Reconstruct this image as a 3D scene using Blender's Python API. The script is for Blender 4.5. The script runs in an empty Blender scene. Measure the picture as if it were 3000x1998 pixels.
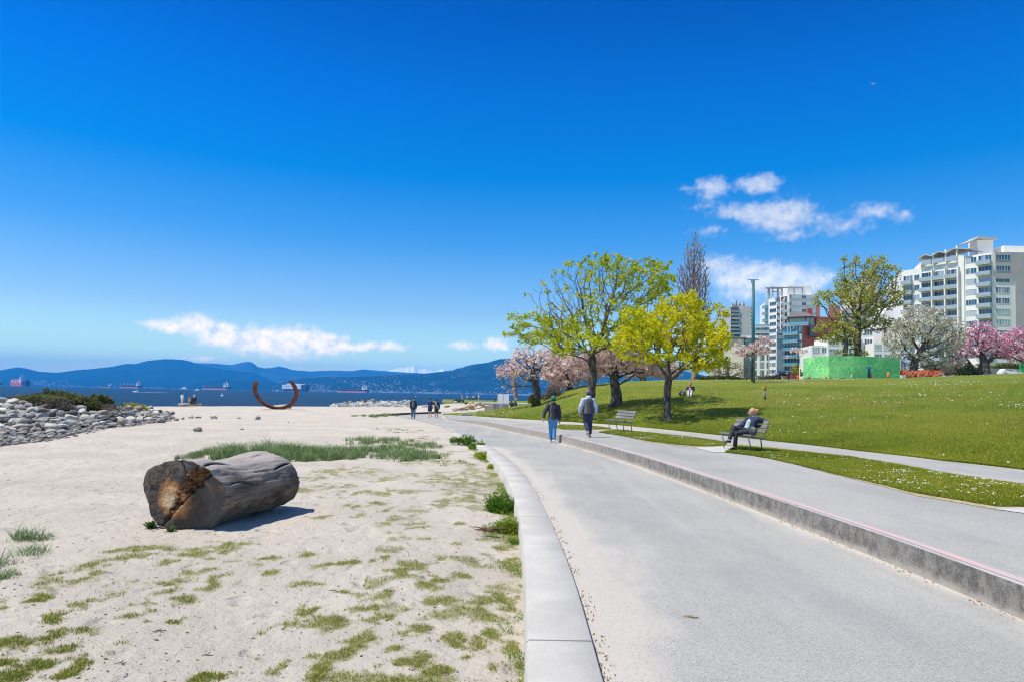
import bpy, bmesh, math, random
import numpy as np
from mathutils import Vector, Matrix, noise as mnoise

sc = bpy.context.scene
R = math.radians
SKY_TINT = [(0.0, (.95,1.0,.72)), (0.028, (0.9, 1.0, 0.72)), (0.0757, (0.5, 0.62, 0.68)), (0.1364, (0.15, 0.46, 0.70)), (0.1951, (0.0, 0.382, 0.721)), (0.2643, (0.0, 0.313, 0.742)), (0.3281, (0.0, 0.219, 0.619)), (.37, (.0,.2,.6)), (.48, (.40,.48,.60)), (1.0, (.46,.53,.62))]
SKY_GAIN = 0.2
SAND1, SAND2 = (.55, .488, .40), (.48, .424, .345)
ASPH1, ASPH2 = (.315, .308, .272), (.375, .362, .32)
SEA1, SEA2 = (.002, .028, .07), (.005, .045, .10)
HAZE_COL = (.04, .42, 1.0, 1); HAZE_D = 1.0e-4
# ------------------------------------------------------------------ camera
EYE = np.array([0.0, 0.0, 1.75])
PITCH, ROLL, SHIFT = R(2.5), R(1.1), 0.0230
cam_d = bpy.data.cameras.new('camera'); cam = bpy.data.objects.new('camera', cam_d)
sc.collection.objects.link(cam); sc.camera = cam
cam_d.lens = 24; cam_d.sensor_width = 36; cam_d.shift_y = SHIFT
cam_d.clip_start = 0.1; cam_d.clip_end = 60000
cam.matrix_world = Matrix.Translation((0, 0, 1.75)) @ Matrix.Rotation(math.pi/2+PITCH, 4, 'X') @ Matrix.Rotation(ROLL, 4, 'Z')
# ------------------------------------------------------------------ view
sc.view_settings.view_transform = 'Standard'; sc.view_settings.look = 'None'
sc.view_settings.gamma = 1; sc.view_settings.use_curve_mapping = False
sc.view_settings.exposure = 0.25
sc.cycles.max_bounces = 6; sc.cycles.diffuse_bounces = 3; sc.cycles.glossy_bounces = 2
sc.cycles.transparent_max_bounces = 8; sc.cycles.volume_bounces = 1; sc.cycles.filter_width = 1.15
# ------------------------------------------------------------------ sun
SUN_EL, SUN_AZ = R(64), R(-105)          # azimuth clockwise from +Y
sv = Vector((math.sin(SUN_AZ)*math.cos(SUN_EL), math.cos(SUN_AZ)*math.cos(SUN_EL), math.sin(SUN_EL)))
sl = bpy.data.lights.new('sun', 'SUN'); sl.energy = 5.0; sl.angle = R(0.5); sl.color = (1.0, 0.95, 0.87)
so = bpy.data.objects.new('sun', sl); sc.collection.objects.link(so)
so.rotation_euler = sv.to_track_quat('Z', 'Y').to_euler()

# ------------------------------------------------------------------ node helper
class NT:
    def __init__(s, tree): s.t = tree
    def n(s, typ, ins=None, **kw):
        nd = s.t.nodes.new(typ)
        for k, v in kw.items(): setattr(nd, k, v)
        for k, v in (ins or {}).items():
            sock = nd.inputs[k]
            if isinstance(v, bpy.types.NodeSocket): s.t.links.new(v, sock)
            else: sock.default_value = v
        return nd
    def math(s, op, a, b=0.0, c=0.0, clamp=False):
        nd = s.n('ShaderNodeMath', operation=op, use_clamp=clamp)
        for i, v in enumerate((a, b, c)):
            if isinstance(v, bpy.types.NodeSocket): s.t.links.new(v, nd.inputs[i])
            else: nd.inputs[i].default_value = v
        return nd.outputs[0]
    def vmath(s, op, a, b=(0, 0, 0)):
        nd = s.n('ShaderNodeVectorMath', operation=op)
        for i, v in enumerate((a, b)):
            if isinstance(v, bpy.types.NodeSocket): s.t.links.new(v, nd.inputs[i])
            elif i < len(nd.inputs):
                nd.inputs[i].default_value = v
        return nd
    def mix(s, f, a, b, blend='MIX'):
        nd = s.n('ShaderNodeMix', data_type='RGBA', blend_type=blend, clamp_factor=True)
        for k, v in ((0, f), (6, a), (7, b)):
            if isinstance(v, bpy.types.NodeSocket): s.t.links.new(v, nd.inputs[k])
            else: nd.inputs[k].default_value = (*v, 1) if k and len(v) == 3 else v
        return nd.outputs[2]
    def ramp(s, f, stops, interp='LINEAR'):
        nd = s.n('ShaderNodeValToRGB'); nd.color_ramp.interpolation = interp
        el = nd.color_ramp.elements
        while len(el) < len(stops): el.new(0.5)
        for e, (p, c) in zip(el, stops):
            e.position = p; e.color = (*c, 1) if hasattr(c, '__len__') else (c, c, c, 1)
        s.t.links.new(f, nd.inputs[0]); return nd.outputs[0]
    def noise(s, vec, scale, detail=4, rough=0.55, dist=0.0, typ=None):
        kw = {'noise_type': typ} if typ else {}
        ins = {'Scale': scale, 'Detail': detail, 'Roughness': rough, 'Distortion': dist}
        if vec is not None: ins['Vector'] = vec
        return s.n('ShaderNodeTexNoise', ins, **kw).outputs['Fac']
    def sstep(s, f, lo, hi):
        return s.n('ShaderNodeMapRange', {'Value': f, 'From Min': lo, 'From Max': hi}, interpolation_type='SMOOTHSTEP').outputs[0]

# ------------------------------------------------------------------ pixel rays of the 3000x1998 photograph
def _rot():
    a = math.pi/2+PITCH
    Rx = np.array([[1,0,0],[0,math.cos(a),-math.sin(a)],[0,math.sin(a),math.cos(a)]])
    Rz = np.array([[math.cos(ROLL),-math.sin(ROLL),0],[math.sin(ROLL),math.cos(ROLL),0],[0,0,1]])
    return Rx@Rz
MR = _rot()
def ray(u, v): return MR@np.array([(u-1500)/2000, (-(v-999)/3000+SHIFT)*1.5, -1.0])
def at(u, v, z=0.0):
    d = ray(u, v); return EYE+d*((z-EYE[2])/d[2])
def atD(u, v, D):
    d = ray(u, v); return EYE+d*(D/d[1])
def vh(u): return 1155.3+(u-1500)*0.0192      # horizon row

# ------------------------------------------------------------------ world: sky and clouds
W = bpy.data.worlds.new('World'); sc.world = W; W.use_nodes = True
wt = NT(W.node_tree); wt.t.nodes.clear()
sky = wt.n('ShaderNodeTexSky', sky_type='NISHITA', sun_disc=False, sun_elevation=SUN_EL, sun_rotation=SUN_AZ,
           altitude=0, air_density=1.0, dust_density=0.2, ozone_density=3.0).outputs[0]
gv = wt.n('ShaderNodeTexCoord').outputs['Generated']
sep = wt.n('ShaderNodeSeparateXYZ', {0: gv})
el_ = wt.math('ARCSINE', sep.outputs[2]); az_ = wt.math('ARCTAN2', sep.outputs[0], sep.outputs[1])
tint = wt.ramp(wt.math('MULTIPLY', el_, 1/1.5708, clamp=True), SKY_TINT)
skyc = wt.mix(1.0, sky, tint, 'MULTIPLY')
skyc = wt.vmath('SCALE', skyc);
skyc.inputs['Scale'].default_value = SKY_GAIN; skyc = skyc.outputs[0]
# clouds: (u, v, half-width px, half-height px, strength)
CL = [(500,955,70,20,1.0),(575,952,60,30,1.2),(645,982,60,32,1.15),(700,1012,50,22,.7),(765,998,75,38,1.2),(855,1000,95,40,1.25),(950,1010,80,30,1.1),
      (820,1035,110,22,.7),(1030,1015,55,14,.9),(1110,1013,75,15,.85),(590,1052,60,9,.55),(1358,1013,38,14,.8),(1455,1008,42,18,1.0),(440,950,40,9,.5),
      (2085,552,52,28,.85),(2015,556,25,8,.35),(2218,538,60,24,.9),(2070,602,45,12,.45),(2190,622,90,22,.9),(2285,635,90,40,1.25),(2320,690,62,16,.6),
      (2400,640,45,20,.5),(2460,668,80,26,.55),(2555,622,62,24,.7),(2640,636,32,20,.5),(2070,680,42,14,.5),(2110,783,65,34,.85),(2200,815,110,42,1.25),
      (2310,825,110,40,1.2),(2360,800,50,22,.5),(2180,860,80,24,.7),(2290,575,50,14,.25)]
comb = wt.n('ShaderNodeCombineXYZ', {0: az_, 1: el_}).outputs[0]
n1 = wt.n('ShaderNodeTexNoise', {'Vector': comb, 'Scale': 24.0, 'Detail': 5.0, 'Roughness': 0.6})
w1 = wt.vmath('SUBTRACT', n1.outputs['Color'], (0.5, 0.5, 0.5)).outputs[0]
w2 = wt.vmath('MULTIPLY', w1, (0.030, 0.014, 0)).outputs[0]
cw = wt.vmath('ADD', comb, w2).outputs[0]
acc = None
lowacc = None
for (u, v, hw, hh, st) in CL:
    d = ray(u, v); az = math.atan2(d[0], d[1]); ee = math.asin(d[2]/np.linalg.norm(d))
    sx = 2000*(1+((u-1500)/2000)**2)/1.0;
    a = wt.vmath('SUBTRACT', cw, (az, ee, 0)).outputs[0]
    sxx = 2000*(1+((u-1500)/2000)**2)
    b = wt.vmath('MULTIPLY', a, (sxx/hw, sxx**.5*2000**.5/hh, 0)).outputs[0]
    l = wt.vmath('LENGTH', b).outputs['Value']
    m = wt.math('MULTIPLY', wt.math('SUBTRACT', 1.55, l), st)
    acc = m if acc is None else wt.n('ShaderNodeMath', {0: acc, 1: m, 2: 0.35}, operation='SMOOTH_MAX').outputs[0]
fine = wt.noise(comb, 75, 7, .62)
dens = wt.math('ADD', acc, wt.math('MULTIPLY', wt.math('SUBTRACT', fine, .5), 1.6))
cmask = wt.sstep(dens, 0.05, 1.15)
up = wt.vmath('ADD', comb, (-0.006, 0.010, 0)).outputs[0]
fine2 = wt.noise(up, 60, 5, .6)
shade = wt.math('ADD', wt.math('MULTIPLY', wt.math('SUBTRACT', wt.noise(comb, 60, 5, .6), fine2), 2.2), wt.math('MULTIPLY', acc, 0.30))
ccol = wt.ramp(wt.math('ADD', shade, 0.28, clamp=True), [(0.0, (.46, .60, .86)), (0.5, (.72, .80, .93)), (1.0, (.95, .96, .98))])
cb = wt.vmath('SCALE', wt.ramp(wt.math('MULTIPLY', el_, 1/1.5708, clamp=True), [(0, (1.0,.8,.5)), (.028, (.93,.72,.42)), (.06, (.55,.48,.37)), (.0757, (.47,.43,.36)), (.105, (.36,.36,.35)), (.135, (.275,.28,.30)), (1, (.26,.27,.29))])); cb.inputs['Scale'].default_value = 2.75
ccol = wt.mix(1.0, ccol, cb.outputs[0], 'MULTIPLY')
final = wt.mix(wt.math('MULTIPLY', cmask, .92), skyc, ccol)
bg = wt.n('ShaderNodeBackground', {'Color': final, 'Strength': 1.0})
wo = wt.n('ShaderNodeOutputWorld', {'Surface': bg.outputs[0]})
# ------------------------------------------------------------------ building helpers
C = sc.collection
rnd = random.Random(7); rng = np.random.default_rng(7)
def tag(o, label=None, cat=None, group=None, kind=None):
    if label: o['label'] = label
    if cat: o['category'] = cat
    if group: o['group'] = group
    if kind: o['kind'] = kind
    return o
def empty(name, loc=(0, 0, 0), rz=0.0, label=None, cat=None, group=None):
    o = bpy.data.objects.new(name, None); C.objects.link(o); o.location = [float(c) for c in loc]; o.rotation_euler = (0, 0, rz)
    o.empty_display_size = .2
    return tag(o, label, cat, group)
def npmesh(name, V, F, mats, parent=None, attr=None, mi=None, smooth=True):
    """V (n,3); F (m,k) array or list of arrays of equal k"""
    me = bpy.data.meshes.new(name)
    Fs = F if isinstance(F, list) else [F]
    Fs = [np.asarray(f, dtype=np.int32) for f in Fs if len(f)]
    V = np.asarray(V, dtype=np.float32)
    me.vertices.add(len(V)); me.vertices.foreach_set('co', V.ravel())
    nl = sum(f.size for f in Fs); nf = sum(len(f) for f in Fs)
    me.loops.add(nl); me.polygons.add(nf)
    me.loops.foreach_set('vertex_index', np.concatenate([f.ravel() for f in Fs]))
    tot = np.concatenate([np.full(len(f), f.shape[1], dtype=np.int32) for f in Fs])
    st = np.concatenate([[0], np.cumsum(tot)[:-1]]).astype(np.int32)
    me.polygons.foreach_set('loop_start', st); me.polygons.foreach_set('loop_total', tot)
    if mi is not None: me.polygons.foreach_set('material_index', np.asarray(mi, dtype=np.int32))
    me.update(calc_edges=True)
    me.polygons.foreach_set('use_smooth', np.full(nf, smooth, dtype=bool))
    if attr:
        for k, a in attr.items():
            at_ = me.attributes.new(k, 'FLOAT', 'POINT'); at_.data.foreach_set('value', np.asarray(a, dtype=np.float32))
    for m in (mats if isinstance(mats, (list, tuple)) else [mats]): me.materials.append(m)
    o = bpy.data.objects.new(name, me); C.objects.link(o)
    if parent: o.parent = parent
    return o
class MB:
    """collects primitives into one mesh"""
    def __init__(s): s.V = []; s.F = []; s.I = []; s.sm = []; s.cur = 0; s.smooth = False
    def add(s, vs, fs, smooth=None):
        b = len(s.V); s.V += [tuple(float(c) for c in v) for v in vs]
        for f in fs: s.F.append([b+i for i in f]); s.I.append(s.cur); s.sm.append(s.smooth if smooth is None else smooth)
        return s
    def box(s, c, d, rz=0.0, M=None, taper=1.0):
        x, y, z = d[0]/2, d[1]/2, d[2]/2
        vs = [Vector((sx*x*(taper if sz > 0 else 1), sy*y*(taper if sz > 0 else 1), sz*z)) for sz in (-1, 1) for sy in (-1, 1) for sx in (-1, 1)]
        if rz: m = Matrix.Rotation(rz, 3, 'Z'); vs = [m@v for v in vs]
        if M: vs = [M@v for v in vs]
        vs = [v+Vector(c) for v in vs]
        return s.add(vs, [(0,2,3,1),(4,5,7,6),(0,1,5,4),(2,6,7,3),(0,4,6,2),(1,3,7,5)], False)
    def bar(s, a, b, w, h=None):
        """box beam between two points"""
        a, b = Vector(a), Vector(b); h = h or w
        q = (b-a).to_track_quat('Z', 'Y').to_matrix(); c = (a+b)/2
        return s.box(c, (w, h, (b-a).length), M=q)
    def tube(s, pts, rad, n=8, caps=True, smooth=True):
        pts = [Vector([float(c) for c in p]) for p in pts]
        if not hasattr(rad, '__len__'): rad = [rad]*len(pts)
        vs = []; fs = []; up = None
        for i, p in enumerate(pts):
            t = (pts[min(i+1, len(pts)-1)]-pts[max(i-1, 0)])
            if t.length < 1e-9: t = Vector((0, 0, 1))
            t.normalize()
            if up is None: up = Vector((1, 0, 0)) if abs(t.x) < .8 else Vector((0, 1, 0))
            x = (up-t*up.dot(t)); x = x.normalized() if x.length > 1e-6 else t.orthogonal().normalized()
            up = x; y = t.cross(x)
            r = rad[i]; rx, ry = (r if hasattr(r, '__len__') else (r, r))
            for k in range(n):
                a = 2*math.pi*k/n; vs.append(p+x*(math.cos(a)*rx)+y*(math.sin(a)*ry))
        for i in range(len(pts)-1):
            for k in range(n):
                a, b = i*n+k, i*n+(k+1) % n; fs.append((a, b, b+n, a+n))
        if caps: fs.append(tuple(range(n-1, -1, -1))); fs.append(tuple((len(pts)-1)*n+k for k in range(n)))
        return s.add(vs, fs, smooth)
    def ell(s, c, r, n=12, m=8, M=None, fn=None):
        vs = []; fs = []; c = Vector([float(q) for q in c])
        for i in range(m+1):
            th = math.pi*i/m
            for k in range(n):
                a = 2*math.pi*k/n
                v = Vector((math.sin(th)*math.cos(a)*r[0], math.sin(th)*math.sin(a)*r[1], math.cos(th)*r[2]))
                if fn: v = fn(v)
                if M: v = M@v
                vs.append(c+v)
        for i in range(m):
            for k in range(n):
                a, b = i*n+k, i*n+(k+1) % n; fs.append((a, a+n, b+n, b))
        return s.add(vs, fs, True)
    def build(s, name, mats, parent=None):
        me = bpy.data.meshes.new(name); me.from_pydata(s.V, [], s.F)
        for m in (mats if isinstance(mats, (list, tuple)) else [mats]): me.materials.append(m)
        me.polygons.foreach_set('material_index', s.I); me.polygons.foreach_set('use_smooth', s.sm)
        me.update(); o = bpy.data.objects.new(name, me); C.objects.link(o)
        if parent: o.parent = parent
        return o
def copy_tree(o, parent=None):
    c = o.copy(); C.objects.link(c)
    if parent: c.parent = parent
    for ch in [q for q in bpy.data.objects if q.parent == o]: copy_tree(ch, c)
    return c
def kids(o): return [q for q in bpy.data.objects if q.parent == o]

# numpy value noise -------------------------------------------------
_perm = np.random.default_rng(3).random((256, 256))
def vn(x, y, f=1.0, oct=4, seed=0):
    x = np.asarray(x, float)*f+seed*17.3; y = np.asarray(y, float)*f+seed*31.7; tot = 0; amp = 1; s = 0
    for _ in range(oct):
        xi = np.floor(x).astype(int); yi = np.floor(y).astype(int); fx = x-xi; fy = y-yi
        fx = fx*fx*(3-2*fx); fy = fy*fy*(3-2*fy)
        a = _perm[xi % 256, yi % 256]; b = _perm[(xi+1) % 256, yi % 256]; c = _perm[xi % 256, (yi+1) % 256]; d = _perm[(xi+1) % 256, (yi+1) % 256]
        tot = tot+amp*((a*(1-fx)+b*fx)*(1-fy)+(c*(1-fx)+d*fx)*fy); s += amp
        x = x*2.03+11.1; y = y*2.03+5.7; amp *= .5
    return tot/s
def smooth(a, b, x):
    t = np.clip((np.asarray(x, float)-a)/(b-a), 0, 1); return t*t*(3-2*t)

# ------------------------------------------------------------------ materials
def mat(name, col, rough=.7, col2=None, scale=8, lo=.35, hi=.65, bump=0.0, bscale=None, spec=.5, metal=0.0, detail=5, coord='Object', subsurf=0, transl=None, rand=0.0, attr=None, stretch=None, wear=None, sheen=0):
    m = bpy.data.materials.new(name); m.use_nodes = True; t = NT(m.node_tree)
    b = m.node_tree.nodes['Principled BSDF']
    b.inputs['Roughness'].default_value = rough; b.inputs['Specular IOR Level'].default_value = spec; b.inputs['Metallic'].default_value = metal
    if sheen: b.inputs['Sheen Weight'].default_value = sheen
    vec = t.n('ShaderNodeTexCoord').outputs[coord]
    if stretch: vec = t.vmath('MULTIPLY', vec, stretch).outputs[0]
    c = None
    if col2 is not None:
        f = t.sstep(t.noise(vec, scale, detail), lo, hi); c = t.mix(f, col, col2)
    if wear is not None:   # (colour, scale, lo, hi)
        f = t.sstep(t.noise(vec, wear[1], 6, .65), wear[2], wear[3]); c = t.mix(f, c if c is not None else (*col,), wear[0])
    if attr:               # per-vertex variation 0..1 -> list of stops
        a = t.n('ShaderNodeAttribute', attribute_name='cv').outputs['Fac']; c = t.ramp(a, attr)
    if rand:
        r = t.n('ShaderNodeObjectInfo').outputs['Random']
        k = t.math('ADD', t.math('MULTIPLY', r, 2*rand), 1-rand)
        c0 = c if c is not None else (*col, 1)
        c = t.mix(1.0, c0, t.n('ShaderNodeCombineXYZ', {0: k, 1: k, 2: k}).outputs[0], 'MULTIPLY')
    if c is None: b.inputs['Base Color'].default_value = (*col, 1)
    else: m.node_tree.links.new(c, b.inputs['Base Color'])
    if bump:
        h = t.noise(vec, bscale or scale*2, 6, .6)
        bn = t.n('ShaderNodeBump', {'Height': h, 'Strength': min(1, bump), 'Distance': .02 if bump <= 1 else .02*bump})
        m.node_tree.links.new(bn.outputs[0], b.inputs['Normal'])
    if transl:
        tr = t.n('ShaderNodeBsdfTranslucent');
        if c is not None: m.node_tree.links.new(c, tr.inputs[0])
        else: tr.inputs[0].default_value = (*col, 1)
        mx = t.n('ShaderNodeMixShader', {0: transl, 1: b.outputs[0], 2: tr.outputs[0]})
        m.node_tree.links.new(mx.outputs[0], m.node_tree.nodes['Material Output'].inputs[0])
    return m
def glass_mat(name, col=(.02, .05, .08), rough=.05, curtain=None):
    m = mat(name, col, rough, spec=1.0)
    t = NT(m.node_tree); b = m.node_tree.nodes['Principled BSDF']
    if curtain:
        r = t.n('ShaderNodeObjectInfo').outputs['Random']
        vec = t.n('ShaderNodeTexCoord').outputs['Object']
        s = t.noise(t.vmath('MULTIPLY', vec, (1.0, 1.0, .05)).outputs[0], 1.3, 2)
        f = t.sstep(t.math('ADD', s, t.math('MULTIPLY', r, .5)), .74, .88)
        m.node_tree.links.new(t.mix(f, col, curtain), b.inputs['Base Color'])
    return m
# ------------------------------------------------------------------ ground curves (world metres, x as a function of y)
def curve(pts):
    p = np.array(sorted(pts, key=lambda q: q[1]));
    def f(y):
        y = np.asarray(y, float)
        # smooth: average of linear interpolation over a window
        s = 0
        for o, w in ((-1.2, 1), (-.6, 2), (0, 3), (.6, 2), (1.2, 1)): s = s+w*np.interp(y+o, p[:, 1], p[:, 0])
        return s/9
    return f
XL = curve([(-.9,-20),(-.35,-12),(-.05,-4),(.08,0),(.13,4.1),(.17,5.7),(.18,7.9),(.16,9.4),(.11,11),(.01,12.9),(-.14,15.3),(-.5,18.6),(-.82,21.3),(-1.6,25.8),(-2.75,31.2),(-4.0,37.1),(-5.7,42.9),(-7.6,48.2),(-8.8,51.4),(-9.3,53.8),(-9.4,56)])
XR = curve([(-.45,-20),(.1,-12),(.40,-4),(.53,0),(.58,4.1),(.62,6),(.61,7.6),(.55,10),(.42,13.3),(.06,17.4),(-.45,21.3),(-1.3,25.8),(-2.5,31.2),(-3.8,37.1),(-5.5,42.9)])
XK = curve([(4.3,-20),(4.3,-12),(4.28,0),(4.2,5.6),(4.15,7.5),(4.0,9.5),(3.72,12.9),(3.28,17.3),(2.62,21.5),(2.05,24.7),(1.35,27.5),(.42,30.6),(-1.48,37.8),(-2.93,41.3),(-4.3,45.5),(-4.9,50),(-5.4,54),(-5.5,58)])
LFP = [(13.2,-20),(12.8,-12),(12.5,5),(11.9,13),(11.6,15.4),(11,17.5),(10.3,20.5),(9.3,24.3),(8.1,28.5),(6.3,33.5),(3.9,39),(1.15,46.5),(-1.2,51),(-3.7,54),(-5,56)]
XF = curve(LFP)
def zU(y): return .285-.255*smooth(34, 52, y)
def atU(u, v, off=0.0):
    z = .31
    for _ in range(12): p = at(u, v, z); z = .5*z+.5*(float(zU(p[1]))+off)
    return at(u, v, z)

YB = [(-1500,40),(200,60),(500,67),(700,74),(1000,79),(1200,88),(1300,110),(1400,150),(1500,160),(1700,160)]
def sandz(x, y, bumps=True):
    x = np.asarray(x, float); y = np.asarray(y, float)
    ym = np.maximum(y, 1.0); u = 1500+2000*x/ym
    yb = np.interp(u, [a for a, b in YB], [b for a, b in YB])
    z = -.13+.112*smooth(20, 31, y)
    am = .055*(1-smooth(18, 30, y))+.006
    if bumps:
        z = z+am*(vn(x, y, 1.1, 3, 1)-.62)+am*.55*(vn(x, y, 4.5, 3, 2)-.55)
        far = smooth(.8, 6, XL(y)-x)
        z = z+far*(.16*(vn(x, y, .09, 3, 5)-.5)+.05*(vn(x, y, .5, 3, 6)-.5))*smooth(12, 30, y)
    near_curb = np.clip(1-(XL(y)-x)/.8, 0, 1)*(y < 24)*(y > -15)
    z = z-.06*near_curb*(1-smooth(14, 26, y))
    z = z-3.2*smooth(0, 16, y-yb)
    return z

# lawn heights ------------------------------------------------------
_u = [1290,1400,1480,1583,1645,1706,1821,1974,2300,2460,2640,2800,3000,3200,3600]
_v = [1212,1206,1196,1176,1149,1129,1118,1112,1111,1109,1107,1101,1094,1089,1080]
_y = [57,58,60,62,66,69,72,74,74,74,74,73,72,70,66]
_z = [1.75-(v-vh(u))/2000*y for u, v, y in zip(_u, _v, _y)]
_lfk = np.array([(x/y, y) for x, y in LFP if y >= 5]); _o = np.argsort(_lfk[:, 0]); _lfk = _lfk[_o]
def lawnz(x, y):
    x = np.asarray(x, float); y = np.asarray(y, float); k = x/np.maximum(y, 1); u = 1500+2000*k
    yf = np.interp(k, _lfk[:, 0], _lfk[:, 1]); yc = np.interp(u, _u, _y); zc = np.interp(u, _u, _z)
    z0 = zU(yf); s = np.clip((y-yf)/(yc-yf), 0, 1.0)
    sh = s*1.45-.45*s**2.2
    z = z0+(zc-z0)*sh
    z = z+(.10*(vn(x, y, .12, 3, 8)-.5)+.03*(vn(x, y, .6, 2, 9)-.5))*np.minimum(s*6, 1)*np.minimum((1-s)*4+.25, 1)
    z = np.where(y > yc, zc-.25*smooth(0, 10, y-yc), z)
    z = np.where(y > yc, z+np.maximum(0, zc-1.75)/yc*.90*np.clip(y-yc-4, 0, 160)*smooth(1900, 2050, u), z)
    w = smooth(1600, 1555, u); zf = zc+(-.35-zc)*smooth(1, 9, y-yc)+.5*smooth(118, 128, y)-3.6*smooth(185, 200, y)
    z = np.where(y > yc, z*(1-w)+zf*w, z)
    return np.where(s <= 0, z0-.0*(yf-y), z)
def onlawn(u, v, ymax=200):
    d = ray(u, v); y = 10.0
    while y < ymax:
        p = EYE+d*(y/d[1])
        if p[2] <= float(lawnz(p[0], p[1])): return p
        y += .15
    y = np.interp(u, _u, _y); p = EYE+d*(y/d[1]); p[2] = lawnz(p[0], p[1]); return p
def onsand(u, v):
    z = -.1
    for _ in range(10): p = at(u, v, z); z = float(sandz(p[0], p[1]))
    p[2] = z; return p

# ------------------------------------------------------------------ patches of grass on the sand (photo px centre, size px)
PT = [(421,1615,75,26),(570,1612,55,32),(680,1595,50,18),(340,1615,32,14),(292,1650,42,14),(652,1621,34,14),(503,1640,34,16),(204,1690,82,30),(245,1772,60,22),(326,1731,52,36),(408,1770,40,22),
      (489,1711,58,26),(387,1796,64,18),(68,1762,62,30),(163,1812,40,20),(197,1845,36,18),(265,1838,32,16),(82,1880,84,34),(197,1890,70,26),(312,1908,46,26),(122,1942,86,30),(183,1970,60,28),(258,1935,40,20),
      (30,1925,60,20),(20,1985,60,20),(537,1751,38,16),(530,1809,40,14),(468,1809,36,14),(550,1672,34,12),(598,1668,30,10),(700,1636,30,10),(790,1640,50,12),(802,1672,30,12),(630,1700,40,26),(890,1625,34,10),(960,1652,42,12),(1022,1645,30,8),
      (1120,1640,36,8),(1206,1655,48,14),(1290,1635,28,14),(1180,1675,66,22),(1270,1700,60,26),(1110,1738,62,22),(1020,1725,40,10),(1280,1760,62,20),(1355,1680,34,10),(900,1708,52,12),(920,1780,46,24),(1070,1780,50,16),(1160,1770,40,20),
      (970,1820,60,30),(1110,1810,70,22),(820,1838,44,26),(1215,1835,64,28),(1310,1795,44,20),(1420,1770,60,40),(1480,1740,40,50),(1060,1880,70,34),(1150,1905,60,26),(1330,1870,40,22),(1390,1900,60,20),(1200,1925,70,26),(1290,1960,60,18),
      (850,1945,60,28),(920,1940,90,30),(980,1975,110,30),(1120,1975,80,26),(600,1988,50,16),(680,1985,60,18),(760,1930,20,8),(1010,1900,50,24),(880,1810,30,18),(1440,1850,50,30),(1510,1860,30,30),(1520,1960,30,40),(1460,1935,40,20),(1500,1640,34,40),
      (1480,1590,30,14),(1220,1535,50,14),(1120,1535,24,6),(1000,1550,20,6),(940,1520,26,8),(1040,1478,50,10),(1110,1472,30,8),(1130,1490,26,8),(1050,1510,24,8),(1160,1515,24,8),(1350,1530,36,8),(1440,1560,24,8),
      (1010,1380,120,14),(1130,1400,60,10),(980,1420,70,10),(1180,1395,40,8),(1240,1350,80,12),(1150,1440,90,10),(1060,1440,70,8),(1300,1400,60,20),(1380,1400,70,26),(1400,1450,60,30),(1290,1470,60,14),(1220,1480,30,8),(1330,1440,50,12),(1430,1395,40,26),
      (870,1430,70,8),(900,1400,60,8),(960,1455,50,6),(1250,1580,40,6),(1320,1590,30,6),(1400,1620,30,10),(790,1405,30,8),(740,1410,30,6)]
PW = []
for u, v, a, b in PT:
    p = at(u, v, -.13); q = at(u+a, v, -.13); r_ = at(u, v-b, -.13); r2 = at(u, v+b, -.13)
    PW.append((p[0], p[1], q[0]-p[0], (r_[1]-r2[1])/2))
PW = np.array(PW)
def patch(x, y):
    x = np.asarray(x, float); y = np.asarray(y, float); sh = x.shape; x = x.ravel(); y = y.ravel(); out = np.zeros_like(x)
    wx = x+.10*(vn(x, y, 5, 3, 11)-.5)*2; wy = y+.14*(vn(x, y, 4, 3, 12)-.5)*2
    for cx, cy, rx, ry in PW:
        m = (np.abs(x-cx) < rx*2) & (np.abs(y-cy) < ry*2)
        if m.any():
            d = np.hypot((wx[m]-cx)/rx, (wy[m]-cy)/ry); out[m] = np.maximum(out[m], np.clip(1.5-d, 0, 1))
    out *= np.clip((vn(x, y, 7, 3, 13)-.33)*2.8, 0.1, 1)
    # scattered thin growth
    edge = np.clip(1-(XL(y)-x)/1.0, 0, 1)*(x < XL(y))*(y < 30)*(y > 0)
    sc_ = np.clip((vn(x, y, 2.2, 4, 14)-.60+.13*edge)*4, 0, .55)*(x > -4.5)*(y < 24)*(y > 3)*(x > -1.2-.12*np.maximum(y-5, 0)-.0*y)
    return np.maximum(out, sc_).reshape(sh)

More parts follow.
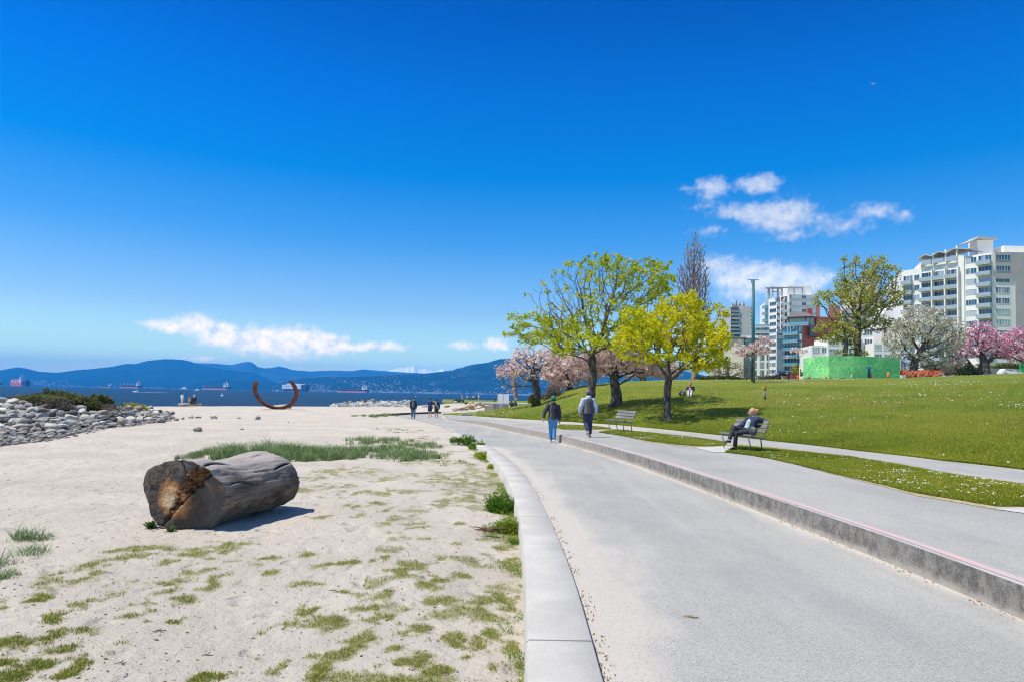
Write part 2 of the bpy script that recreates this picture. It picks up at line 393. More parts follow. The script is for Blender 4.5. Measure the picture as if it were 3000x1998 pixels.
# ------------------------------------------------------------------ ground materials
def sand_mat():
    m = bpy.data.materials.new('sand'); m.use_nodes = True; t = NT(m.node_tree); b = m.node_tree.nodes['Principled BSDF']
    v = t.n('ShaderNodeTexCoord').outputs['Object']
    c = t.mix(t.sstep(t.noise(v, .5, 5), .35, .65), SAND1, SAND2)
    c = t.mix(t.math('MULTIPLY', t.sstep(t.noise(v, 45, 3, .7), .52, .72), .45), c, (.20, .155, .115))
    c = t.mix(t.math('MULTIPLY', t.sstep(t.noise(v, 90, 2, .7), .60, .75), .6), c, (.68, .64, .58))
    c = t.mix(t.sstep(t.noise(v, 16, 4, .8), .685, .74), c, (.17, .10, .06))
    c = t.mix(t.math('MULTIPLY', t.sstep(t.noise(t.vmath('MULTIPLY', v, (1, .35, 1)).outputs[0], .9, 6, .7), .55, .72), .35), c, (.36, .30, .24))
    a = t.n('ShaderNodeAttribute', attribute_name='cv').outputs['Fac']
    g = t.mix(t.noise(v, 22, 3), (.17, .19, .035), (.30, .27, .11))
    c = t.mix(t.math('MULTIPLY', t.sstep(t.math('ADD', a, t.math('MULTIPLY', t.math('SUBTRACT', t.noise(v, 30, 4, .7), .5), .7)), .12, .75), .72), c, g)
    m.node_tree.links.new(c, b.inputs['Base Color']); b.inputs['Roughness'].default_value = .95; b.inputs['Specular IOR Level'].default_value = .2
    h = t.math('ADD', t.math('MULTIPLY', t.noise(v, 6, 6, .72), 1.1), t.math('MULTIPLY', t.noise(v, 40, 4, .7), .30))
    fp = t.n('ShaderNodeTexVoronoi', {'Vector': t.vmath('ADD', v, t.vmath('MULTIPLY', t.n('ShaderNodeTexNoise', {'Vector': v, 'Scale': 3.0}).outputs['Color'], (.25, .25, 0)).outputs[0]).outputs[0], 'Scale': 2.6}, feature='SMOOTH_F1').outputs['Distance']
    h = t.math('ADD', h, t.math('MULTIPLY', t.sstep(fp, .05, .32), .9))
    bn = t.n('ShaderNodeBump', {'Height': h, 'Strength': 1.0, 'Distance': .055}); m.node_tree.links.new(bn.outputs[0], b.inputs['Normal'])
    return m
def asphalt_mat(name, sandy=1.0):
    m = bpy.data.materials.new(name); m.use_nodes = True; t = NT(m.node_tree); b = m.node_tree.nodes['Principled BSDF']
    v = t.n('ShaderNodeTexCoord').outputs['Object']
    big = t.noise(v, .35, 4)
    c = t.mix(t.sstep(big, .3, .7), ASPH1, ASPH2)
    vo = t.n('ShaderNodeTexVoronoi', {'Vector': v, 'Scale': 125.0}).outputs['Color']
    sp = t.n('ShaderNodeSeparateColor', {0: vo}).outputs[0]
    c = t.mix(t.math('MULTIPLY', t.sstep(sp, .84, .94), .62), c, (.13, .135, .15)); c = t.mix(t.math('MULTIPLY', t.sstep(sp, .20, .08), .4), c, (.56, .55, .53))
    c = t.mix(t.math('MULTIPLY', t.sstep(t.noise(v, 28, 3, .8), .55, .7), .25), c, (.24, .25, .27))
    c = t.mix(t.math('MULTIPLY', t.sstep(t.noise(t.vmath('MULTIPLY', v, (1, .3, 1)).outputs[0], .8, 6, .65), .46, .66), .38), c, (.235, .235, .225))
    trk = t.n('ShaderNodeSeparateXYZ', {0: v}).outputs[0]; c = t.mix(t.math('MULTIPLY', t.sstep(t.noise(t.vmath('MULTIPLY', v, (2.2, .05, 1)).outputs[0], 1.0, 4, .6), .5, .7), .28), c, (.46, .44, .41))
    ck = t.math('ABSOLUTE', t.math('SUBTRACT', t.noise(v, .55, 6, .62), .5)); c = t.mix(t.math('MULTIPLY', t.sstep(ck, .0035, .0), .0), c, (.12, .12, .12))
    if sandy:
        a = t.n('ShaderNodeAttribute', attribute_name='cv').outputs['Fac']
        n = t.noise(t.vmath('MULTIPLY', v, (1, .45, 1)).outputs[0], 1.3, 6, .62)
        f = t.sstep(t.math('ADD', a, t.math('MULTIPLY', t.math('SUBTRACT', n, .5), 1.5)), .33, .85)
        grit = t.math('SUBTRACT', 1.0, t.math('MULTIPLY', t.sstep(sp, .84, .95), .5))
        c = t.mix(t.math('MULTIPLY', t.math('MULTIPLY', f, .70), grit), c, (.53, .475, .40))
    # small leaf litter near the edges
        lit = t.math('MULTIPLY', t.sstep(t.noise(v, 17, 4, .8), .69, .73), t.sstep(a, .72, .9))
        c = t.mix(lit, c, (.24, .12, .06))
    m.node_tree.links.new(c, b.inputs['Base Color']); b.inputs['Roughness'].default_value = .88; b.inputs['Specular IOR Level'].default_value = .3
    bn = t.n('ShaderNodeBump', {'Height': t.noise(v, 70, 4, .7), 'Strength': .6, 'Distance': .008}); m.node_tree.links.new(bn.outputs[0], b.inputs['Normal'])
    return m
def concrete_mat(name, c1, c2, dark, amt=.5):
    m = bpy.data.materials.new(name); m.use_nodes = True; t = NT(m.node_tree); b = m.node_tree.nodes['Principled BSDF']
    v = t.n('ShaderNodeTexCoord').outputs['Object']
    c = t.mix(t.sstep(t.noise(v, 1.5, 5), .35, .65), c1, c2)
    c = t.mix(t.math('MULTIPLY', t.sstep(t.noise(v, 50, 4, .75), .52, .66), amt), c, dark)
    sz = t.n('ShaderNodeSeparateXYZ', {0: v})
    jt = t.math('PINGPONG', sz.outputs[1], 2.4)
    c = t.mix(t.math('MULTIPLY', t.math('LESS_THAN', jt, .012), .8), c, (.12, .115, .11))
    m.node_tree.links.new(c, b.inputs['Base Color']); b.inputs['Roughness'].default_value = .9; b.inputs['Specular IOR Level'].default_value = .3
    bn = t.n('ShaderNodeBump', {'Height': t.noise(v, 60, 5, .7), 'Strength': .5, 'Distance': .006}); m.node_tree.links.new(bn.outputs[0], b.inputs['Normal'])
    return m
def kerbface_mat():
    m = bpy.data.materials.new('weathered_kerb_face'); m.use_nodes = True; t = NT(m.node_tree); b = m.node_tree.nodes['Principled BSDF']
    v = t.n('ShaderNodeTexCoord').outputs['Object']
    st = t.vmath('MULTIPLY', v, (1, .7, .6)).outputs[0]
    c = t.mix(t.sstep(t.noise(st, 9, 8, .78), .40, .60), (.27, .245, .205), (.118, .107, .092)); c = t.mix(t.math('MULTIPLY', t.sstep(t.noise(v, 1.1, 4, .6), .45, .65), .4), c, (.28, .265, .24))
    c = t.mix(t.math('MULTIPLY', t.sstep(t.noise(v, 55, 4, .8), .53, .66), .75), c, (.42, .40, .37))
    sz = t.n('ShaderNodeSeparateXYZ', {0: v})
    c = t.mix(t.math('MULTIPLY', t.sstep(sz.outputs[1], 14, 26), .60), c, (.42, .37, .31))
    n = t.math('MULTIPLY', t.math('SUBTRACT', t.noise(v, 5, 4), .5), .16)
    c = t.mix(t.math('MULTIPLY', t.sstep(t.math('ADD', sz.outputs[2], n), .10, .0), .8), c, (.48, .42, .35))
    m.node_tree.links.new(c, b.inputs['Base Color']); b.inputs['Roughness'].default_value = .92
    bn = t.n('ShaderNodeBump', {'Height': t.noise(v, 40, 6, .75), 'Strength': .9, 'Distance': .012}); m.node_tree.links.new(bn.outputs[0], b.inputs['Normal'])
    return m
def grass_mat(name='lawn_grass', gain=1.0):
    m = bpy.data.materials.new(name); m.use_nodes = True; t = NT(m.node_tree); b = m.node_tree.nodes['Principled BSDF']
    v = t.n('ShaderNodeTexCoord').outputs['Object']; g = gain
    g = g*1.62; c = t.mix(t.sstep(t.noise(v, .16, 5, .6), .36, .64), (.125*g, .135*g, .010*g), (.080*g, .125*g, .010*g))
    c = t.mix(t.sstep(t.noise(v, .8, 6, .65), .45, .7), c, (.165*g, .165*g, .02*g))
    c = t.mix(t.math('MULTIPLY', t.sstep(t.noise(v, 5, 5, .75), .45, .65), .6), c, (.035*g, .06*g, .008*g))
    c = t.mix(t.math('MULTIPLY', t.sstep(t.noise(v, 14, 4, .8), .52, .68), .55), c, (.20*g, .22*g, .06*g))
    c = t.mix(t.math('MULTIPLY', t.sstep(t.noise(v, .09, 5, .65), .52, .66), .55), c, (.26, .235, .045))
    c = t.mix(t.sstep(t.noise(v, .33, 4, .6), .665, .73), c, (.32, .26, .14))
    m.node_tree.links.new(c, b.inputs['Base Color']); b.inputs['Roughness'].default_value = .9; b.inputs['Specular IOR Level'].default_value = .15
    bn = t.n('ShaderNodeBump', {'Height': t.noise(v, 9, 6, .8), 'Strength': 1.0, 'Distance': .12}); m.node_tree.links.new(bn.outputs[0], b.inputs['Normal'])
    return m
M_sand = sand_mat(); M_asph = asphalt_mat('path_asphalt'); M_curb = concrete_mat('pale_concrete', (.50,.475,.42), (.42,.40,.355), (.27,.255,.23), .45)
M_kface = kerbface_mat(); M_lawn = grass_mat()
M_ktop = concrete_mat('kerb_top', (.42,.41,.39), (.34,.335,.32), (.2,.2,.2))
M_pink = mat('worn_pink_paint', (.60,.36,.33), .85, (.48,.38,.36), 5, .35, .60, bump=.3, bscale=60, wear=((.44,.42,.40), 22, .52, .62))
M_pad = concrete_mat('pad_concrete', (.52,.50,.47), (.46,.44,.40), (.3,.29,.27), .3)

# ------------------------------------------------------------------ ground sheets
def gridmesh(name, X, Y, Z, m, attr=None, kind='structure'):
    n, k = X.shape; V = np.stack([X, Y, Z], -1).reshape(-1, 3); i = np.arange(n*k).reshape(n, k)
    F = np.stack([i[:-1, :-1], i[:-1, 1:], i[1:, 1:], i[1:, :-1]], -1).reshape(-1, 4)
    o = npmesh(name, V, F, m, attr=attr); return tag(o, kind=kind)
def ribbon(name, fa, fb, ys, nx, zf, m, attrf=None):
    T = np.linspace(0, 1, nx)[None, :]; Y = np.repeat(ys[:, None], nx, 1); A = fa(ys)[:, None]; B = fb(ys)[:, None]
    X = A+(B-A)*T; Z = zf(X, Y); at_ = {'cv': attrf(X, Y, A, B).ravel()} if attrf else None
    return gridmesh(name, X, Y, Z, m, at_)
azs = np.radians(np.concatenate([np.linspace(-120, -48, 30), np.linspace(-47, -2, 420), np.linspace(-1.5, 10, 40)]))
rs = np.concatenate([[.3, 1.5], np.geomspace(2.6, 60, 420), np.linspace(62, 190, 60)])
RR, AA = np.meshgrid(rs, azs, indexing='ij'); X = RR*np.sin(AA); Y = RR*np.cos(AA)
gridmesh('sand_beach', X, Y, sandz(X, Y), M_sand, {'cv': patch(X, Y).ravel()})
ys = np.concatenate([np.linspace(-18, 3, 12), np.linspace(3.5, 30, 90), np.linspace(30.5, 53.8, 40)])
def path_edge(X, Y, A, B):
    dl = X-A; dr = B-X
    d = np.exp(-np.maximum(dr, 0)/.26)*1.0+np.exp(-np.maximum(dl-.47*(Y < 23), 0)/.30)*.85
    d = d+.34*np.exp(-((X-(A+1.0))/.75)**2)*smooth(30, 14, Y)*smooth(2, 8, Y)+.10*smooth(12, 4, Y)
    return np.clip(d, 0, 1)
ribbon('path', lambda y: XL(y)+.1, lambda y: XK(y)+.02, ys, 40, lambda X, Y: 0*X, M_asph, path_edge)
yf = np.linspace(53.4, 66, 10)
ribbon('path', lambda y: np.interp(y, [53.4, 60, 66], [-9.2, -8.2, -7.4]), lambda y: np.interp(y, [53.4, 58, 66], [-3.6, -4.6, -6]), yf, 6, lambda X, Y: 0*X-.003, M_asph, lambda X, Y, A, B: 0*X+.45)
# upper promenade: ground between the raised kerb and the lawn
def up_edge(X, Y, A, B):
    e = .95*np.exp(-np.maximum(B-X, 0)/.2)
    return np.clip(e+.38*smooth(24, 34, Y)+.30*smooth(1.6, 3.2, X-A)*smooth(8, 18, Y), 0, 1)
ribbon('promenade', lambda y: XK(y)+.14, lambda y: XF(y)+.3, ys, 50, lambda X, Y: zU(Y), M_asph, up_edge)
# raised kerb: face and top
kb = ys[ys < 47]
T = [(0, -.05), (0, None), (.012, .002), (.16, .002)]
def kerb_strip(name, x0, x1, z0, z1, m):
    n = len(kb); Xa = XK(kb)+x0; Xb = XK(kb)+x1
    X = np.stack([Xa, Xb], 1); Y = np.stack([kb, kb], 1); Z = np.stack([z0(kb), z1(kb)], 1)
    return gridmesh(name, X, Y, Z, m)
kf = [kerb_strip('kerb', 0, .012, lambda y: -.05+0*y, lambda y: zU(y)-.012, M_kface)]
kerb_strip('kerb', .012, .026, lambda y: zU(y)-.012, lambda y: zU(y)+.004, M_ktop)
kerb_strip('kerb', .026, .17, lambda y: zU(y)+.004, lambda y: zU(y)+.004, M_ktop)
kerb_strip('painted_line', .030, .135, lambda y: zU(y)+.008, lambda y: zU(y)+.008, M_pink)
# low curb between sand and path
cy = ys[ys < 31]
def low(name, pts, m):
    n = len(cy); hz = .055*(1-smooth(19, 29, cy))+.004
    cols = []
    L, Rr = XL(cy), XR(cy)
    X = np.stack([L-.03, L-.01, L+.01, Rr-.012, Rr, Rr+.006], 1); Y = np.repeat(cy[:, None], 6, 1)
    Z = np.stack([0*cy-.35, hz-.015, hz, hz, hz-.012, 0*cy-.03], 1)
    return gridmesh(name, X, Y, Z, m)
low('curb', None, M_curb)
# low curb at the foot of the lawn and dark edging log far away
# lawn ---------------------------------------------------------------
us = np.concatenate([np.linspace(1300, 3050, 260), np.linspace(3070, 3900, 30)]); kk = (us-1500)/2000
yfr = np.interp(kk, _lfk[:, 0], _lfk[:, 1]); yc = np.interp(us, _u, _y)
S = np.concatenate([[-.01], np.linspace(0, 1, 150)**1.25])
Yl = yfr[None, :]+(yc-yfr)[None, :]*S[:, None]; Yb = yc[None, :]+np.array([1, 3, 5, 8, 12, 25, 45, 60, 66, 72, 90, 120, 128, 136, 145, 300, 700, 1500])[:, None]
Y = np.concatenate([Yl, Yb]); X = Y*kk[None, :]; Z = lawnz(X, Y); Z[0] -= .06
Z[1:-18] += .012
gridmesh('lawn', X, Y, Z, M_lawn)
# small grass strips on the promenade
def poly_px(name, pts, off, m, z=None):
    w = [atU(u, v) for u, v in pts]; bm = bmesh.new()
    # resample edges with a slight wobble so that they look grown, not cut
    out = []
    for i in range(len(w)):
        a, b = w[i], w[(i+1) % len(w)]; n = max(2, int(np.linalg.norm(b-a)/.12))
        for k in range(n):
            p = a+(b-a)*k/n; j = .05*(float(vn(p[0], p[1], 3, 3, 4))-.5)*2; out.append((p[0]+j, p[1]+j, float(zU(p[1]))+off))
    vs = [bm.verts.new(p) for p in out]; f = bm.faces.new(vs); bmesh.ops.triangulate(bm, faces=[f])
    bmesh.ops.recalc_face_normals(bm, faces=bm.faces)
    me = bpy.data.meshes.new(name); bm.to_mesh(me); bm.free(); me.materials.append(m)
    if me.polygons[0].normal.z < 0: me.flip_normals()
    o = bpy.data.objects.new(name, me); C.objects.link(o); return tag(o, kind='structure'), np.array(out)
STRIPS = {'a': [(1628,1252),(1640,1244),(1700,1246),(1760,1250),(1792,1256),(1700,1258),(1650,1257)],
 'b': [(1756,1266),(1775,1262),(1800,1259),(1890,1266),(1970,1275),(2043,1283),(2124,1295),(2128,1303),(2110,1307),(2043,1307),(1960,1300),(1890,1290),(1820,1276)],
 'c': [(2122,1325),(2161,1306),(2250,1313),(2350,1324),(2487,1338),(2620,1360),(2759,1386),(2900,1407),(3060,1429),(3250,1462),(3250,1495),(3060,1486),(2922,1484),(2800,1464),(2691,1447),(2560,1415),(2419,1382),(2330,1360),(2249,1342),(2180,1331)]}
strip_poly = []
for k_, p_ in STRIPS.items():
    _, w_ = poly_px('grass_strip', p_, .014, M_lawn); strip_poly.append(w_)
M_dry = mat('dry_edge', (.42,.34,.20), .95, (.30,.26,.12), 9, .4, .6, bump=.5, bscale=40)
for k_, p_ in STRIPS.items():
    c_ = np.mean(p_, 0); poly_px('dry_verge', [((u-c_[0])*1.03+c_[0], (v-c_[1])*1.11+c_[1]+.6) for u, v in p_], .006, M_dry)
poly_px('bench_pad', [(2030,1311),(2124,1306),(2170,1314),(2140,1326),(2085,1324)], .010, M_pad)
poly_px('bench_pad', [(1768,1262),(1783,1258),(1858,1258),(1880,1262),(1800,1266)], .009, M_pad)
poly_px('bench_pad', [(2895,1488),(3200,1489),(3200,1510),(3000,1503)], .009, M_pad)

# sea ----------------------------------------------------------------
def sea_mat():
    m = bpy.data.materials.new('sea_water'); m.use_nodes = True; t = NT(m.node_tree); b = m.node_tree.nodes['Principled BSDF']
    v = t.n('ShaderNodeTexCoord').outputs['Object']
    c = t.mix(t.sstep(t.noise(t.vmath('MULTIPLY', v, (.35, 1, 1)).outputs[0], .035, 5), .35, .65), SEA1, SEA2)
    wv = t.noise(t.vmath('MULTIPLY', v, (.5, 1, 1)).outputs[0], .35, 7, .7)
    c = t.mix(t.sstep(wv, .69, .74), c, (.55, .62, .66))
    m.node_tree.links.new(c, b.inputs['Base Color']); b.inputs['Roughness'].default_value = .35; b.inputs['IOR'].default_value = 1.2; b.inputs['Specular IOR Level'].default_value = .3
    h = t.noise(t.vmath('MULTIPLY', v, (.6, 1, 1)).outputs[0], .5, 8, .68)
    bn = t.n('ShaderNodeBump', {'Height': h, 'Strength': 1.0, 'Distance': 2.2}); m.node_tree.links.new(bn.outputs[0], b.inputs['Normal'])
    return m
M_sea = sea_mat()
o = npmesh('sea', [(-12400, 38, -2), (12400, 38, -2), (12400, 14300, -2), (-12400, 14300, -2)], np.array([(0, 1, 2, 3)]), M_sea, smooth=False); tag(o, kind='structure')
# ------------------------------------------------------------------ trees
def colonize(seed, start, attr, step=.35, infl=3.0, kill=.6, iters=160, init=None, trop=(0, 0, .05), wig=.12):
    """space colonisation: returns node positions and parents"""
    rg = np.random.default_rng(seed); P = [np.array(p, float) for p in (init or [start])]; par = [-1]+list(range(len(P)-1))
    A = np.array(attr); alive = np.ones(len(A), bool); near = np.zeros(len(A), int); nd = np.full(len(A), 1e9)
    def upd(i0):
        Q = np.array(P[i0:]);
        for s in range(0, len(Q), 400):
            D = np.linalg.norm(A[:, None]-Q[None, s:s+400], axis=2); j = D.argmin(1); m = D[np.arange(len(A)), j]; b = m < nd
            nd[b] = m[b]; near[b] = j[b]+i0+s
    upd(0); kidsn = {}
    for it in range(iters):
        ok = alive & (nd < (infl if it > 3 else 99))
        if not ok.any(): break
        i0 = len(P); idx = np.where(ok)[0]; nn = near[idx]; order = np.argsort(nn, kind='stable'); idx = idx[order]; nn = nn[order]
        b = np.concatenate([[0], np.where(np.diff(nn))[0]+1, [len(nn)]])
        for s, e in zip(b[:-1], b[1:]):
            n = nn[s]; d = A[idx[s:e]]-P[n]; d = (d/np.linalg.norm(d, axis=1)[:, None]).mean(0)
            if kidsn.get(n, 0) > 3: continue
            d = d/max(1e-6, np.linalg.norm(d))+np.array(trop)+rg.normal(0, wig, 3); d /= np.linalg.norm(d)
            P.append(P[n]+d*step); par.append(n); kidsn[n] = kidsn.get(n, 0)+1
        if len(P) == i0: break
        upd(i0); alive &= nd > kill
        if len(P) > 14000: break
    return np.array(P), np.array(par)
def branch_mesh(P, par, r0, rmin, expo=1.75, flare=1.35, lump=0.0, seed=0):
    n = len(P); w = np.zeros(n); ch = [[] for _ in range(n)]
    for i in range(n-1, 0, -1):
        if not ch[i]: w[i] = max(w[i], rmin**expo)
        w[par[i]] += w[i]; ch[par[i]].append(i)
    cnt = w/rmin**expo; q_ = cnt**(1/expo); rad = rmin+(r0-rmin)*(q_-1)/(q_[0]-1)
    V = []; F4 = []; rg = np.random.default_rng(seed)
    V_l = 0
    best = [max(c, key=lambda k: w[k]) if c else -1 for c in ch]
    starts = [0]+[c for i in range(n) for c in ch[i] if c != best[i]]
    for s in starts:
        chain = [s] if s == 0 else [par[s], s]
        k = s
        while best[k] >= 0: k = best[k]; chain.append(k)
        if len(chain) < 2: continue
        rr = rad[chain].copy()
        if s != 0: rr[0] = min(rr[0], rr[1]*1.15)
        if s == 0:
            rr[0] *= flare
            if len(rr) > 2: rr[1] *= 1+(flare-1)*.3
        m = 10 if rr[0] > .12 else (6 if rr[0] > .04 else 4 if rr[0] > .02 else 3)
        pts = P[chain]; T = np.gradient(pts, axis=0); T /= np.linalg.norm(T, axis=1)[:, None]+1e-9
        up = np.array([1., 0, 0]) if abs(T[0][0]) < .8 else np.array([0, 1., 0]); an = np.arange(m)*2*np.pi/m
        for q in range(len(chain)):
            t = T[q]; x = up-t*up.dot(t); x /= np.linalg.norm(x)+1e-9; up = x; y = np.cross(t, x)
            rl = rr[q]*(1+lump*rg.normal(0, 1, m)) if lump and rr[q] > .06 else np.full(m, rr[q])
            V.append(pts[q]+(np.cos(an)*rl)[:, None]*x+(np.sin(an)*rl)[:, None]*y)
        i = np.arange(m); j = (i+1) % m
        for q in range(len(chain)-1):
            a = V_l+q*m; F4.append(np.stack([a+i, a+j, a+m+j, a+m+i], 1))
        V_l += len(chain)*m
    return np.concatenate(V), np.concatenate(F4), rad, cnt
def leaf_quads(C0, per, spread, size, seed, asp=.75, flat=.0, szv=.35, cvb=.5):
    """C0 cluster centres (n,3) -> leaf-sized quads scattered round them"""
    rg = np.random.default_rng(seed); n = len(C0)*per; c = np.repeat(C0, per, 0)
    off = rg.normal(0, 1, (n, 3)); off /= (np.linalg.norm(off, axis=1)[:, None]+1e-6); off *= (rg.random(n)**.5*spread)[:, None]
    c = c+off*np.array([1, 1, .8]); nrm = rg.normal(0, 1, (n, 3)); nrm[:, 2] = np.abs(nrm[:, 2])*(1+flat)+flat; nrm /= np.linalg.norm(nrm, axis=1)[:, None]
    t = np.cross(nrm, rg.normal(0, 1, (n, 3))); t /= np.linalg.norm(t, axis=1)[:, None]+1e-9; b = np.cross(nrm, t)
    s = (size*(1+szv*rg.normal(0, 1, n)).clip(.4, 2))[:, None]
    V = np.stack([c-t*s*.5, c+b*s*asp*.5-t*s*.05+nrm*s*.1, c+t*s*.5, c-b*s*asp*.5-t*s*.05+nrm*s*.1], 1).reshape(-1, 3)
    F = np.arange(n*4).reshape(n, 4); ccv = np.repeat(rg.random(len(C0)), per)
    sm = vn(C0[:, 0]*.9+C0[:, 2]*.7+seed, C0[:, 1]*.9-C0[:, 2]*.6, 1.0, 3, seed % 50) if len(C0) else ccv[:0]; ccv = np.clip(.35*ccv+.65*np.repeat((sm-.5)*2.2+.5, per), 0, 1)
    cv = np.clip(.55*ccv+.45*rg.random(n), 0, 1); return V, F, np.repeat(cv, 4)
def blobs_points(bl, n, seed, shell=.55):
    rg = np.random.default_rng(seed); w = np.array([b[6]*b[3]*b[4]*b[5] for b in bl]); k = rg.choice(len(bl), n, p=w/w.sum())
    d = rg.normal(0, 1, (n, 3)); d /= np.linalg.norm(d, axis=1)[:, None]; r = (shell+(1-shell)*rg.random(n))**.8*rg.random(n)**.15
    B = np.array([b[:6] for b in bl]); return B[k, :3]+d*r[:, None]*B[k, 3:6]
M_bark = mat('dark_bark', (.05,.042,.036), .95, (.15,.135,.12), 7, .42, .62, bump=1, bscale=14, stretch=(1,1,.35))
M_barkg = mat('grey_bark', (.10,.09,.08), .95, (.19,.175,.155), 6, .4, .62, bump=1, bscale=12, stretch=(1,1,.35))
M_barkbrown = mat('twig_bark', (.21,.14,.11), .95, (.33,.24,.20), 2, .4, .6)
M_white = mat('white_painted_trunk', (.55,.53,.50), .9, (.40,.38,.35), 9)
def leafm(name, stops, tr=.35, rough=.6):
    return mat(name, (.1,.1,.1), rough, attr=stops, transl=tr, spec=.25)
M_maple = leafm('spring_maple_leaf', [(0, (.20,.30,.010)), (.5, (.44,.50,.012)), (1, (.68,.66,.02))], .45)
M_maple2 = leafm('yellow_maple_leaf', [(0, (.26,.36,.008)), (.3, (.46,.50,.010)), (.6, (.74,.67,.010)), (1, (.86,.74,.012))], .5)
M_blossom = leafm('pale_pink_blossom', [(0, (.50,.30,.26)), (.3, (.76,.54,.49)), (1, (.92,.77,.73))], .4)
M_pink = M_pink
M_pinkb = leafm('strong_pink_blossom', [(0, (.40,.12,.22)), (.35, (.72,.34,.46)), (1, (.90,.62,.70))], .3)
M_whiteb = leafm('white_blossom', [(0, (.22,.22,.09)), (.3, (.55,.52,.40)), (1, (.86,.82,.75))], .3)
M_young = leafm('young_olive_leaf', [(0, (.22,.24,.02)), (.5, (.44,.43,.05)), (1, (.62,.58,.14))], .45)
M_dk = leafm('dark_green_leaf', [(0, (.03,.045,.012)), (.6, (.07,.10,.02)), (1, (.13,.15,.03))], .3)
M_willow = leafm('willow_leaf', [(0, (.10,.10,.02)), (.6, (.18,.175,.03)), (1, (.26,.24,.05))], .35)
M_hedge = leafm('yellow_green_hedge', [(0, (.10,.12,.01)), (.6, (.22,.22,.015)), (1, (.33,.31,.02))], .3)
M_brush = leafm('brown_twiggy_brush', [(0, (.09,.07,.055)), (.6, (.18,.14,.11)), (1, (.28,.23,.18))], .1)

NA = 2.6
def px_blobs(bl, D, y0=None):
    """blobs in photo pixels (u, v, ru, rv, depth offset m, depth radius m, weight) at depth D -> world"""
    out = []
    for b in bl:
        u, v, ru, rv, dy, ry, w = b; p = atD(u, v, D+dy); k = (D+dy)/2000; out.append((p[0], p[1], p[2], ru*k, ry, rv*k, w))
    return out
def tree(name, label, group, base, D, trunk_px, r0, bl, nattr, seed, bark, leafmat, per, spread, size, cat='tree', step=.35, rmin=.012, keep=None, thr=.03, dens=1.0,
         kill=None, infl=None, trop=(0, 0, .06), wig=.12, lump=.0, asp=.75, flare=1.35, extra=None, expo=1.75, shell=.5, leafname='crown', cap=5200, lf=2.5):
    """trunk_px: list of photo points for the bare trunk, from the fork down is implied by base"""
    nattr = int(nattr*NA); step = step*.62; bw = px_blobs(bl, D); A = blobs_points(bw, nattr, seed, shell)
    init = [np.array(base, float)]
    for (u, v, dy) in trunk_px:
        q = atD(u, v, D+dy); a = init[-1]; m = max(1, int(np.linalg.norm(q-a)/step))
        for k in range(1, m+1): init.append(a+(q-a)*k/m+np.array([rnd.uniform(-1, 1), rnd.uniform(-1, 1), 0])*r0*.12)
    P, par = colonize(seed, init[0], A, step, infl or step*9, kill or step*1.6, init=init, trop=trop, wig=wig)
    V, F, rad, cnt = branch_mesh(P, par, r0, rmin, expo=expo, lump=lump, seed=seed, flare=flare)
    root = empty(name, base, 0, label, cat, group); b0 = np.array(base, float)
    npmesh('trunk', V-b0, F, bark, root)
    tips = P[cnt <= lf]
    if leafmat is not None:
        rg = np.random.default_rng(seed+5); m = rg.random(len(tips)) < dens
        if keep is not None: m &= rg.random(len(tips)) < keep(tips)
        tips = tips[m]
        if len(tips) > cap: tips = tips[rg.choice(len(tips), cap, replace=False)]
        LV, LF, cv = leaf_quads(tips, per, spread, size, seed+1, asp)
        npmesh(leafname, LV-b0, LF, leafmat, root, {'cv': cv}, smooth=False)
    return root, P
def pxarr(T):
    """pixels of an array of world points"""
    q = (T-EYE)@MR; return 1500+2000*q[:, 0]/-q[:, 2], 999-(q[:, 1]/-q[:, 2]/1.5-SHIFT)*3000

# near maples
b1 = onlawn(1733, 1212); D1 = b1[1]
def keep1(T):
    u, v = pxarr(T); e = ((u-1700)/150)**2+((v-850)/75)**2; f = ((u-1640)/75)**2+((v-870)/70)**2
    k = np.where(e < 1, .34, 1.0); k = np.where(f < 1, .10, k); k = np.where((u < 1600) & (v < 920), .15, k); return np.where((u > 1780) & (v > 790) & (v < 900) & (u < 1900), .40, k)
tree('maple_tree', 'broad maple with fresh yellow-green leaves and dark trunk, leftmost of the two maples', 'maples on the lawn', b1, D1, [(1734,1140,0),(1738,1085,0)], .24,
     [(1770,835,135,95,0,4.6,1.0),(1890,830,95,80,0,4.2,1.0),(1650,930,110,70,-.5,4.4,.9),(1560,980,90,42,0,2.6,1.1),(1520,940,55,28,0,1.6,1.2),(1690,1010,120,48,-1.5,4.2,1.1),(1830,985,110,60,-1.5,4.4,1.0),(1640,830,60,60,0,2.6,.7),(1580,850,60,40,0,1.6,.35),(1750,900,150,60,-2,3.6,.7),(1900,960,60,60,-1,3.0,.9)],
     1500, 11, M_bark, M_maple, 9, .25, .155, step=.30, rmin=.011, keep=keep1, thr=.019, dens=.74, wig=.16)
b2 = onlawn(1955, 1231); D2 = b2[1]
def gaps(f, thr, lo_, sd):
    def k(T): return np.where(vn(T[:, 0]*f+T[:, 2]*f*.8, T[:, 1]*f*.6-T[:, 2]*f, 1, 2, sd) > thr, 1.0, lo_)
    return k
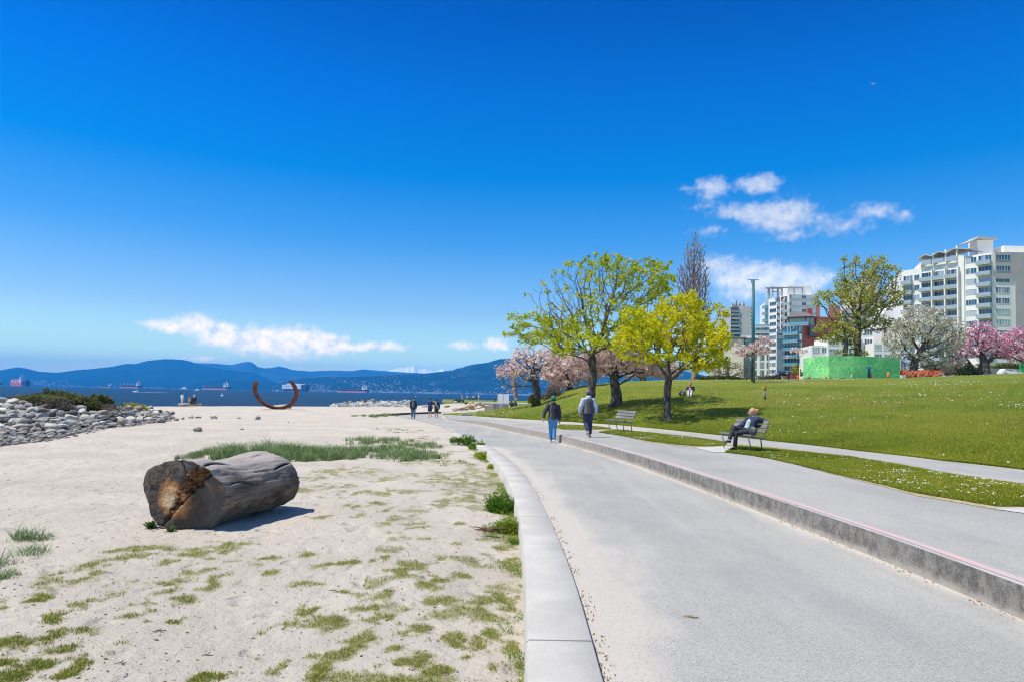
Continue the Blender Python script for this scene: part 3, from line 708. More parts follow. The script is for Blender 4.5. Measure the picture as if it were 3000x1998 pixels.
tree('maple_tree', 'bright yellow maple on the lawn behind the wooden benches, rightmost of the two maples', 'maples on the lawn', b2, D2, [(1954,1165,0),(1958,1105,0)], .185,
     [(1950,965,115,75,0,3.2,1.0),(2060,1000,85,75,-.3,2.9,1.15),(1880,990,80,60,-.3,2.8,.9),(2090,905,50,34,0,1.4,.8),(1990,900,80,50,0,2.4,.75),(2120,920,26,20,0,.6,.9),(2150,935,20,12,0,.4,.8),(2040,1060,95,38,-.5,2.6,1.2),(1930,1055,90,26,-.6,2.6,.8),(1870,930,60,50,0,1.8,.7),(1825,1005,45,52,0,2.0,.8)],
     1300, 12, M_bark, M_maple2, 13, .22, .135, step=.25, rmin=.009, thr=.016, dens=.92, keep=gaps(1.1, .45, .35, 4), wig=.14, flare=1.5)
# pale cherries behind the maples
b3 = onlawn(1572, 1188); D3 = b3[1]
tree('cherry_tree', 'pale pink cherry with thick gnarled trunk at the left end of the lawn', 'blossoming cherries', b3, D3, [(1573,1150,0),(1566,1105,0)], .30,
     [(1540,1070,75,45,0,2.2,1.0),(1480,1085,50,30,0,1.4,.9),(1600,1050,60,40,0,2.0,1.0),(1540,1025,50,22,0,1.4,.8),(1495,1130,30,30,0,.8,.35)], 700, 13, M_bark, M_blossom, 9, .34, .18, step=.38, rmin=.014, thr=.03, dens=.62, wig=.22, lump=.13, flare=1.4)
b4 = onlawn(1802, 1190); D4 = b4[1]
tree('cherry_tree', 'pale pink cherry with a thick twisted trunk between the two maples', 'blossoming cherries', b4, D4, [(1806,1150,0),(1800,1100,0),(1803,1075,0)], .30,
     [(1850,1065,125,35,0,2.4,1.0),(1750,1070,100,32,0,2.2,1.0),(1920,1080,70,30,0,1.8,.9),(1820,1030,110,26,0,2.0,.8)], 800, 14, M_bark, M_blossom, 11, .36, .18, step=.36, rmin=.014, thr=.03, dens=.9, wig=.22, lump=.13, flare=1.3)
b5 = onlawn(1668, 1143); b5 = atD(1668, 1140, 66); b5[2] = 1.6
tree('cherry_tree', 'low pale pink cherry spreading behind the left maple trunk', 'blossoming cherries', b5, 66, [(1668,1110,0)], .36,
     [(1680,1075,75,50,0,3.0,1.2),(1620,1085,45,50,0,2.2,1.0),(1730,1080,60,45,0,2.4,1.0),(1655,1120,50,24,0,2.2,.9)], 800, 15, M_bark, M_blossom, 14, .46, .24, step=.5, rmin=.02, thr=.045, dens=1.0, wig=.2, lump=.1)
b6 = onlawn(1900, 1116); b6 = atD(1885, 1118, 78); b6[2] = lawnz(b6[0], b6[1])
tree('cherry_tree', 'low pale pink cherry at the top of the slope behind the right maple trunk', 'blossoming cherries', b6, 78, [(1885,1090,0)], .3,
     [(1870,1078,80,32,0,3.0,1.1),(1950,1082,60,28,0,2.6,1.0)], 500, 16, M_bark, M_blossom, 14, .5, .26, step=.6, rmin=.022, thr=.05, dens=1.0, wig=.2)
# bare trees far behind
def far_base(u, D, v=None):
    p = atD(u, vh(u), D); z = float(lawnz(p[0], p[1])); return np.array([p[0], p[1], z-.1])
tree('poplar_tree', 'tall narrow leafless poplar rising behind the maples', None, far_base(2035, 112), 112, [(2035,980,0),(2036,930,0)], .55,
     [(2030,905,62,75,0,3.2,1.0),(2031,825,58,85,0,3.0,1.3),(2034,755,38,60,0,2.0,1.6),(2036,705,16,32,0,.9,2.4)], 3000, 17, M_barkbrown, None, 0, 0, 0, step=.9, rmin=.042, trop=(0, 0, .5), wig=.10, kill=.42, infl=4, expo=1.8, shell=.1)
tree('bare_tree', 'leafless brown tree showing through the crown of the left maple', None, far_base(1635, 125), 125, [(1636,1010,0)], .35,
     [(1650,930,45,60,0,3.5,1.0),(1640,985,50,50,0,3.5,1.0)], 500, 18, M_barkbrown, None, 0, 0, 0, step=.9, rmin=.035, trop=(0, 0, .4))
b7 = atD(1514, 1166, 88); b7[2] = 1.1
tree('bare_tree', 'slender leafless tree on the far shore lawn left of the cherry trunk', None, b7, 88, [(1508,1140,0),(1505,1115,0)], .26,
     [(1500,1095,30,45,0,1.5,1.0),(1530,1110,25,35,0,1.3,1.0)], 260, 19, M_barkbrown, None, 0, 0, 0, step=.6, rmin=.03)
# willow, big leafing tree, white and pink blossom trees at the road
tree('willow_tree', 'olive weeping willow behind the crest right of the yellow maple', None, far_base(2130, 100), 100, [(2130,1085,0)], .4,
     [(2120,1075,35,32,0,2.0,1.0),(2160,1082,28,28,0,1.6,1.0),(2100,1095,28,18,0,1.4,.9),(2180,1095,14,14,0,.8,.9)], 420, 20, M_barkbrown, M_willow, 16, .75, .22, step=.7, rmin=.03, thr=.08, trop=(0, 0, -.1), asp=.35)
tree('leafing_tree', 'large tree in sparse young olive leaf with twin trunks behind the green hoarding', None, far_base(2512, 98), 98, [(2514,1040,0),(2512,990,0),(2516,955,0)], .46,
     [(2520,850,75,65,0,4.0,1.0),(2570,790,55,42,0,3.0,.9),(2430,880,55,35,0,2.8,.8),(2600,870,50,50,0,3.0,.8),(2470,800,30,36,0,1.6,.35),(2440,970,60,50,0,3.0,.7),(2520,930,70,55,0,3.5,.8),(2620,800,28,26,0,1.4,.6),(2500,765,50,22,0,1.5,.5),(2590,960,50,30,0,2.2,.45),(2410,870,30,20,0,1.2,.6)],
     1700, 21, M_bark, M_young, 15, .66, .27, step=.75, rmin=.035, thr=.07, dens=1.0, wig=.15, keep=gaps(.45, .42, .45, 7))
tree('leafing_tree', 'slim olive-leaved tree just left of the large tree trunk, behind the green hoarding', None, far_base(2474, 96), 96, [(2476,1040,0),(2480,1000,0)], .34,
     [(2465,970,30,40,0,2.0,1.0),(2500,990,22,38,0,1.6,1.0),(2530,1040,26,16,0,1.6,.8),(2455,1030,22,20,0,1.4,.6)], 320, 22, M_bark, M_young, 9, .5, .26, step=.7, rmin=.03, thr=.07, dens=.8)
tree('blossom_tree', 'white blossoming tree behind the orange safety fencing', None, far_base(2676, 92), 92, [(2680,1060,0),(2694,1035,0)], .5,
     [(2700,960,85,60,0,4.0,1.0),(2640,990,55,50,0,3.0,1.0),(2770,985,60,60,0,3.4,1.0),(2740,1050,80,34,0,3.0,.75),(2630,1045,34,24,0,2.0,.6),(2700,915,60,26,0,2.6,.8)],
     1500, 23, M_bark, M_whiteb, 15, .55, .26, step=.7, rmin=.025, thr=.07, dens=1.0, wig=.18)
tree('cherry_tree', 'strong pink cherry with black trunk near the white car, leftmost of the two pink ones', 'pink cherries by the road', far_base(2886, 95), 95, [(2886,1075,0)], .62,
     [(2870,1000,60,50,0,3.6,1.1),(2820,1030,38,42,0,2.6,1.0),(2925,1015,50,48,0,3.0,1.0),(2870,965,40,26,0,2.2,1.0),(2800,1065,26,22,0,1.5,.5)], 1000, 24, M_bark, M_pinkb, 12, .5, .25, step=.7, rmin=.03, thr=.08, dens=.95, wig=.2)
tree('cherry_tree', 'strong pink cherry cut off by the right edge of the photo', 'pink cherries by the road', far_base(3020, 93), 93, [(3020,1070,0)], .55,
     [(3000,1000,60,52,0,3.4,1.1),(2965,1030,34,38,0,2.4,1.0),(3050,1010,50,45,0,3.0,.8),(2995,1050,40,20,0,2.0,.8)], 800, 25, M_bark, M_pinkb, 12, .5, .25, step=.7, rmin=.03, thr=.08, dens=.95, wig=.2)
# saplings with white painted trunks
b8 = onlawn(2209, 1122)
tree('cherry_sapling', 'young pink cherry with white stem in front of the teal lamp mast', 'young cherries at the crest', b8, b8[1], [(2209,1080,0),(2208,1055,0)], .075,
     [(2180,1032,32,17,0,1.2,1.0),(2235,1030,32,12,0,1.2,.9),(2240,995,26,10,0,.9,.9),(2255,1003,16,10,0,.6,.9),(2215,1015,24,16,0,1.0,.5),(2160,1010,12,16,0,.6,.4)], 330, 26, M_barkg, M_blossom, 7, .26, .19, step=.3, rmin=.015, thr=.03, dens=.75)
b9 = onlawn(2343, 1110)
tree('cherry_sapling', 'young pale cherry with thin stem left of the green hoarding', 'young cherries at the crest', b9, b9[1]+1, [(2343,1070,0),(2342,1045,0)], .06,
     [(2330,1028,18,10,0,.8,1.0),(2358,1030,14,10,0,.7,1.0),(2306,1045,10,8,0,.5,.7)], 130, 27, M_white, M_blossom, 7, .24, .18, step=.3, rmin=.015, thr=.03, dens=.75)
o_ = None
# shrubs and hedges as single plants
def bush(name, label, c, rx, ry, rz, n, m, size, seed, cat='bush', spread=.3, stem=True, group=None, asp=.6, top=.0, zbias=0, per=6):
    root = empty(name, c, 0, label, cat, group); rg = np.random.default_rng(seed)
    d = rg.normal(0, 1, (n, 3)); d /= np.linalg.norm(d, axis=1)[:, None]; d[:, 2] = np.abs(d[:, 2])
    r = .45+.55*rg.random(n)**.6; nl = 7; lo_ = rg.normal(0, .42, (nl, 3)); lo_[:, 2] = np.abs(lo_[:, 2])*.5; ls_ = rg.uniform(.35, .75, nl); li_ = rg.integers(0, nl, n); q = lo_[li_]+d*(r*ls_[li_])[:, None]; q *= (1+.55*(vn(q[:, 0]*2+seed, q[:, 1]*2+q[:, 2], 1.3, 3, seed)-.5))[:, None]
    q = q*np.array([rx, ry, rz]); V, F, cv = leaf_quads(q, per, spread, size, seed, asp)
    V[:, 2] = np.maximum(V[:, 2], -.05)
    npmesh('foliage', V, F, m, root, {'cv': cv}, smooth=False)
    if stem:
        mb = MB()
        for k in range(7):
            a = rg.random()*6.28; e = np.array([math.cos(a)*rx*.7, math.sin(a)*ry*.7, rz*rg.uniform(.6, 1.0)])
            mb.tube([(0, 0, -.05), e*.5+rg.normal(0, .03, 3)*rz, e], [.03*rz+.008, .02*rz+.006, .006], 5)
        mb.build('stem', M_barkbrown, root)
    return root
# ------------------------------------------------------------------ mountains, far shore, ships
def hill_mat(name, c1, c2, snow=None, sc_=.002):
    m = bpy.data.materials.new(name); m.use_nodes = True; t = NT(m.node_tree); b = m.node_tree.nodes['Principled BSDF']
    v = t.n('ShaderNodeTexCoord').outputs['Object']
    c = t.mix(t.sstep(t.noise(v, sc_, 6, .6), .4, .62), c1, c2)
    if snow:
        a = t.n('ShaderNodeAttribute', attribute_name='cv').outputs['Fac']
        f = t.sstep(t.math('ADD', a, t.math('MULTIPLY', t.math('SUBTRACT', t.noise(v, .004, 6, .7), .5), 1.5)), snow[0], snow[1])
        c = t.mix(f, c, (.9, .92, .95))
    m.node_tree.links.new(c, b.inputs['Base Color']); b.inputs['Roughness'].default_value = 1; b.inputs['Specular IOR Level'].default_value = 0
    return m
M_h1 = hill_mat('near_forest_haze_tint', (.008,.034,.055), (.014,.050,.080), sc_=.006)  # forest colour with the blue of distant haze painted into it
M_h2 = hill_mat('far_forest_haze_tint', (.008,.040,.075), (.012,.050,.09))  # base colour also carries painted haze blue
M_h3 = hill_mat('distant_ridge_haze_tint', (.02,.06,.10), (.04,.09,.14), (1.36, 1.6))  # ridge colour tinted blue to add to the haze
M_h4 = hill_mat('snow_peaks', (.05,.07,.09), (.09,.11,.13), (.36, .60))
def ridge(name, pts, D, depth, m, seed, rough=.35, n=420, tops=.0):
    us = np.linspace(pts[0][0], pts[-1][0], n); p = np.array(pts, float); vv = np.interp(us, p[:, 0], p[:, 1])
    w = np.array([atD(u, v, D) for u, v in zip(us, vv)]); X0 = w[:, 0]; H = np.maximum(w[:, 2]+2, 2.0)
    H = H*(1+tops*(vn(us*.09, us*0, 1, 4, seed)-.5))+tops*14*(vn(us*.6, us*0, 1, 2, seed+3)-.5)
    rows = np.array([-.25, -.1, -.04, 0, .04, .09, .15, .22, .3, .4, .5, .6, .7, .8, .9, 1.0])
    K = X0/D; Y = D-rows[:, None]*depth+0*X0[None, :]; X = Y*K[None, :]*1.0
    prof = np.where(rows < 0, 1+rows*3, (1-np.clip(rows, 0, 1))**1.15)
    nz = vn(X/ (depth*.22), Y/(depth*.22), 1, 5, seed)-.5
    amp = rough*np.clip(np.abs(rows)*6, 0, 1)*np.clip((1-rows)*4, 0, 1)
    Z = H[None, :]*(prof[:, None]+amp[:, None]*nz*prof[:, None]**.5)
    Z = np.minimum(Z, H[None, :]*(1+(EYE[2]+2)/np.maximum(H[None, :], 3))*(Y/D)*.995+0*Z) if False else Z
    lim = H[None, :]*Y/D*.985; Z = np.where(rows[:, None] > 0.001, np.minimum(Z, lim), Z)-2.2
    cv = (H[None, :]+0*Z)/max(H)*(.75+.5*prof[:, None])
    return gridmesh(name, X, Y, Z, m, {'cv': cv.ravel()})
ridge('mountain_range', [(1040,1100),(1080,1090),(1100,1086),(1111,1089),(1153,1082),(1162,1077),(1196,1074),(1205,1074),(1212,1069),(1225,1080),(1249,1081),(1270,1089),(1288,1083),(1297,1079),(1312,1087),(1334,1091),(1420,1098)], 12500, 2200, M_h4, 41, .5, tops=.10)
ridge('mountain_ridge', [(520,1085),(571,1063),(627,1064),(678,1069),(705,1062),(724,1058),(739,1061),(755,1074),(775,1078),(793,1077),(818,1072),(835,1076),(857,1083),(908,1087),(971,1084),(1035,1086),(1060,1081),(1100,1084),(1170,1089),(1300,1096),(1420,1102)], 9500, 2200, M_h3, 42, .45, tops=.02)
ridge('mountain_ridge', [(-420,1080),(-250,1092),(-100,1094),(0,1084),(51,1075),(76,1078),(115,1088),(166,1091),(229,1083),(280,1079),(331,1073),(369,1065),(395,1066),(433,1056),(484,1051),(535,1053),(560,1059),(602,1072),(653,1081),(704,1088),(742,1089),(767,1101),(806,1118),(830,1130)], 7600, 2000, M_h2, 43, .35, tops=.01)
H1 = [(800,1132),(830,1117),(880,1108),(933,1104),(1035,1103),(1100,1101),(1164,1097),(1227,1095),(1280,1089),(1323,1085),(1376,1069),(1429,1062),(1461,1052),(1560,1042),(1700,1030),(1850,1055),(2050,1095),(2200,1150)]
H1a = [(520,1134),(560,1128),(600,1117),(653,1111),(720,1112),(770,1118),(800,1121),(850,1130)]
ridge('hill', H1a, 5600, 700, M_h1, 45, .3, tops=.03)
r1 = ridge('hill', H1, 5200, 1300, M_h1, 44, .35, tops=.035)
# small far houses on the hillside: countless specks, one object
def specks():
    rg = np.random.default_rng(9); V = []; F = []; me = r1.data; co = np.empty(len(me.vertices)*3, np.float32); me.vertices.foreach_get('co', co); co = co.reshape(16, 420, 3)
    def boxat(p, s, h):
        b = len(V)*1; x, y, z = p
        for dz in (0, h):
            for dx, dy in ((-s, -s), (s, -s), (s, s), (-s, s)): V.append((x+dx, y+dy, z+dz))
        for f in ((0,1,5,4),(1,2,6,5),(2,3,7,6),(3,0,4,7),(4,5,6,7)): F.append([b+i for i in f])
    for _ in range(1900):
        j = int(rg.integers(0, 320)); r = 15-min(12.0, rg.exponential(3.4)); i = int(r); f = r-i
        if vn(j*.05, r*.25, 1, 3, 3) < .46 and r < 14: continue
        p = co[i, j]*(1-f)+co[min(i+1, 15), j]*f; p = p+rg.normal(0, 3, 3)*[1, 1, 0]
        boxat(p, rg.uniform(1.5, 4.6), rg.uniform(3, 7))
    for _ in range(420):
        j = int(rg.integers(40, 330)); p = co[15, j]+np.array([rg.normal(0, 8), -20+rg.normal(0, 4), 1.0]); boxat(p, rg.uniform(4, 11), rg.uniform(3, 8))
    for u, n in ((640, 50), (430, 60), (250, 40), (700, 40), (170, 70)):
        for _ in range(n):
            uu = u+rg.normal(0, 40); D = 5500; q = atD(uu, vh(uu)+.2, D); boxat((q[0], D-100, -1.5 if u != 170 else rg.uniform(0, 45)), rg.uniform(3, 8), rg.uniform(3, 9))
    m = mat('house_walls', (.66,.62,.63), .9, (.36,.34,.37), .02, .4, .6)
    o = npmesh('distant_houses', V, np.array(F), m, smooth=False); tag(o, 'pale far-off houses scattered over the hillside and along the shore', 'houses', kind='stuff')
specks()
# ships ------------------------------------------------------------------
M_red = mat('red_hull_paint', (.90,.32,.34), .6); M_navy = mat('dark_navy_hull', (.035,.05,.10), .6); M_shw = mat('ship_white', (.85,.85,.83), .6)
M_redl = mat('orange_red_hull', (.88,.22,.18), .6); M_deck = mat('ship_deck', (.30,.13,.11), .8); M_buff = mat('buff_crane', (.60,.50,.32), .7); M_shwin = mat('ship_window', (.06,.08,.10), .3)
M_foam = mat('white_foam', (.8,.82,.83), .9, (.5,.6,.65), .6); M_grey = mat('grey_metal', (.30,.31,.32), .5)
def hull_mesh(L, B, h0, h1, m, parent, name='hull', rake=.05, sternrake=.02):
    """plan outline lofted between two heights; bow at -x"""
    n = 9; outl = []
    for i in range(n):
        t = i/(n-1); outl.append((-L/2+L*.14*t, B/2*math.sin(t*math.pi/2)**.8))
    outl += [(L/2*.92, B/2), (L/2, B/2*.75)]
    ring = outl+[(x, -y) for x, y in reversed(outl)]
    mb = MB(); k = len(ring)
    def sc_(x, z): return x*(1+rake*(z-h0)/max(1, 1)*0)-(rake*(z)*.5 if x < -L*.3 else 0)+(sternrake*z*.4 if x > L*.4 else 0)
    lo = [(x-rake*h0*(1 if x < -L*.36 else 0), y*.96, h0) for x, y in ring]; hi = [(x-rake*h1*(1 if x < -L*.36 else 0), y, h1) for x, y in ring]
    mb.add(lo+hi, [(i, (i+1) % k, (i+1) % k+k, i+k) for i in range(k)]+[tuple(range(k, 2*k))], False)
    return mb.build(name, m, parent)
def tanker(u0, u1, vw, D, label, red=M_red, top=M_navy, cranes=0, hatches=6, group='tankers and cargo ships at anchor', hr=.40, sternframe=True, rz=R(-25), hk=1.0):
    a = atD(u0, vw, D); b = atD(u1, vw, D); L = (b[0]-a[0])*1.04; c = ((a[0]+b[0])/2, D, -2.0)
    r = empty('cargo_ship', c, math.atan2(0, 1)+rz, label, 'ship', group); H = L*.078*hk
    hull_mesh(L, L*.16, 0, H*.5, red, r, 'lower_hull'); hu = hull_mesh(L, L*.16, H*.5+.02, H, top, r, 'hull')
    s = MB(); sx = L*.39
    for i, (w, d, h) in enumerate(((.10, .13, .03), (.085, .12, .03), (.07, .11, .028), (.055, .15, .018))):
        z = H+L*(.0+sum((.03, .03, .028, .018)[:i])); s.box((sx, 0, z+L*h/2), (L*w, L*d, L*h*.97))
    su = s.build('superstructure', M_shw, r)
    w = MB()
    for i in range(4):
        z = H+L*(.018+.03*i); w.box((sx-L*.052+L*.0075*i, 0, z), (L*.002, L*.10, L*.007))
    w.build('window_band', M_shwin, su)
    f = MB(); f.box((L*.455, 0, H+L*.045), (L*.035, L*.05, L*.09)); f.build('funnel', M_buff if cranes else M_shw, r)
    q = MB(); q.tube([(sx, 0, H+L*.1), (sx, 0, H+L*.155)], L*.004, 5); q.tube([(sx, -L*.02, H+L*.135), (sx, L*.02, H+L*.135)], L*.003, 4); q.build('mast', M_shw, r)
    q = MB(); q.tube([(-L*.46, 0, H), (-L*.46, 0, H+L*.05)], L*.004, 5); q.build('foremast', M_shw, r)
    for i in range(hatches):
        x = -L*.40+L*.70*(i+.5)/hatches; hb = MB(); hb.box((x, 0, H+L*.005), (L*.085, L*.10, L*.012)); hb.build('hatch_cover', M_deck, r)
    for i in range(cranes):
        x = -L*.34+L*.62*i/max(1, cranes-1); cb = MB(); cb.box((x, 0, H+L*.03), (L*.012, L*.012, L*.06)); cb.bar((x, 0, H+L*.055), (x+L*.08, 0, H+L*.045), L*.006); cb.build('deck_crane', M_buff, r)
    return r
tanker(-70, 19, 1127.2, 3400, 'dark-hulled cargo ship with white bridge cut off by the left edge of the photo', hatches=5, cranes=3)
tanker(282, 335, 1132.7, 3700, 'small distant red and navy tanker behind the leafy shrub on the rocks')
tanker(337, 426, 1135.2, 3300, 'red and navy tanker with tall white bridge, left of the white motorboat wake', cranes=4)
tanker(580, 684, 1140.8, 3200, 'long red and navy tanker with white stern bridge left of the rusty sculpture')
tanker(980, 1086, 1149.9, 3000, 'long red tanker with white stern bridge right of the rusty sculpture')
# bright red ship with dark stern
a = atD(20, 1126.5, 3000); b = atD(94, 1126.5, 3000); L = b[0]-a[0]
r = empty('cargo_ship', ((a[0]+b[0])/2, 3000, -2), 0, 'bright red cargo ship loaded high with white deck gear and dark stern at far left', 'ship', 'tankers and cargo ships at anchor'); r.rotation_euler = (0, 0, R(-22))
hull_mesh(L*.78, 20, 0, 14, M_redl, r, 'hull').location.x = -L*.11
hs = MB(); hs.box((L*.39, 0, 12.5), (L*.22, 19, 25)); hs.build('stern_block', M_navy, r)
for i in range(7):
    q = MB(); q.box((-L*.42+i*L*.085, 0, 19+2*(i % 3)), (L*.05, 15, 9+3*(i % 2))); q.tube([(-L*.42+i*L*.085, 0, 22), (-L*.42+i*L*.085, 0, 32)], .8, 4); q.build('deck_gear', M_shw if i % 2 else M_redl, r)
q = MB(); q.box((L*.14, 0, 26), (L*.10, 16, 22)); q.box((L*.14, 0, 39), (L*.07, 18, 6)); q.build('superstructure', M_shw, r)
q = MB(); q.tube([(L*.14, 0, 40), (L*.14, 0, 50)], 1, 5); q.build('mast', M_shw, r)
# car carrier
a = atD(821, 1145.2, 3400); b = atD(910, 1145.2, 3400); L = b[0]-a[0]
r = empty('car_carrier_ship', ((a[0]+b[0])/2, 3400, -2), R(-22), 'boxy white and navy car carrier ship seen through the rusty ring sculpture', 'ship')
hull_mesh(L*.97, L*.16, 0, L*.075, M_navy, r, 'lower_hull')
q = MB(); q.box((-L*.10, 0, L*.145), (L*.78, L*.165, L*.138)); q.build('hull', M_shw, r)
q = MB(); q.box((L*.40, 0, L*.13), (L*.20, L*.166, L*.17)); q.build('stern', M_navy, r)
q = MB()
for i, x in enumerate(np.linspace(-.34, .36, 12)): q.box((L*x, 0, L*(.222+.008*(i % 3))), (L*.035, L*.06, L*(.022+.012*(i % 2))))
q.box((-L*.22, 0, L*.235), (L*.06, L*.16, L*.04)); q.build('roof_vents', M_shw, r)
M_let = mat('faded_lettering', (.30,.33,.42), .8)
for i, x in enumerate((-.36, -.31, -.29, -.265, -.24, -.215)): q = MB(); q.box((L*x, -L*.0835, L*.155), (L*.016, .3, L*.022)); q.build('hull_letter', M_let, r)
q = MB(); q.box((-L*.17, -L*.0835, L*.155), (L*.03, .3, L*.022)); q.build('hull_lettering', mat('faded_red_lettering', (.6,.3,.3), .8), r)
q = MB(); q.box((-L*.02, -L*.083, L*.004), (L*.3, .4, L*.008)); q.build('boot_stripe', M_red, r)
# small boats and a buoy
def boat(u, v, w_px, label, kind='motor'):
    D = 3.75*2000/max(1.5, v-vh(u)); D = min(D, 2600); p = atD(u, v, D); L = w_px*D/2000
    r = empty('motorboat' if kind == 'motor' else 'sailboat', (p[0], D, -2), 0, label, 'boat')
    hull_mesh(L, L*.3, 0, L*.13, M_shw, r)
    if kind == 'motor':
        q = MB(); q.box((L*.05, 0, L*.2), (L*.4, L*.22, L*.16), taper=.75); q.build('cabin', M_shw, r); q = MB(); q.box((-L*.17, 0, L*.2), (L*.02, L*.2, L*.07)); q.build('windscreen', M_shwin, r)
    else:
        q = MB(); q.tube([(0, 0, L*.1), (0, 0, L*1.25)], L*.012, 5); q.build('mast', M_shw, r)
        q = MB(); q.add([(0, 0, L*.25), (L*.42, 0, L*.25), (0, 0, L*1.2), (0, L*.02, L*.25), (L*.42, L*.02, L*.25), (0, L*.02, L*1.2)], [(0,1,2),(5,4,3),(0,3,4,1),(1,4,5,2),(2,5,3,0)]); q.build('sail', M_shw, r)
    return r, p, L
r, p, L = boat(394, 1148, 15, 'white motorboat speeding left and throwing up a spray wake')
q = MB(); rg = np.random.default_rng(2)
for i in range(26): q.ell((L*(.45+.03*i*1.5), rg.normal(0, .3), .1), (L*.09, .9, L*.045*max(.15, 1-i/16)), 6, 4)
for i in range(8): q.ell((L*.5+rg.normal(0, L*.05), rg.normal(0, .4), L*.05*i*.9), (L*.10, .8, L*.08), 6, 4)
for i in range(60): q.ell((L*(1.2+i*.09), rg.normal(0, .5), .05), (L*.07, 1.0, .12), 5, 3)
w = q.build('boat_wake', M_foam); w.location = (p[0], p[1], -2); tag(w, 'white foamy wake trailing right of the speeding motorboat', 'wake')
boat(577, 1143, 17, 'low white motorboat in front of the long tanker bow')
boat(539, 1136.5, 24, 'white yacht on the horizon left of the long tanker'); boat(811, 1143, 10, 'small white boat beside the bow of the car carrier')
for i, (u, v) in enumerate(((955,1147.5),(963,1147.8),(972,1148),(947,1147))): boat(u, v, 4, ('white sailboat moored beside the red tanker bow, number %d from the left' % (i+1)).replace('number 1', 'second').replace('number 2', 'third').replace('number 3', 'fourth').replace('number 4', 'first'), 'sail')
p = at(651, 1160, -2); r = empty('buoy', p, 0, 'white cone-topped marker buoy floating between the seated people and the sculpture', 'buoy')
k = p[1]/2000; q = MB(); q.tube([(0,0,-.3),(0,0,k*3)], k*4, 10); q.build('float', M_shw, r); q = MB(); q.tube([(0,0,k*3),(0,0,k*9),(0,0,k*10)], [k*2.4, k*1.0, k*.3], 8); q.build('tower', M_shw, r)
p = at(1218, 1162, -2); r = empty('buoy', p, 0, 'small round white mooring buoy beyond the dark-jacketed walker', 'buoy'); k = p[1]/2000
q = MB(); q.ell((0,0,k*1), (k*2, k*2, k*2)); q.build('float', M_shw, r)
# haze --------------------------------------------------------------------
hz = MB(); hz.box((0, 7000, 270), (25000, 14800, 546)); ho = hz.build('haze', [], None)
hm = bpy.data.materials.new('haze_air'); hm.use_nodes = True; t = NT(hm.node_tree); t.t.nodes.clear()
pv = t.n('ShaderNodeVolumePrincipled', {'Color': HAZE_COL, 'Density': HAZE_D, 'Anisotropy': 0.0})
t.n('ShaderNodeOutputMaterial', {'Volume': pv.outputs[0]}); ho.data.materials.append(hm); tag(ho, kind='stuff')
# ------------------------------------------------------------------ buildings behind the crest
M_wht = mat('white_render', (.86,.84,.78), .85, (.80,.775,.72), .25, .35, .7); M_cream = mat('cream_render', (.78,.70,.55), .85, (.68,.60,.46), .3)
M_gconc = mat('grey_concrete_wall', (.52,.51,.49), .9, (.44,.43,.42), .4); M_taupe = mat('taupe_render', (.50,.46,.43), .9, (.46,.42,.395), .3)
M_brick = mat('red_brick', (.46,.14,.085), .9, (.36,.10,.065), 3, .4, .6); M_brick2 = mat('salmon_brick', (.50,.235,.17), .9, (.42,.19,.14), 2)
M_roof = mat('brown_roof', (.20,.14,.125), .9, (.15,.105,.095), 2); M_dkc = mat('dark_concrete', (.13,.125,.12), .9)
M_glass = glass_mat('blue_glass', (.03,.09,.15), .06, (.42,.47,.50)); M_glassd = glass_mat('dark_glass', (.02,.04,.07), .06, (.25,.28,.30)); M_glasst = glass_mat('teal_glass', (.05,.14,.16), .06, (.35,.45,.45))
M_frame = mat('white_window_frame', (.70,.70,.68), .5); M_rail = mat('pale_balcony_panel', (.34,.41,.46), .2, spec=1.0); M_slab = mat('balcony_slab', (.46,.44,.41), .9); M_bluerail = mat('blue_glass_rail', (.10,.32,.42), .15, spec=1)
class Fac:
    """a facade plane through two ground points, measured from photo pixels"""
    def __init__(s, a, b): s.a = np.array(a[:2], float); s.b = np.array(b[:2], float); s.t = (s.b-s.a); s.L = np.linalg.norm(s.t); s.t /= s.L; s.n = np.array([s.t[1], -s.t[0]])
    def __post(s): pass
    def s_at(s, u, v=1000):
        d = ray(u, v); A = np.array([[d[0], -s.t[0]], [d[1], -s.t[1]]]); k, q = np.linalg.solve(A, s.a); return q, EYE[2]+d[2]*k
    def P(s, q, z, off=0.0): p = s.a+s.t*q+s.n*off; return (p[0], p[1], z)
def boxf(mb, F, q0, q1, z0, z1, o0, o1, o=None):
    """box on a facade: q along, z up, offset outwards from o0 to o1"""
    ps = [F.P(q, z, f) for z in (z0, z1) for q, f in ((q0, o0), (q1, o0), (q1, o1), (q0, o1))]
    if o is not None: ps = [tuple(np.array(p)-o) for p in ps]
    mb.add(ps, [(0,1,2,3),(7,6,5,4),(0,4,5,1),(1,5,6,2),(2,6,7,3),(3,7,4,0)], False)
def window(F, q0, q1, z0, z1, root, glass=M_glass, n=3, off=.0, name='window', frame=M_frame, fw=.07):
    o = np.array(root.location); m = MB(); boxf(m, F, q0, q1, z0, z0+fw, off+.003, off+.07, o); boxf(m, F, q0, q1, z1-fw, z1, off+.003, off+.07, o)
    for i in range(n+1):
        q = q0+(q1-q0)*i/n; w = fw/2; boxf(m, F, max(q0, q-w), min(q1, q+w), z0+fw, z1-fw, off+.004, off+.06, o)
    fr = m.build(name, frame, root); g = MB(); boxf(g, F, q0, q1, z0, z1, off-.05, off+.02, o); g.build('pane', glass, fr); return fr
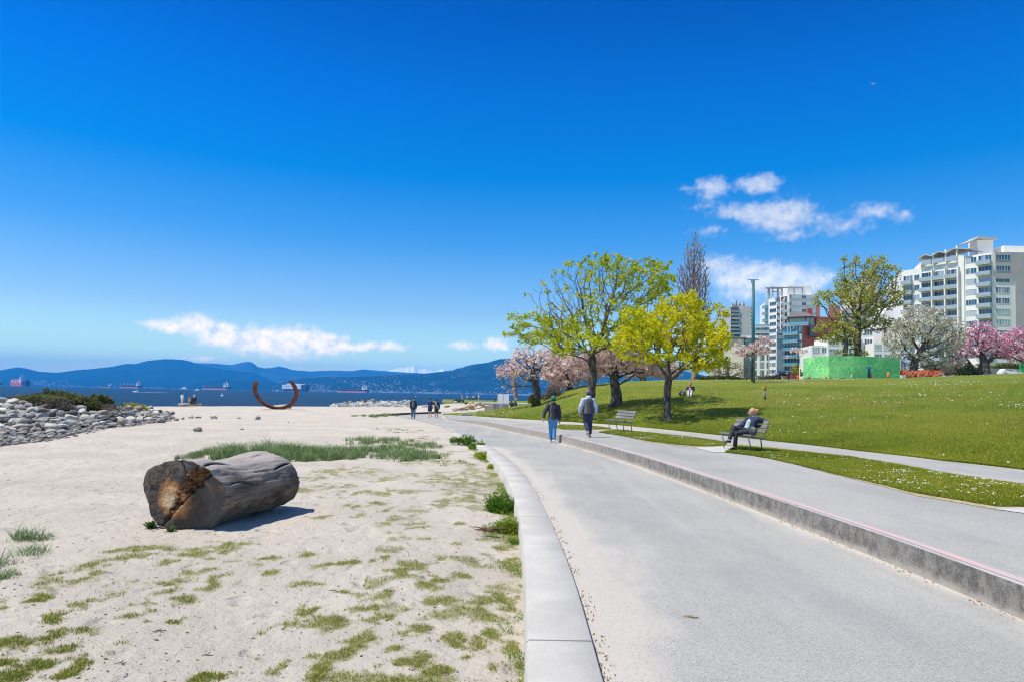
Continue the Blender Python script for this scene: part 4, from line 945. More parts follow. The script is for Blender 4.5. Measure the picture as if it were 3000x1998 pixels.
def balcony(F, q0, q1, z, h, root, depth=1.4, rail=M_rail, slab=M_slab, railh=1.0, posts=True):
    o = np.array(root.location); m = MB(); boxf(m, F, q0, q1, z-.18, z, 0, depth, o); s = m.build('balcony', slab, root)
    m = MB(); boxf(m, F, q0, q1, z+.06, z+railh, depth-.06, depth, o); boxf(m, F, q0, q0+.05, z+.06, z+railh, .1, depth, o); boxf(m, F, q1-.05, q1, z+.06, z+railh, .1, depth, o)
    r_ = m.build('railing', rail, s)
    return s
def prism(name, pts, z0, z1, m, root, roof=None):
    o = np.array(root.location); k = len(pts); mb = MB()
    mb.add([(x-o[0], y-o[1], z0-o[2]) for x, y in pts]+[(x-o[0], y-o[1], z1-o[2]) for x, y in pts], [(i, (i+1) % k, (i+1) % k+k, i+k) for i in range(k)]+[tuple(range(k, 2*k))], False)
    return mb.build(name, m, root)
def zat(u, v, D): return float(atD(u, v, D)[2])
def gp(u, D): d = ray(u, vh(u)); return np.array([d[0]/d[1]*D, D])
GZ = 3.6
def bld(name, label, u, D, group=None): p = gp(u, D); return empty(name, (p[0], p[1], GZ), 0, label, 'building', group)

# --- large white apartment block on the right --------------------------------
r = bld('apartment_building', 'large white and taupe apartment block with zigzag roof canopy at far right', 2912, 187)
C0 = gp(2912, 187); L0 = gp(2642, 207); Rt = gp(3160, 186.5)
F1 = Fac(L0, C0); F2 = Fac(C0, Rt)
back = np.array([12, 30.])
zr = zat(2912, 741, 187); zl = zat(2650, 793, 206)
qs = lambda u: F1.s_at(u)[0]
s0 = qs(2697)
prism('wall', [tuple(L0), F1.P(s0, 0)[:2], tuple(np.array(F1.P(s0, 0)[:2])+back), tuple(L0+back)], GZ, zl, M_wht, r)
prism('wall', [F1.P(s0, 0)[:2], tuple(C0), tuple(Rt), tuple(Rt+back), tuple(np.array(F1.P(s0, 0)[:2])+back)], GZ, zr, M_wht, r)
fl = [zat(2960, v, 187) for v in (742, 774, 806, 837, 868, 900, 931, 962, 993, 1024, 1055, 1086)]   # storey lines seen on the right front
H = fl[0]-fl[1]
o = np.array(r.location)
m = MB(); boxf(m, F2, .6, 16, fl[2]-1.2, zr+.15, .003, .25, o); boxf(m, F2, 6.0, 16, GZ, fl[2]-1.2, .003, .25, o); m.build('cladding', M_taupe, r)
m = MB(); boxf(m, F1, qs(2811), qs(2828), GZ, zat(2820, 737, 190), .003, .35, o); m.build('stair_pier', M_wht, r)
q0, q1 = F2.s_at(2919)[0], F2.s_at(2960)[0]
for i, z in enumerate(fl[:-1]):
    window(F2, q0, q1, z-H*.70, z-H*.18, r, M_glass, 5, off=.26 if i < 2 else 0)
for i, z in enumerate(fl[:-2]):
    zz = z-H
    window(F1, qs(2831), qs(2863), zz+H*.30, zz+H*.82, r, M_glass, 4)
    window(F1, qs(2869), qs(2908), zz+.15, zz+H*.86, r, M_glassd if i % 3 == 1 else M_glass, 4)
    balcony(F1, qs(2866), qs(2909), zz+.05, H, r, 1.3)
    z2 = zz-.25*H if False else zz
    for ua, ub in ((2700, 2733), (2738, 2771), (2776, 2809)):
        z3 = zz-H*.12-(0)
        if i == 0: continue
        window(F1, qs(ua)+.15, qs(ub)-.15, z3+.1+H*.25, z3+H*1.05, r, M_glassd if (i+ua) % 3 else M_glass, 3)
        balcony(F1, qs(ua)-.1, qs(ub)+.2, z3+H*.22, H, r, 1.5)
        m = MB(); boxf(m, F1, qs(ub)+.2, qs(ub)+.55, z3+H*.22, z3+H*1.2, .003, 1.5, o); m.build('fin_wall', M_wht, r)
    if i > 0:
        window(F1, qs(2680), qs(2695), zz+H*.3, zz+H*.85, r, M_glass, 2)
        window(F1, qs(2648), qs(2675), zz+.1, zz+H*.86, r, M_glassd, 3); balcony(F1, qs(2645), qs(2676), zz+.02, H, r, 1.3)
# roof terrace with zigzag canopy
zc_ = zat(2760, 738, 194)
m = MB()
ua = [2696, 2716, 2736, 2757, 2778, 2800, 2820, 2848]
for i in range(7):
    zA = zat(ua[i], (757, 744, 748, 735, 739, 726, 725, 727)[i], 200-i*1.6); zB = zat(ua[i+1], (757, 744, 748, 735, 739, 726, 725, 727)[i+1], 200-(i+1)*1.6)
    pa, pb = F1.P(qs(ua[i]), 0, 1.2), F1.P(qs(ua[i+1]), 0, 1.2); pc, pd = F1.P(qs(ua[i+1]), 0, -8), F1.P(qs(ua[i]), 0, -8)
    ps = [(pa[0], pa[1], zA), (pb[0], pb[1], zB), (pc[0], pc[1], zB+.3), (pd[0], pd[1], zA+.3)]
    ps += [(x, y, z+.3) for x, y, z in ps]; m.add([tuple(np.array(p)-o) for p in ps], [(3,2,1,0),(4,5,6,7),(0,1,5,4),(1,2,6,5),(2,3,7,6),(3,0,4,7)], False)
m.build('roof_canopy', M_slab, r)
for u in (2700, 2736, 2773, 2806):
    m = MB(); q = qs(u); boxf(m, F1, q, q+.35, zr-1.5, zat(u, 746-(u-2700)*.17, 197), .2, .7, o); m.build('canopy_column', M_wht, r)
for u1, u2 in ((2704, 2733), (2738, 2770), (2776, 2808)):
    m = MB(); boxf(m, F1, qs(u1), qs(u2), zr-1.0, zr+.35, .8, .86, o); m.build('terrace_railing', M_rail, r)
m = MB(); p = gp(2872, 200); m.box((p[0]-o[0]+.6, p[1]-o[1], zr+3.0-o[2]), (4.6, 4, 6.3)); m.build('roof_house', M_wht, r)
zz = zat(2870, 705, 200); m = MB(); m.box((p[0]-o[0]+.6, p[1]-o[1]-1, zz-o[2]), (5.6, 4.5, .5), M=Matrix.Rotation(R(3), 3, 'Y')); m.box((p[0]-o[0]-3.6, p[1]-o[1]-1, zz-.75-o[2]), (3.6, 4.5, .4), M=Matrix.Rotation(R(-26), 3, 'Y')); m.build('roof_canopy', M_slab, r)
p = gp(2958, 200); m = MB(); m.box((p[0]-o[0]+4, p[1]-o[1], zr+2.0-o[2]), (16, 8, 4.2)); m.build('roof_house', M_wht, r)
m = MB(); m.box((p[0]-o[0]+6.5, p[1]-o[1]-4.05, zr+2.0-o[2]), (.9, .1, 1.0)); m.build('window', M_glassd, r)

# --- white tower left of the large tree ----------------------------------------
r = bld('apartment_tower', 'tall white apartment tower with stacked corner balconies and rooftop frames', 2312, 282)
o = np.array(r.location)
A0 = gp(2253, 292); B0 = gp(2312, 282); E0 = gp(2398, 284)
Fa = Fac(A0, B0); Fb = Fac(B0, E0); bk = np.array([4, 22.])
zt = zat(2312, 862, 282); qa = lambda u: Fa.s_at(u)[0]; qb = lambda u: Fb.s_at(u)[0]
prism('wall', [tuple(A0), Fa.P(qa(2276), 0)[:2], tuple(np.array(Fa.P(qa(2276), 0)[:2])+bk), tuple(A0+bk)], GZ, zt-.8, M_wht, r)
prism('wall', [tuple(B0), tuple(E0), tuple(E0+bk), tuple(B0+bk)], GZ, zt, M_wht, r)
bq = np.array(Fa.n)*-2.2
i0, i1 = np.array(Fa.P(qa(2276), 0)[:2]), B0
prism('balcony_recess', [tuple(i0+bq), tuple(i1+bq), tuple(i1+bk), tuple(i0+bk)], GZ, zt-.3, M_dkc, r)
Hs = (zat(2260, 949, 291)-zat(2260, 968.6, 291))
for i in range(12):
    zb = zat(2260, 885+i*19.6, 291)
    window(Fa, qa(2255), qa(2274), zb-1.75, zb-.15, r, M_glassd if i % 3 else M_glass, 3)
    if i < 11: balcony(Fa, qa(2277), qa(2294), zb-2.3, Hs, r, .1, M_rail); balcony(Fa, qa(2296), qa(2311), zb-2.3, Hs, r, .3, M_rail)
for u in (2277, 2289):
    for i in range(11):
        zb = zat(u, 872+i*19.6+ (2290-u)*.15, 286); mb = MB(); q = qa(u); b = [Fa.P(q, zb, -1.8), Fa.P(q+.25, zb, -1.8), Fa.P(q, zb-Hs, -1.8), Fa.P(q+.25, zb-Hs, -1.8), Fa.P(q, zb-Hs*.98, .9), Fa.P(q+.25, zb-Hs*.98, .9)]
        mb.add([tuple(np.array(p)-o) for p in b], [(0,1,5,4),(0,4,2),(1,3,5),(2,4,5,3),(0,2,3,1)], False); mb.build('balcony_divider', M_wht, r)
m = MB(); boxf(m, Fa, qa(2287.5), qa(2289.5), GZ, zt, .1, .5, o); m.build('downpipe_pier', M_wht, r)
for i in range(7):
    zb = zat(2320, 864+i*19.8, 282)
    window(Fb, qb(2313), qb(2318), zb-1.7, zb-.1, r, M_glassd, 1); window(Fb, qb(2349), qb(2361), zb-1.5, zb-.1, r, M_glassd if i else M_glass, 3)
for i in range(5):
    m = MB(); boxf(m, Fb, .1, qb(2395), zat(2350, 875+i*19.8, 282), zat(2350, 874.4+i*19.8, 282), .003, .06, o); m.build('string_course', M_slab, r)
m = MB(); p = gp(2325, 292)-o[:2]; z0 = zt-o[2]; m.box((p[0]+1, p[1], z0+2.2), (10, 8, 4.6)); m.build('roof_house', M_wht, r)
m = MB(); p2 = gp(2265, 296)-o[:2]
for dx in (-2, 2): m.box((p2[0]+dx, p2[1], z0+2), (.8, .8, 5))
m.box((p2[0], p2[1], z0+4.6), (7, 2, .4)); m.build('roof_frame', M_slab, r)
m = MB(); p2 = gp(2305, 288)-o[:2]
for dx in (-6, -2, 3, 6.5): m.box((p2[0]+dx, p2[1], z0+1.8), (.35, .35, 3.6))
m.box((p2[0], p2[1], z0+3.6), (14, .6, .4)); m.box((p2[0]-5, p2[1], z0+1.8), (2.4, 1, .3)); m.build('roof_frame', M_grey, r)
Fg = Fac(gp(2240, 297), gp(2253, 293)); m = MB(); boxf(m, Fg, 0, Fg.L, GZ, zat(2245, 877, 295), -8, 0, o); m.build('glazed_wing', M_glass, r)
for i in range(6): balcony(Fg, -.4, Fg.L*.8, zat(2245, 892+i*19.6, 295)-1.5, Hs, r, 1.0, M_bluerail)

# --- distant grey tower ---------------------------------------------------------
r = bld('apartment_tower', 'distant grey concrete tower with antennas on its roof, left of the teal mast', 2170, 500)
o = np.array(r.location); A0, B0, C1, D0 = gp(2112, 505), gp(2140, 500), gp(2167, 500), gp(2200, 498); E0 = gp(2208, 502); bk = np.array([6, 30.])
zt = zat(2180, 898, 500)
prism('wall', [tuple(A0), tuple(B0), tuple(B0+bk), tuple(A0+bk)], GZ, zt-1.5, M_gconc, r); prism('wall', [tuple(C1), tuple(D0), tuple(D0+bk), tuple(C1+bk)], GZ, zt, M_gconc, r)
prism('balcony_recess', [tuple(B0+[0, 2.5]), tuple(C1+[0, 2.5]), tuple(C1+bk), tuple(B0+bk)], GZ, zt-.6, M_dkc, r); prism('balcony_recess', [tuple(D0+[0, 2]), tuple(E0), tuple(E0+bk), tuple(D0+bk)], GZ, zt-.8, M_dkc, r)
Fc = Fac(B0, C1); Fd = Fac(D0, E0)
for i in range(12):
    z = zat(2150, 908+i*10.9, 500); balcony(Fc, .3, Fc.L-.3, z-1.3, 2.7, r, .2 if i % 2 else .9, M_rail if i % 3 else M_bluerail, M_wht, 1.1); balcony(Fd, 0, Fd.L, z-1.3, 2.7, r, .4, M_wht, M_wht, 1.0)
m = MB(); p = gp(2160, 512)-o[:2]; m.box((p[0], p[1], zt+1.4-o[2]), (10, 6, 3)); m.build('roof_house', M_gconc, r)
rr = random.Random(4)
for i in range(11): m = MB(); h_ = rr.uniform(1.5, 4); m.box((p[0]-5+i*.95, p[1]-3.3, zt+1.5+h_/2-o[2]), (.35+.25*rr.random(), .3, h_)); m.build('antenna', M_shw if i % 3 else M_dkc, r)

# --- brick and glass building --------------------------------------------------
r = bld('apartment_building', 'red brick and blue glass apartment block with brown hipped penthouse roof', 2350, 235)
o = np.array(r.location); A0, B0, C1 = gp(2298, 240), gp(2350, 234), gp(2392, 238); D0 = gp(2462, 240); bk = np.array([5, 20.])
Fg = Fac(A0, B0); Fk = Fac(B0, C1); Fr = Fac(C1, D0)
zt = zat(2350, 952, 235)
prism('glass_bay', [tuple(A0), tuple(B0), tuple(B0+bk), tuple(A0+bk)], GZ, zat(2320, 955, 236), M_glass, r)
prism('wall', [tuple(B0), tuple(C1), tuple(C1+bk), tuple(B0+bk)], GZ, zt, M_brick, r)
prism('wall', [tuple(C1+[0, .5]), tuple(D0), tuple(D0+bk), tuple(C1+bk)], GZ, zat(2420, 930, 240), M_brick, r)
prism('wall', [tuple(gp(2390, 243)), tuple(gp(2402, 243)), tuple(gp(2402, 250)), tuple(gp(2390, 250))], GZ, zat(2396, 895, 243), M_brick2, r)
prism('wall', [tuple(gp(2428, 243)), tuple(gp(2462, 243)), tuple(gp(2462, 252)), tuple(gp(2428, 252))], GZ, zat(2440, 896, 243), M_brick2, r)
for i in range(7):
    z = zat(2320, 978+i*22.5, 236); balcony(Fg, .1, Fg.L*.86, z-.2, 3, r, 1.2, M_bluerail, M_slab, .9)
    m = MB(); boxf(m, Fg, Fg.L*.86, Fg.L, z+.4, z+2.6, .003, .3, o); m.build('window_bay', M_glasst, r)
    for k in range(4): m = MB(); q = Fg.L*.86*(k+1)/5; boxf(m, Fg, q-.08, q+.08, z-.1, z+2.6, .003, .1, o); m.build('mullion', M_frame, r)
prism('penthouse', [tuple(gp(2312, 240)), tuple(gp(2378, 236)), tuple(gp(2390, 240)), tuple(gp(2385, 252)), tuple(gp(2316, 254))], zt-.5, zat(2340, 931, 238), M_glasst, r)
pe = [gp(2304, 237), gp(2382, 233), gp(2396, 238), gp(2390, 256), gp(2310, 258)]; ze = zat(2340, 931, 238)-o[2]; za = zat(2340, 917, 244)-o[2]; t1, t2 = gp(2326, 246)-o[:2], gp(2368, 244)-o[:2]
mb = MB(); mb.add([(p[0]-o[0], p[1]-o[1], ze) for p in pe]+[(t1[0], t1[1], za), (t2[0], t2[1], za)], [(0,1,6,5),(1,2,6),(2,3,6),(3,4,5,6),(4,0,5),(4,3,2,1,0)], False); mb.build('roof', M_roof, r)
balcony(Fac(gp(2304, 238), gp(2370, 233)), 0, 7.5, zat(2330, 953, 235), 3, r, .6, M_bluerail)
m = MB(); p = gp(2370, 246)-o[:2]; m.box((p[0], p[1], za+.6), (1.6, 1.6, 2.4)); m.build('chimney', M_brick, r)
prism('dark_bay', [tuple(gp(2372, 233.5)), tuple(gp(2391, 235)), tuple(gp(2391, 240)), tuple(gp(2374, 240))], zat(2380, 985, 234), zat(2380, 956, 234), M_dkc, r)
# --- white low condominium blocks ----------------------------------------------
r = bld('condominium', 'low white condominium with wide window bands behind the green hoarding', 2500, 205)
o = np.array(r.location)
for (ua, ub, vt, D) in ((2378, 2432, 1012, 212), (2425, 2500, 990, 210), (2500, 2560, 962, 214), (2560, 2640, 1005, 206)):
    a, b = gp(ua, D), gp(ub, D-1); Fx = Fac(a, b); prism('wall', [tuple(a), tuple(b), tuple(b+[2, 14]), tuple(a+[2, 14])], GZ, zat((ua+ub)/2, vt, D), M_wht, r)
    v = vt+5; k = 0
    while v < 1100:
        z1, z0 = zat((ua+ub)/2, v, D), zat((ua+ub)/2, v+17, D); nb = max(1, int((ub-ua)/26))
        for j in range(nb):
            q0 = Fx.L*(j+.10)/nb; q1 = Fx.L*(j+.88)/nb; window(Fx, q0, q1, z0, z1, r, (M_glasst, M_glass, M_glassd)[(j+k) % 3], 3, fw=.16)
        if k % 2 == 1: balcony(Fx, Fx.L*.05, Fx.L*.5, z0-.2, 3, r, 1.0)
        v += 27; k += 1
for (ua, ub, v0, v1) in ((2425, 2462, 990, 968), (2462, 2500, 988, 962)):
    pass
m = MB(); a = gp(2432, 212)-o[:2]; b = gp(2500, 212)-o[:2]; z0 = zat(2460, 990, 210)-o[2]; z1 = zat(2480, 963, 212)-o[2]
m.add([(a[0], a[1], z0), (b[0], b[1], z0), (b[0], b[1], z1), (a[0], a[1], z0+.6), (b[0], b[1]+8, z0), (b[0], b[1]+8, z1), (a[0], a[1]+8, z0)], [(0,1,2,3),(1,4,5,2),(3,2,5,6)], False); m.build('glazed_gable', M_glasst, r)
# cream stepped tower behind the leafing tree
r = bld('apartment_tower', 'cream stepped tower mostly hidden behind the large olive-leaved tree', 2540, 300)
for (ua, ub, vt, D, mm) in ((2470, 2600, 905, 300, M_cream), (2500, 2590, 855, 305, M_cream), (2530, 2572, 815, 308, M_cream)):
    a, b = gp(ua, D), gp(ub, D); prism('wall', [tuple(a), tuple(b), tuple(b+[4, 18]), tuple(a+[4, 18])], GZ, zat((ua+ub)/2, vt, D), mm, r)
Fx = Fac(gp(2470, 300), gp(2600, 300))
for i in range(6):
    for j in range(5): z = zat(2535, 918+i*19, 300); window(Fx, Fx.L*(j+.25)/5, Fx.L*(j+.8)/5, z-1.6, z, r, M_glassd, 2)
r = bld('apartment_building', 'pale building with a steep white gable between the olive tree and the large block', 2620, 250)
o = np.array(r.location); a, b = gp(2585, 250), gp(2648, 248); zt = zat(2615, 925, 250); prism('wall', [tuple(a), tuple(b), tuple(b+[3, 14]), tuple(a+[3, 14])], GZ, zt, M_wht, r)
m = MB(); a = a-o[:2]; b = b-o[:2]; c_ = (a+b)/2; z = zt-o[2]; zp = zat(2620, 884, 250)-o[2]
m.add([(a[0], a[1], z), (b[0], b[1], z), (c_[0], c_[1], zp), (a[0]+3, a[1]+14, z), (b[0]+3, b[1]+14, z), (c_[0]+3, c_[1]+14, zp)], [(0,1,2),(5,4,3),(1,4,5,2),(3,0,2,5)], False); m.build('roof', M_wht, r)
Fx = Fac(gp(2585, 250), gp(2648, 248))
for i in range(5):
    for j in range(3): z = zat(2615, 935+i*24, 249); window(Fx, Fx.L*(j+.2)/3, Fx.L*(j+.8)/3, z-1.9, z, r, M_glassd, 3)
# low blocks between mast and white tower
r = bld('apartment_building', 'low white block with dark upright windows behind the young pink cherry', 2230, 230)
A0, B0 = gp(2196, 232), gp(2252, 230); Fx = Fac(A0, B0); prism('wall', [tuple(A0), tuple(B0), tuple(B0+[3, 14]), tuple(A0+[3, 14])], GZ, zat(2225, 1000, 230), M_wht, r)
for i in range(5):
    z = zat(2230, 1015+i*23, 231)
    for (ua, ub) in ((2226, 2239), (2246, 2251), (2205, 2217)): window(Fx, Fx.s_at(ua)[0], Fx.s_at(ub)[0], z-2.0, z, r, M_glassd, 2, frame=M_dkc, fw=.1)
r = bld('apartment_building', 'dark glass terrace block with white ledges left of the white tower', 2230, 270)
A0, B0 = gp(2212, 272), gp(2254, 270); Fx = Fac(A0, B0); prism('wall', [tuple(A0), tuple(B0), tuple(B0+[3, 14]), tuple(A0+[3, 14])], GZ, zat(2232, 960, 270), M_glassd, r)
for v in (958, 975, 991): balcony(Fx, 0, Fx.L, zat(2232, v, 270), 2, r, 1.2, M_rail, M_wht)
r = bld('house', 'low cream house with flat dark roof behind the willow', 2155, 190)
A0, B0 = gp(2118, 192), gp(2178, 190); prism('wall', [tuple(A0), tuple(B0), tuple(B0+[3, 12]), tuple(A0+[3, 12])], GZ, zat(2150, 992, 190), M_cream, r); prism('roof', [tuple(A0-[.6, .6]), tuple(B0+[.6, -.6]), tuple(B0+[3.6, 13]), tuple(A0+[2.4, 13])], zat(2150, 992, 190)+.003, zat(2150, 987, 190), M_dkc, r)
r = bld('house', 'beige two-storey house with glazed top floor left of the teal mast', 2195, 200)
A0, B0 = gp(2174, 202), gp(2212, 200); Fx = Fac(A0, B0); prism('wall', [tuple(A0), tuple(B0), tuple(B0+[3, 12]), tuple(A0+[3, 12])], GZ, zat(2190, 990, 200), mat('beige_render', (.50,.45,.38), .9), r)
prism('roof', [tuple(A0-[.6, .8]), tuple(B0+[.6, -.8]), tuple(B0+[3.6, 13]), tuple(A0+[2.4, 13])], zat(2190, 990, 200)+.003, zat(2190, 984, 200), M_wht, r)
for i in range(4): z = zat(2190, 996+i*26, 200); window(Fx, .3, Fx.L-.3, z-1.9, z, r, M_glasst, 5)
r = bld('apartment_building', 'pale distant apartment slab seen between the maple and the grey tower', 2100, 380)
A0, B0 = gp(2075, 382), gp(2118, 380); Fx = Fac(A0, B0); prism('wall', [tuple(A0), tuple(B0), tuple(B0+[3, 12]), tuple(A0+[3, 12])], GZ, zat(2095, 1030, 380), M_cream, r)
# ------------------------------------------------------------------ rocks
def rock_mat(name, a, b, c):
    m = bpy.data.materials.new(name); m.use_nodes = True; t = NT(m.node_tree); bs = m.node_tree.nodes['Principled BSDF']
    v = t.n('ShaderNodeTexCoord').outputs['Object']; r = t.n('ShaderNodeObjectInfo').outputs['Random']
    vv = t.vmath('ADD', v, t.n('ShaderNodeCombineXYZ', {0: t.math('MULTIPLY', r, 40.0), 1: r, 2: r}).outputs[0]).outputs[0]
    x = t.mix(t.sstep(t.noise(vv, 2.2, 6, .65), .35, .65), a, b)
    x = t.mix(t.math('MULTIPLY', t.sstep(t.noise(vv, 14, 5, .75), .5, .68), .55), x, c)
    k = t.math('ADD', t.math('MULTIPLY', r, .55), .70)
    x = t.mix(1.0, x, t.n('ShaderNodeCombineXYZ', {0: k, 1: k, 2: k}).outputs[0], 'MULTIPLY')
    m.node_tree.links.new(x, bs.inputs['Base Color']); bs.inputs['Roughness'].default_value = .9; bs.inputs['Specular IOR Level'].default_value = .25
    bn = t.n('ShaderNodeBump', {'Height': t.noise(vv, 9, 6, .7), 'Strength': .8, 'Distance': .05}); m.node_tree.links.new(bn.outputs[0], bs.inputs['Normal'])
    return m
RM = {'pale': rock_mat('pale_granite', (.62,.57,.49), (.48,.45,.40), (.20,.18,.155)), 'grey': rock_mat('grey_rock', (.36,.34,.30), (.26,.25,.225), (.44,.42,.37)),
      'dark': rock_mat('dark_rock', (.13,.125,.115), (.085,.085,.085), (.24,.21,.17)), 'tan': rock_mat('tan_rock', (.42,.34,.25), (.32,.26,.20), (.18,.15,.12))}
def rock_shape(seed):
    bm = bmesh.new(); bmesh.ops.create_icosphere(bm, subdivisions=3, radius=.5); rr = random.Random(seed); off = Vector((rr.uniform(0, 99),)*3)
    planes = [(Vector((rr.gauss(0, 1), rr.gauss(0, 1), rr.gauss(0, .9))).normalized(), rr.uniform(.25, .42)) for _ in range(9)]
    for v in bm.verts:
        for n_, d_ in planes:
            s = v.co.dot(n_)-d_
            if s > 0: v.co -= n_*s*.93
        v.co *= 1+.16*mnoise.fractal(v.co*2.6+off, 1.0, 2.0, 4)
    me = bpy.data.meshes.new('boulder'); bm.to_mesh(me); bm.free(); me.polygons.foreach_set('use_smooth', [True]*len(me.polygons)); return me
RS = [rock_shape(i) for i in range(9)]; RMESH = {}
def rock(p, s, kind, label, group, name='boulder', cat='rock', flat=.68):
    i = rnd.randrange(9); key = (i, kind)
    if key not in RMESH: me = RS[i].copy(); me.materials.append(RM[kind]); RMESH[key] = me
    o = bpy.data.objects.new(name, RMESH[key]); C.objects.link(o); o.location = [float(c) for c in p]
    o.scale = (s*rnd.uniform(.95, 1.45), s*rnd.uniform(.75, 1.05), s*rnd.uniform(.9, 1.15)*flat*1.05); o.rotation_euler = (rnd.uniform(-.3, .3), rnd.uniform(-.3, .3), rnd.uniform(0, 6.28))
    return tag(o, label, cat, group)
# bank: a from left (photo u) , b from the foot (0) to the ridge (1)
BF = [(-400,1310),(0,1299),(100,1291),(200,1282),(300,1268),(360,1260),(450,1243),(520,1228)]
BT = [(-400,1158),(0,1170),(100,1176),(200,1180),(340,1192),(430,1199),(520,1215)]
def bankp(a, b):
    f = at(a, np.interp(a, [q[0] for q in BF], [q[1] for q in BF]), -.08); dd = 9*np.interp(a, [-400, 300, 520], [1, 1, .35]); D = f[1]+dd
    r_ = atD(a, np.interp(a, [q[0] for q in BT], [q[1] for q in BT]), D); zr_ = r_[2]
    y = f[1]+dd*b; k = f[0]/f[1]; z = f[2]+(zr_-f[2]-.05)*(b**1.05)
    return np.array([k*y*(1), y, z])
aa = np.linspace(-380, 530, 60); bb = np.concatenate([np.linspace(-.06, 1, 24), [1.15, 1.4, 1.8]])
BX = np.zeros((27, 60, 3))
for i, b in enumerate(bb):
    for j, a in enumerate(aa):
        p = bankp(a, min(b, 1.0));
        if b > 1: k = p[0]/p[1]; p[1] += (b-1)*9; p[0] = k*p[1]; p[2] -= (b-1)*4.2
        if b < 0: p[2] -= .15
        BX[i, j] = p
BX[..., 2] += .06*(vn(BX[..., 0], BX[..., 1], 2, 3, 5)-.5)-.10
M_rub = mat('rubble_ground', (.22,.19,.155), .95, (.12,.11,.10), 3, bump=1.5, bscale=6)
gridmesh('rock_bank_terrain', BX[..., 0], BX[..., 1], BX[..., 2], M_rub)
cnt = 0
CW = {'pale': 'pale', 'grey': 'mid grey', 'dark': 'dark', 'tan': 'tan'}
def zone(a): return ['at the left photo edge', 'below the dry shrub', 'below the large shrub, left half', 'below the large shrub, right half', 'below the dead twiggy shrub', 'below the upright shrub', 'just right of the shrubs', 'near the right bank tip'][int(np.searchsorted([55, 120, 175, 235, 290, 340, 420], a))]
def blab(k, s, ri, a): return ('%s %s boulder, %s row of the bank, %s' % ('small' if s < .38 else 'big' if s > .52 else 'mid-sized', CW[k], ['lowest', 'second', 'third', 'fourth', 'fifth', 'topmost'][ri], zone(a))).replace('mid-sized mid grey', 'mid-sized grey')
def slab(k, s, b, a): return '%s %s %s, %s' % ('small' if s < .22 else 'flat', CW[k], {.02: 'cobble at the sand edge', .08: 'cobble near the bank foot', .15: 'cobble up the bank foot', .22: 'cobble under the boulders'}[b], zone(a))
big = {'pale': 'pale grey rounded boulder on the bank at left', 'grey': 'mid grey boulder in the piled rock bank at left', 'dark': 'dark grey boulder wedged in the rock bank at left', 'tan': 'tan brown boulder in the rock bank at left'}
rows = [(.28, .34), (.40, .38), (.53, .40), (.66, .41), (.79, .41), (.93, .40)]
for ri, (b, s) in enumerate(rows):
    a = -70+rnd.uniform(0, 15)
    while a < 505:
        b_ = b+rnd.uniform(-.05, .05); ss = s*rnd.uniform(.72, 1.35)*np.interp(a, [0, 400, 520], [1, 1.05, 1.05]); p = bankp(a, b_); w = ss*2000/p[1]
        if not (a > 330 and b < np.interp(a, [330, 520], [.15, .30])):
            k = rnd.choices(['pale', 'grey', 'dark', 'tan'], [.50, .28, .14, .08])[0]
            rock(p+[0, 0, ss*.10], ss, k, blab(k, ss, ri, a), 'boulders of the left rock bank'); cnt += 1
        a += w*rnd.uniform(.78, 1.0)
small = {'pale': 'small pale cobble at the foot of the rock bank', 'grey': 'small grey cobble at the foot of the rock bank', 'dark': 'small dark cobble at the foot of the rock bank', 'tan': 'small tan slab stone at the foot of the rock bank'}
for b, s in ((.02, .20), (.08, .26), (.15, .30), (.22, .33)):
    a = -60+rnd.uniform(0, 20)
    while a < 400-b*200:
        ss = s*rnd.uniform(.6, 1.3); p = bankp(a, b+rnd.uniform(-.03, .03)); w = ss*2000/p[1]
        k = rnd.choices(['pale', 'grey', 'dark', 'tan'], [.16, .32, .17, .35])[0]
        rock(p+[0, 0, .02], ss, k, slab(k, ss, b, a), 'cobbles below the left rock bank', 'cobble', 'rock', .5); cnt += 1; a += w*rnd.uniform(1.05, 1.5)
# loose rubble between them (one object)
def rubble(name, pts, s0, s1, m, label, cat):
    V = []; F = []; base = RS[0]; bm = bmesh.new(); bmesh.ops.create_icosphere(bm, subdivisions=1, radius=.5); bv = np.array([v.co[:] for v in bm.verts]); bf = np.array([[v.index for v in f.verts] for f in bm.faces]); bm.free()
    rg = np.random.default_rng(5)
    for i, p in enumerate(pts):
        s = rg.uniform(s0, s1); q = bv*(1+.35*rg.normal(0, 1, (len(bv), 1)).clip(-1, 1)*.5)*np.array([s*rg.uniform(.8, 1.4), s, s*.6]); V.append(q+p); F.append(bf+i*len(bv))
    o = npmesh(name, np.concatenate(V), np.concatenate(F), m, smooth=False, attr=None); return tag(o, label, cat, kind='stuff')
rubble('pebbles', [bankp(rnd.uniform(-80, 500), rnd.uniform(-.03, .98))+[0, 0, .0] for _ in range(2200)], .08, .20, mat('rubble_stone', (.33,.30,.26), .95, (.16,.155,.15), 3, .4, .6), 'small loose stones filling the gaps of the left rock bank', 'rubble')
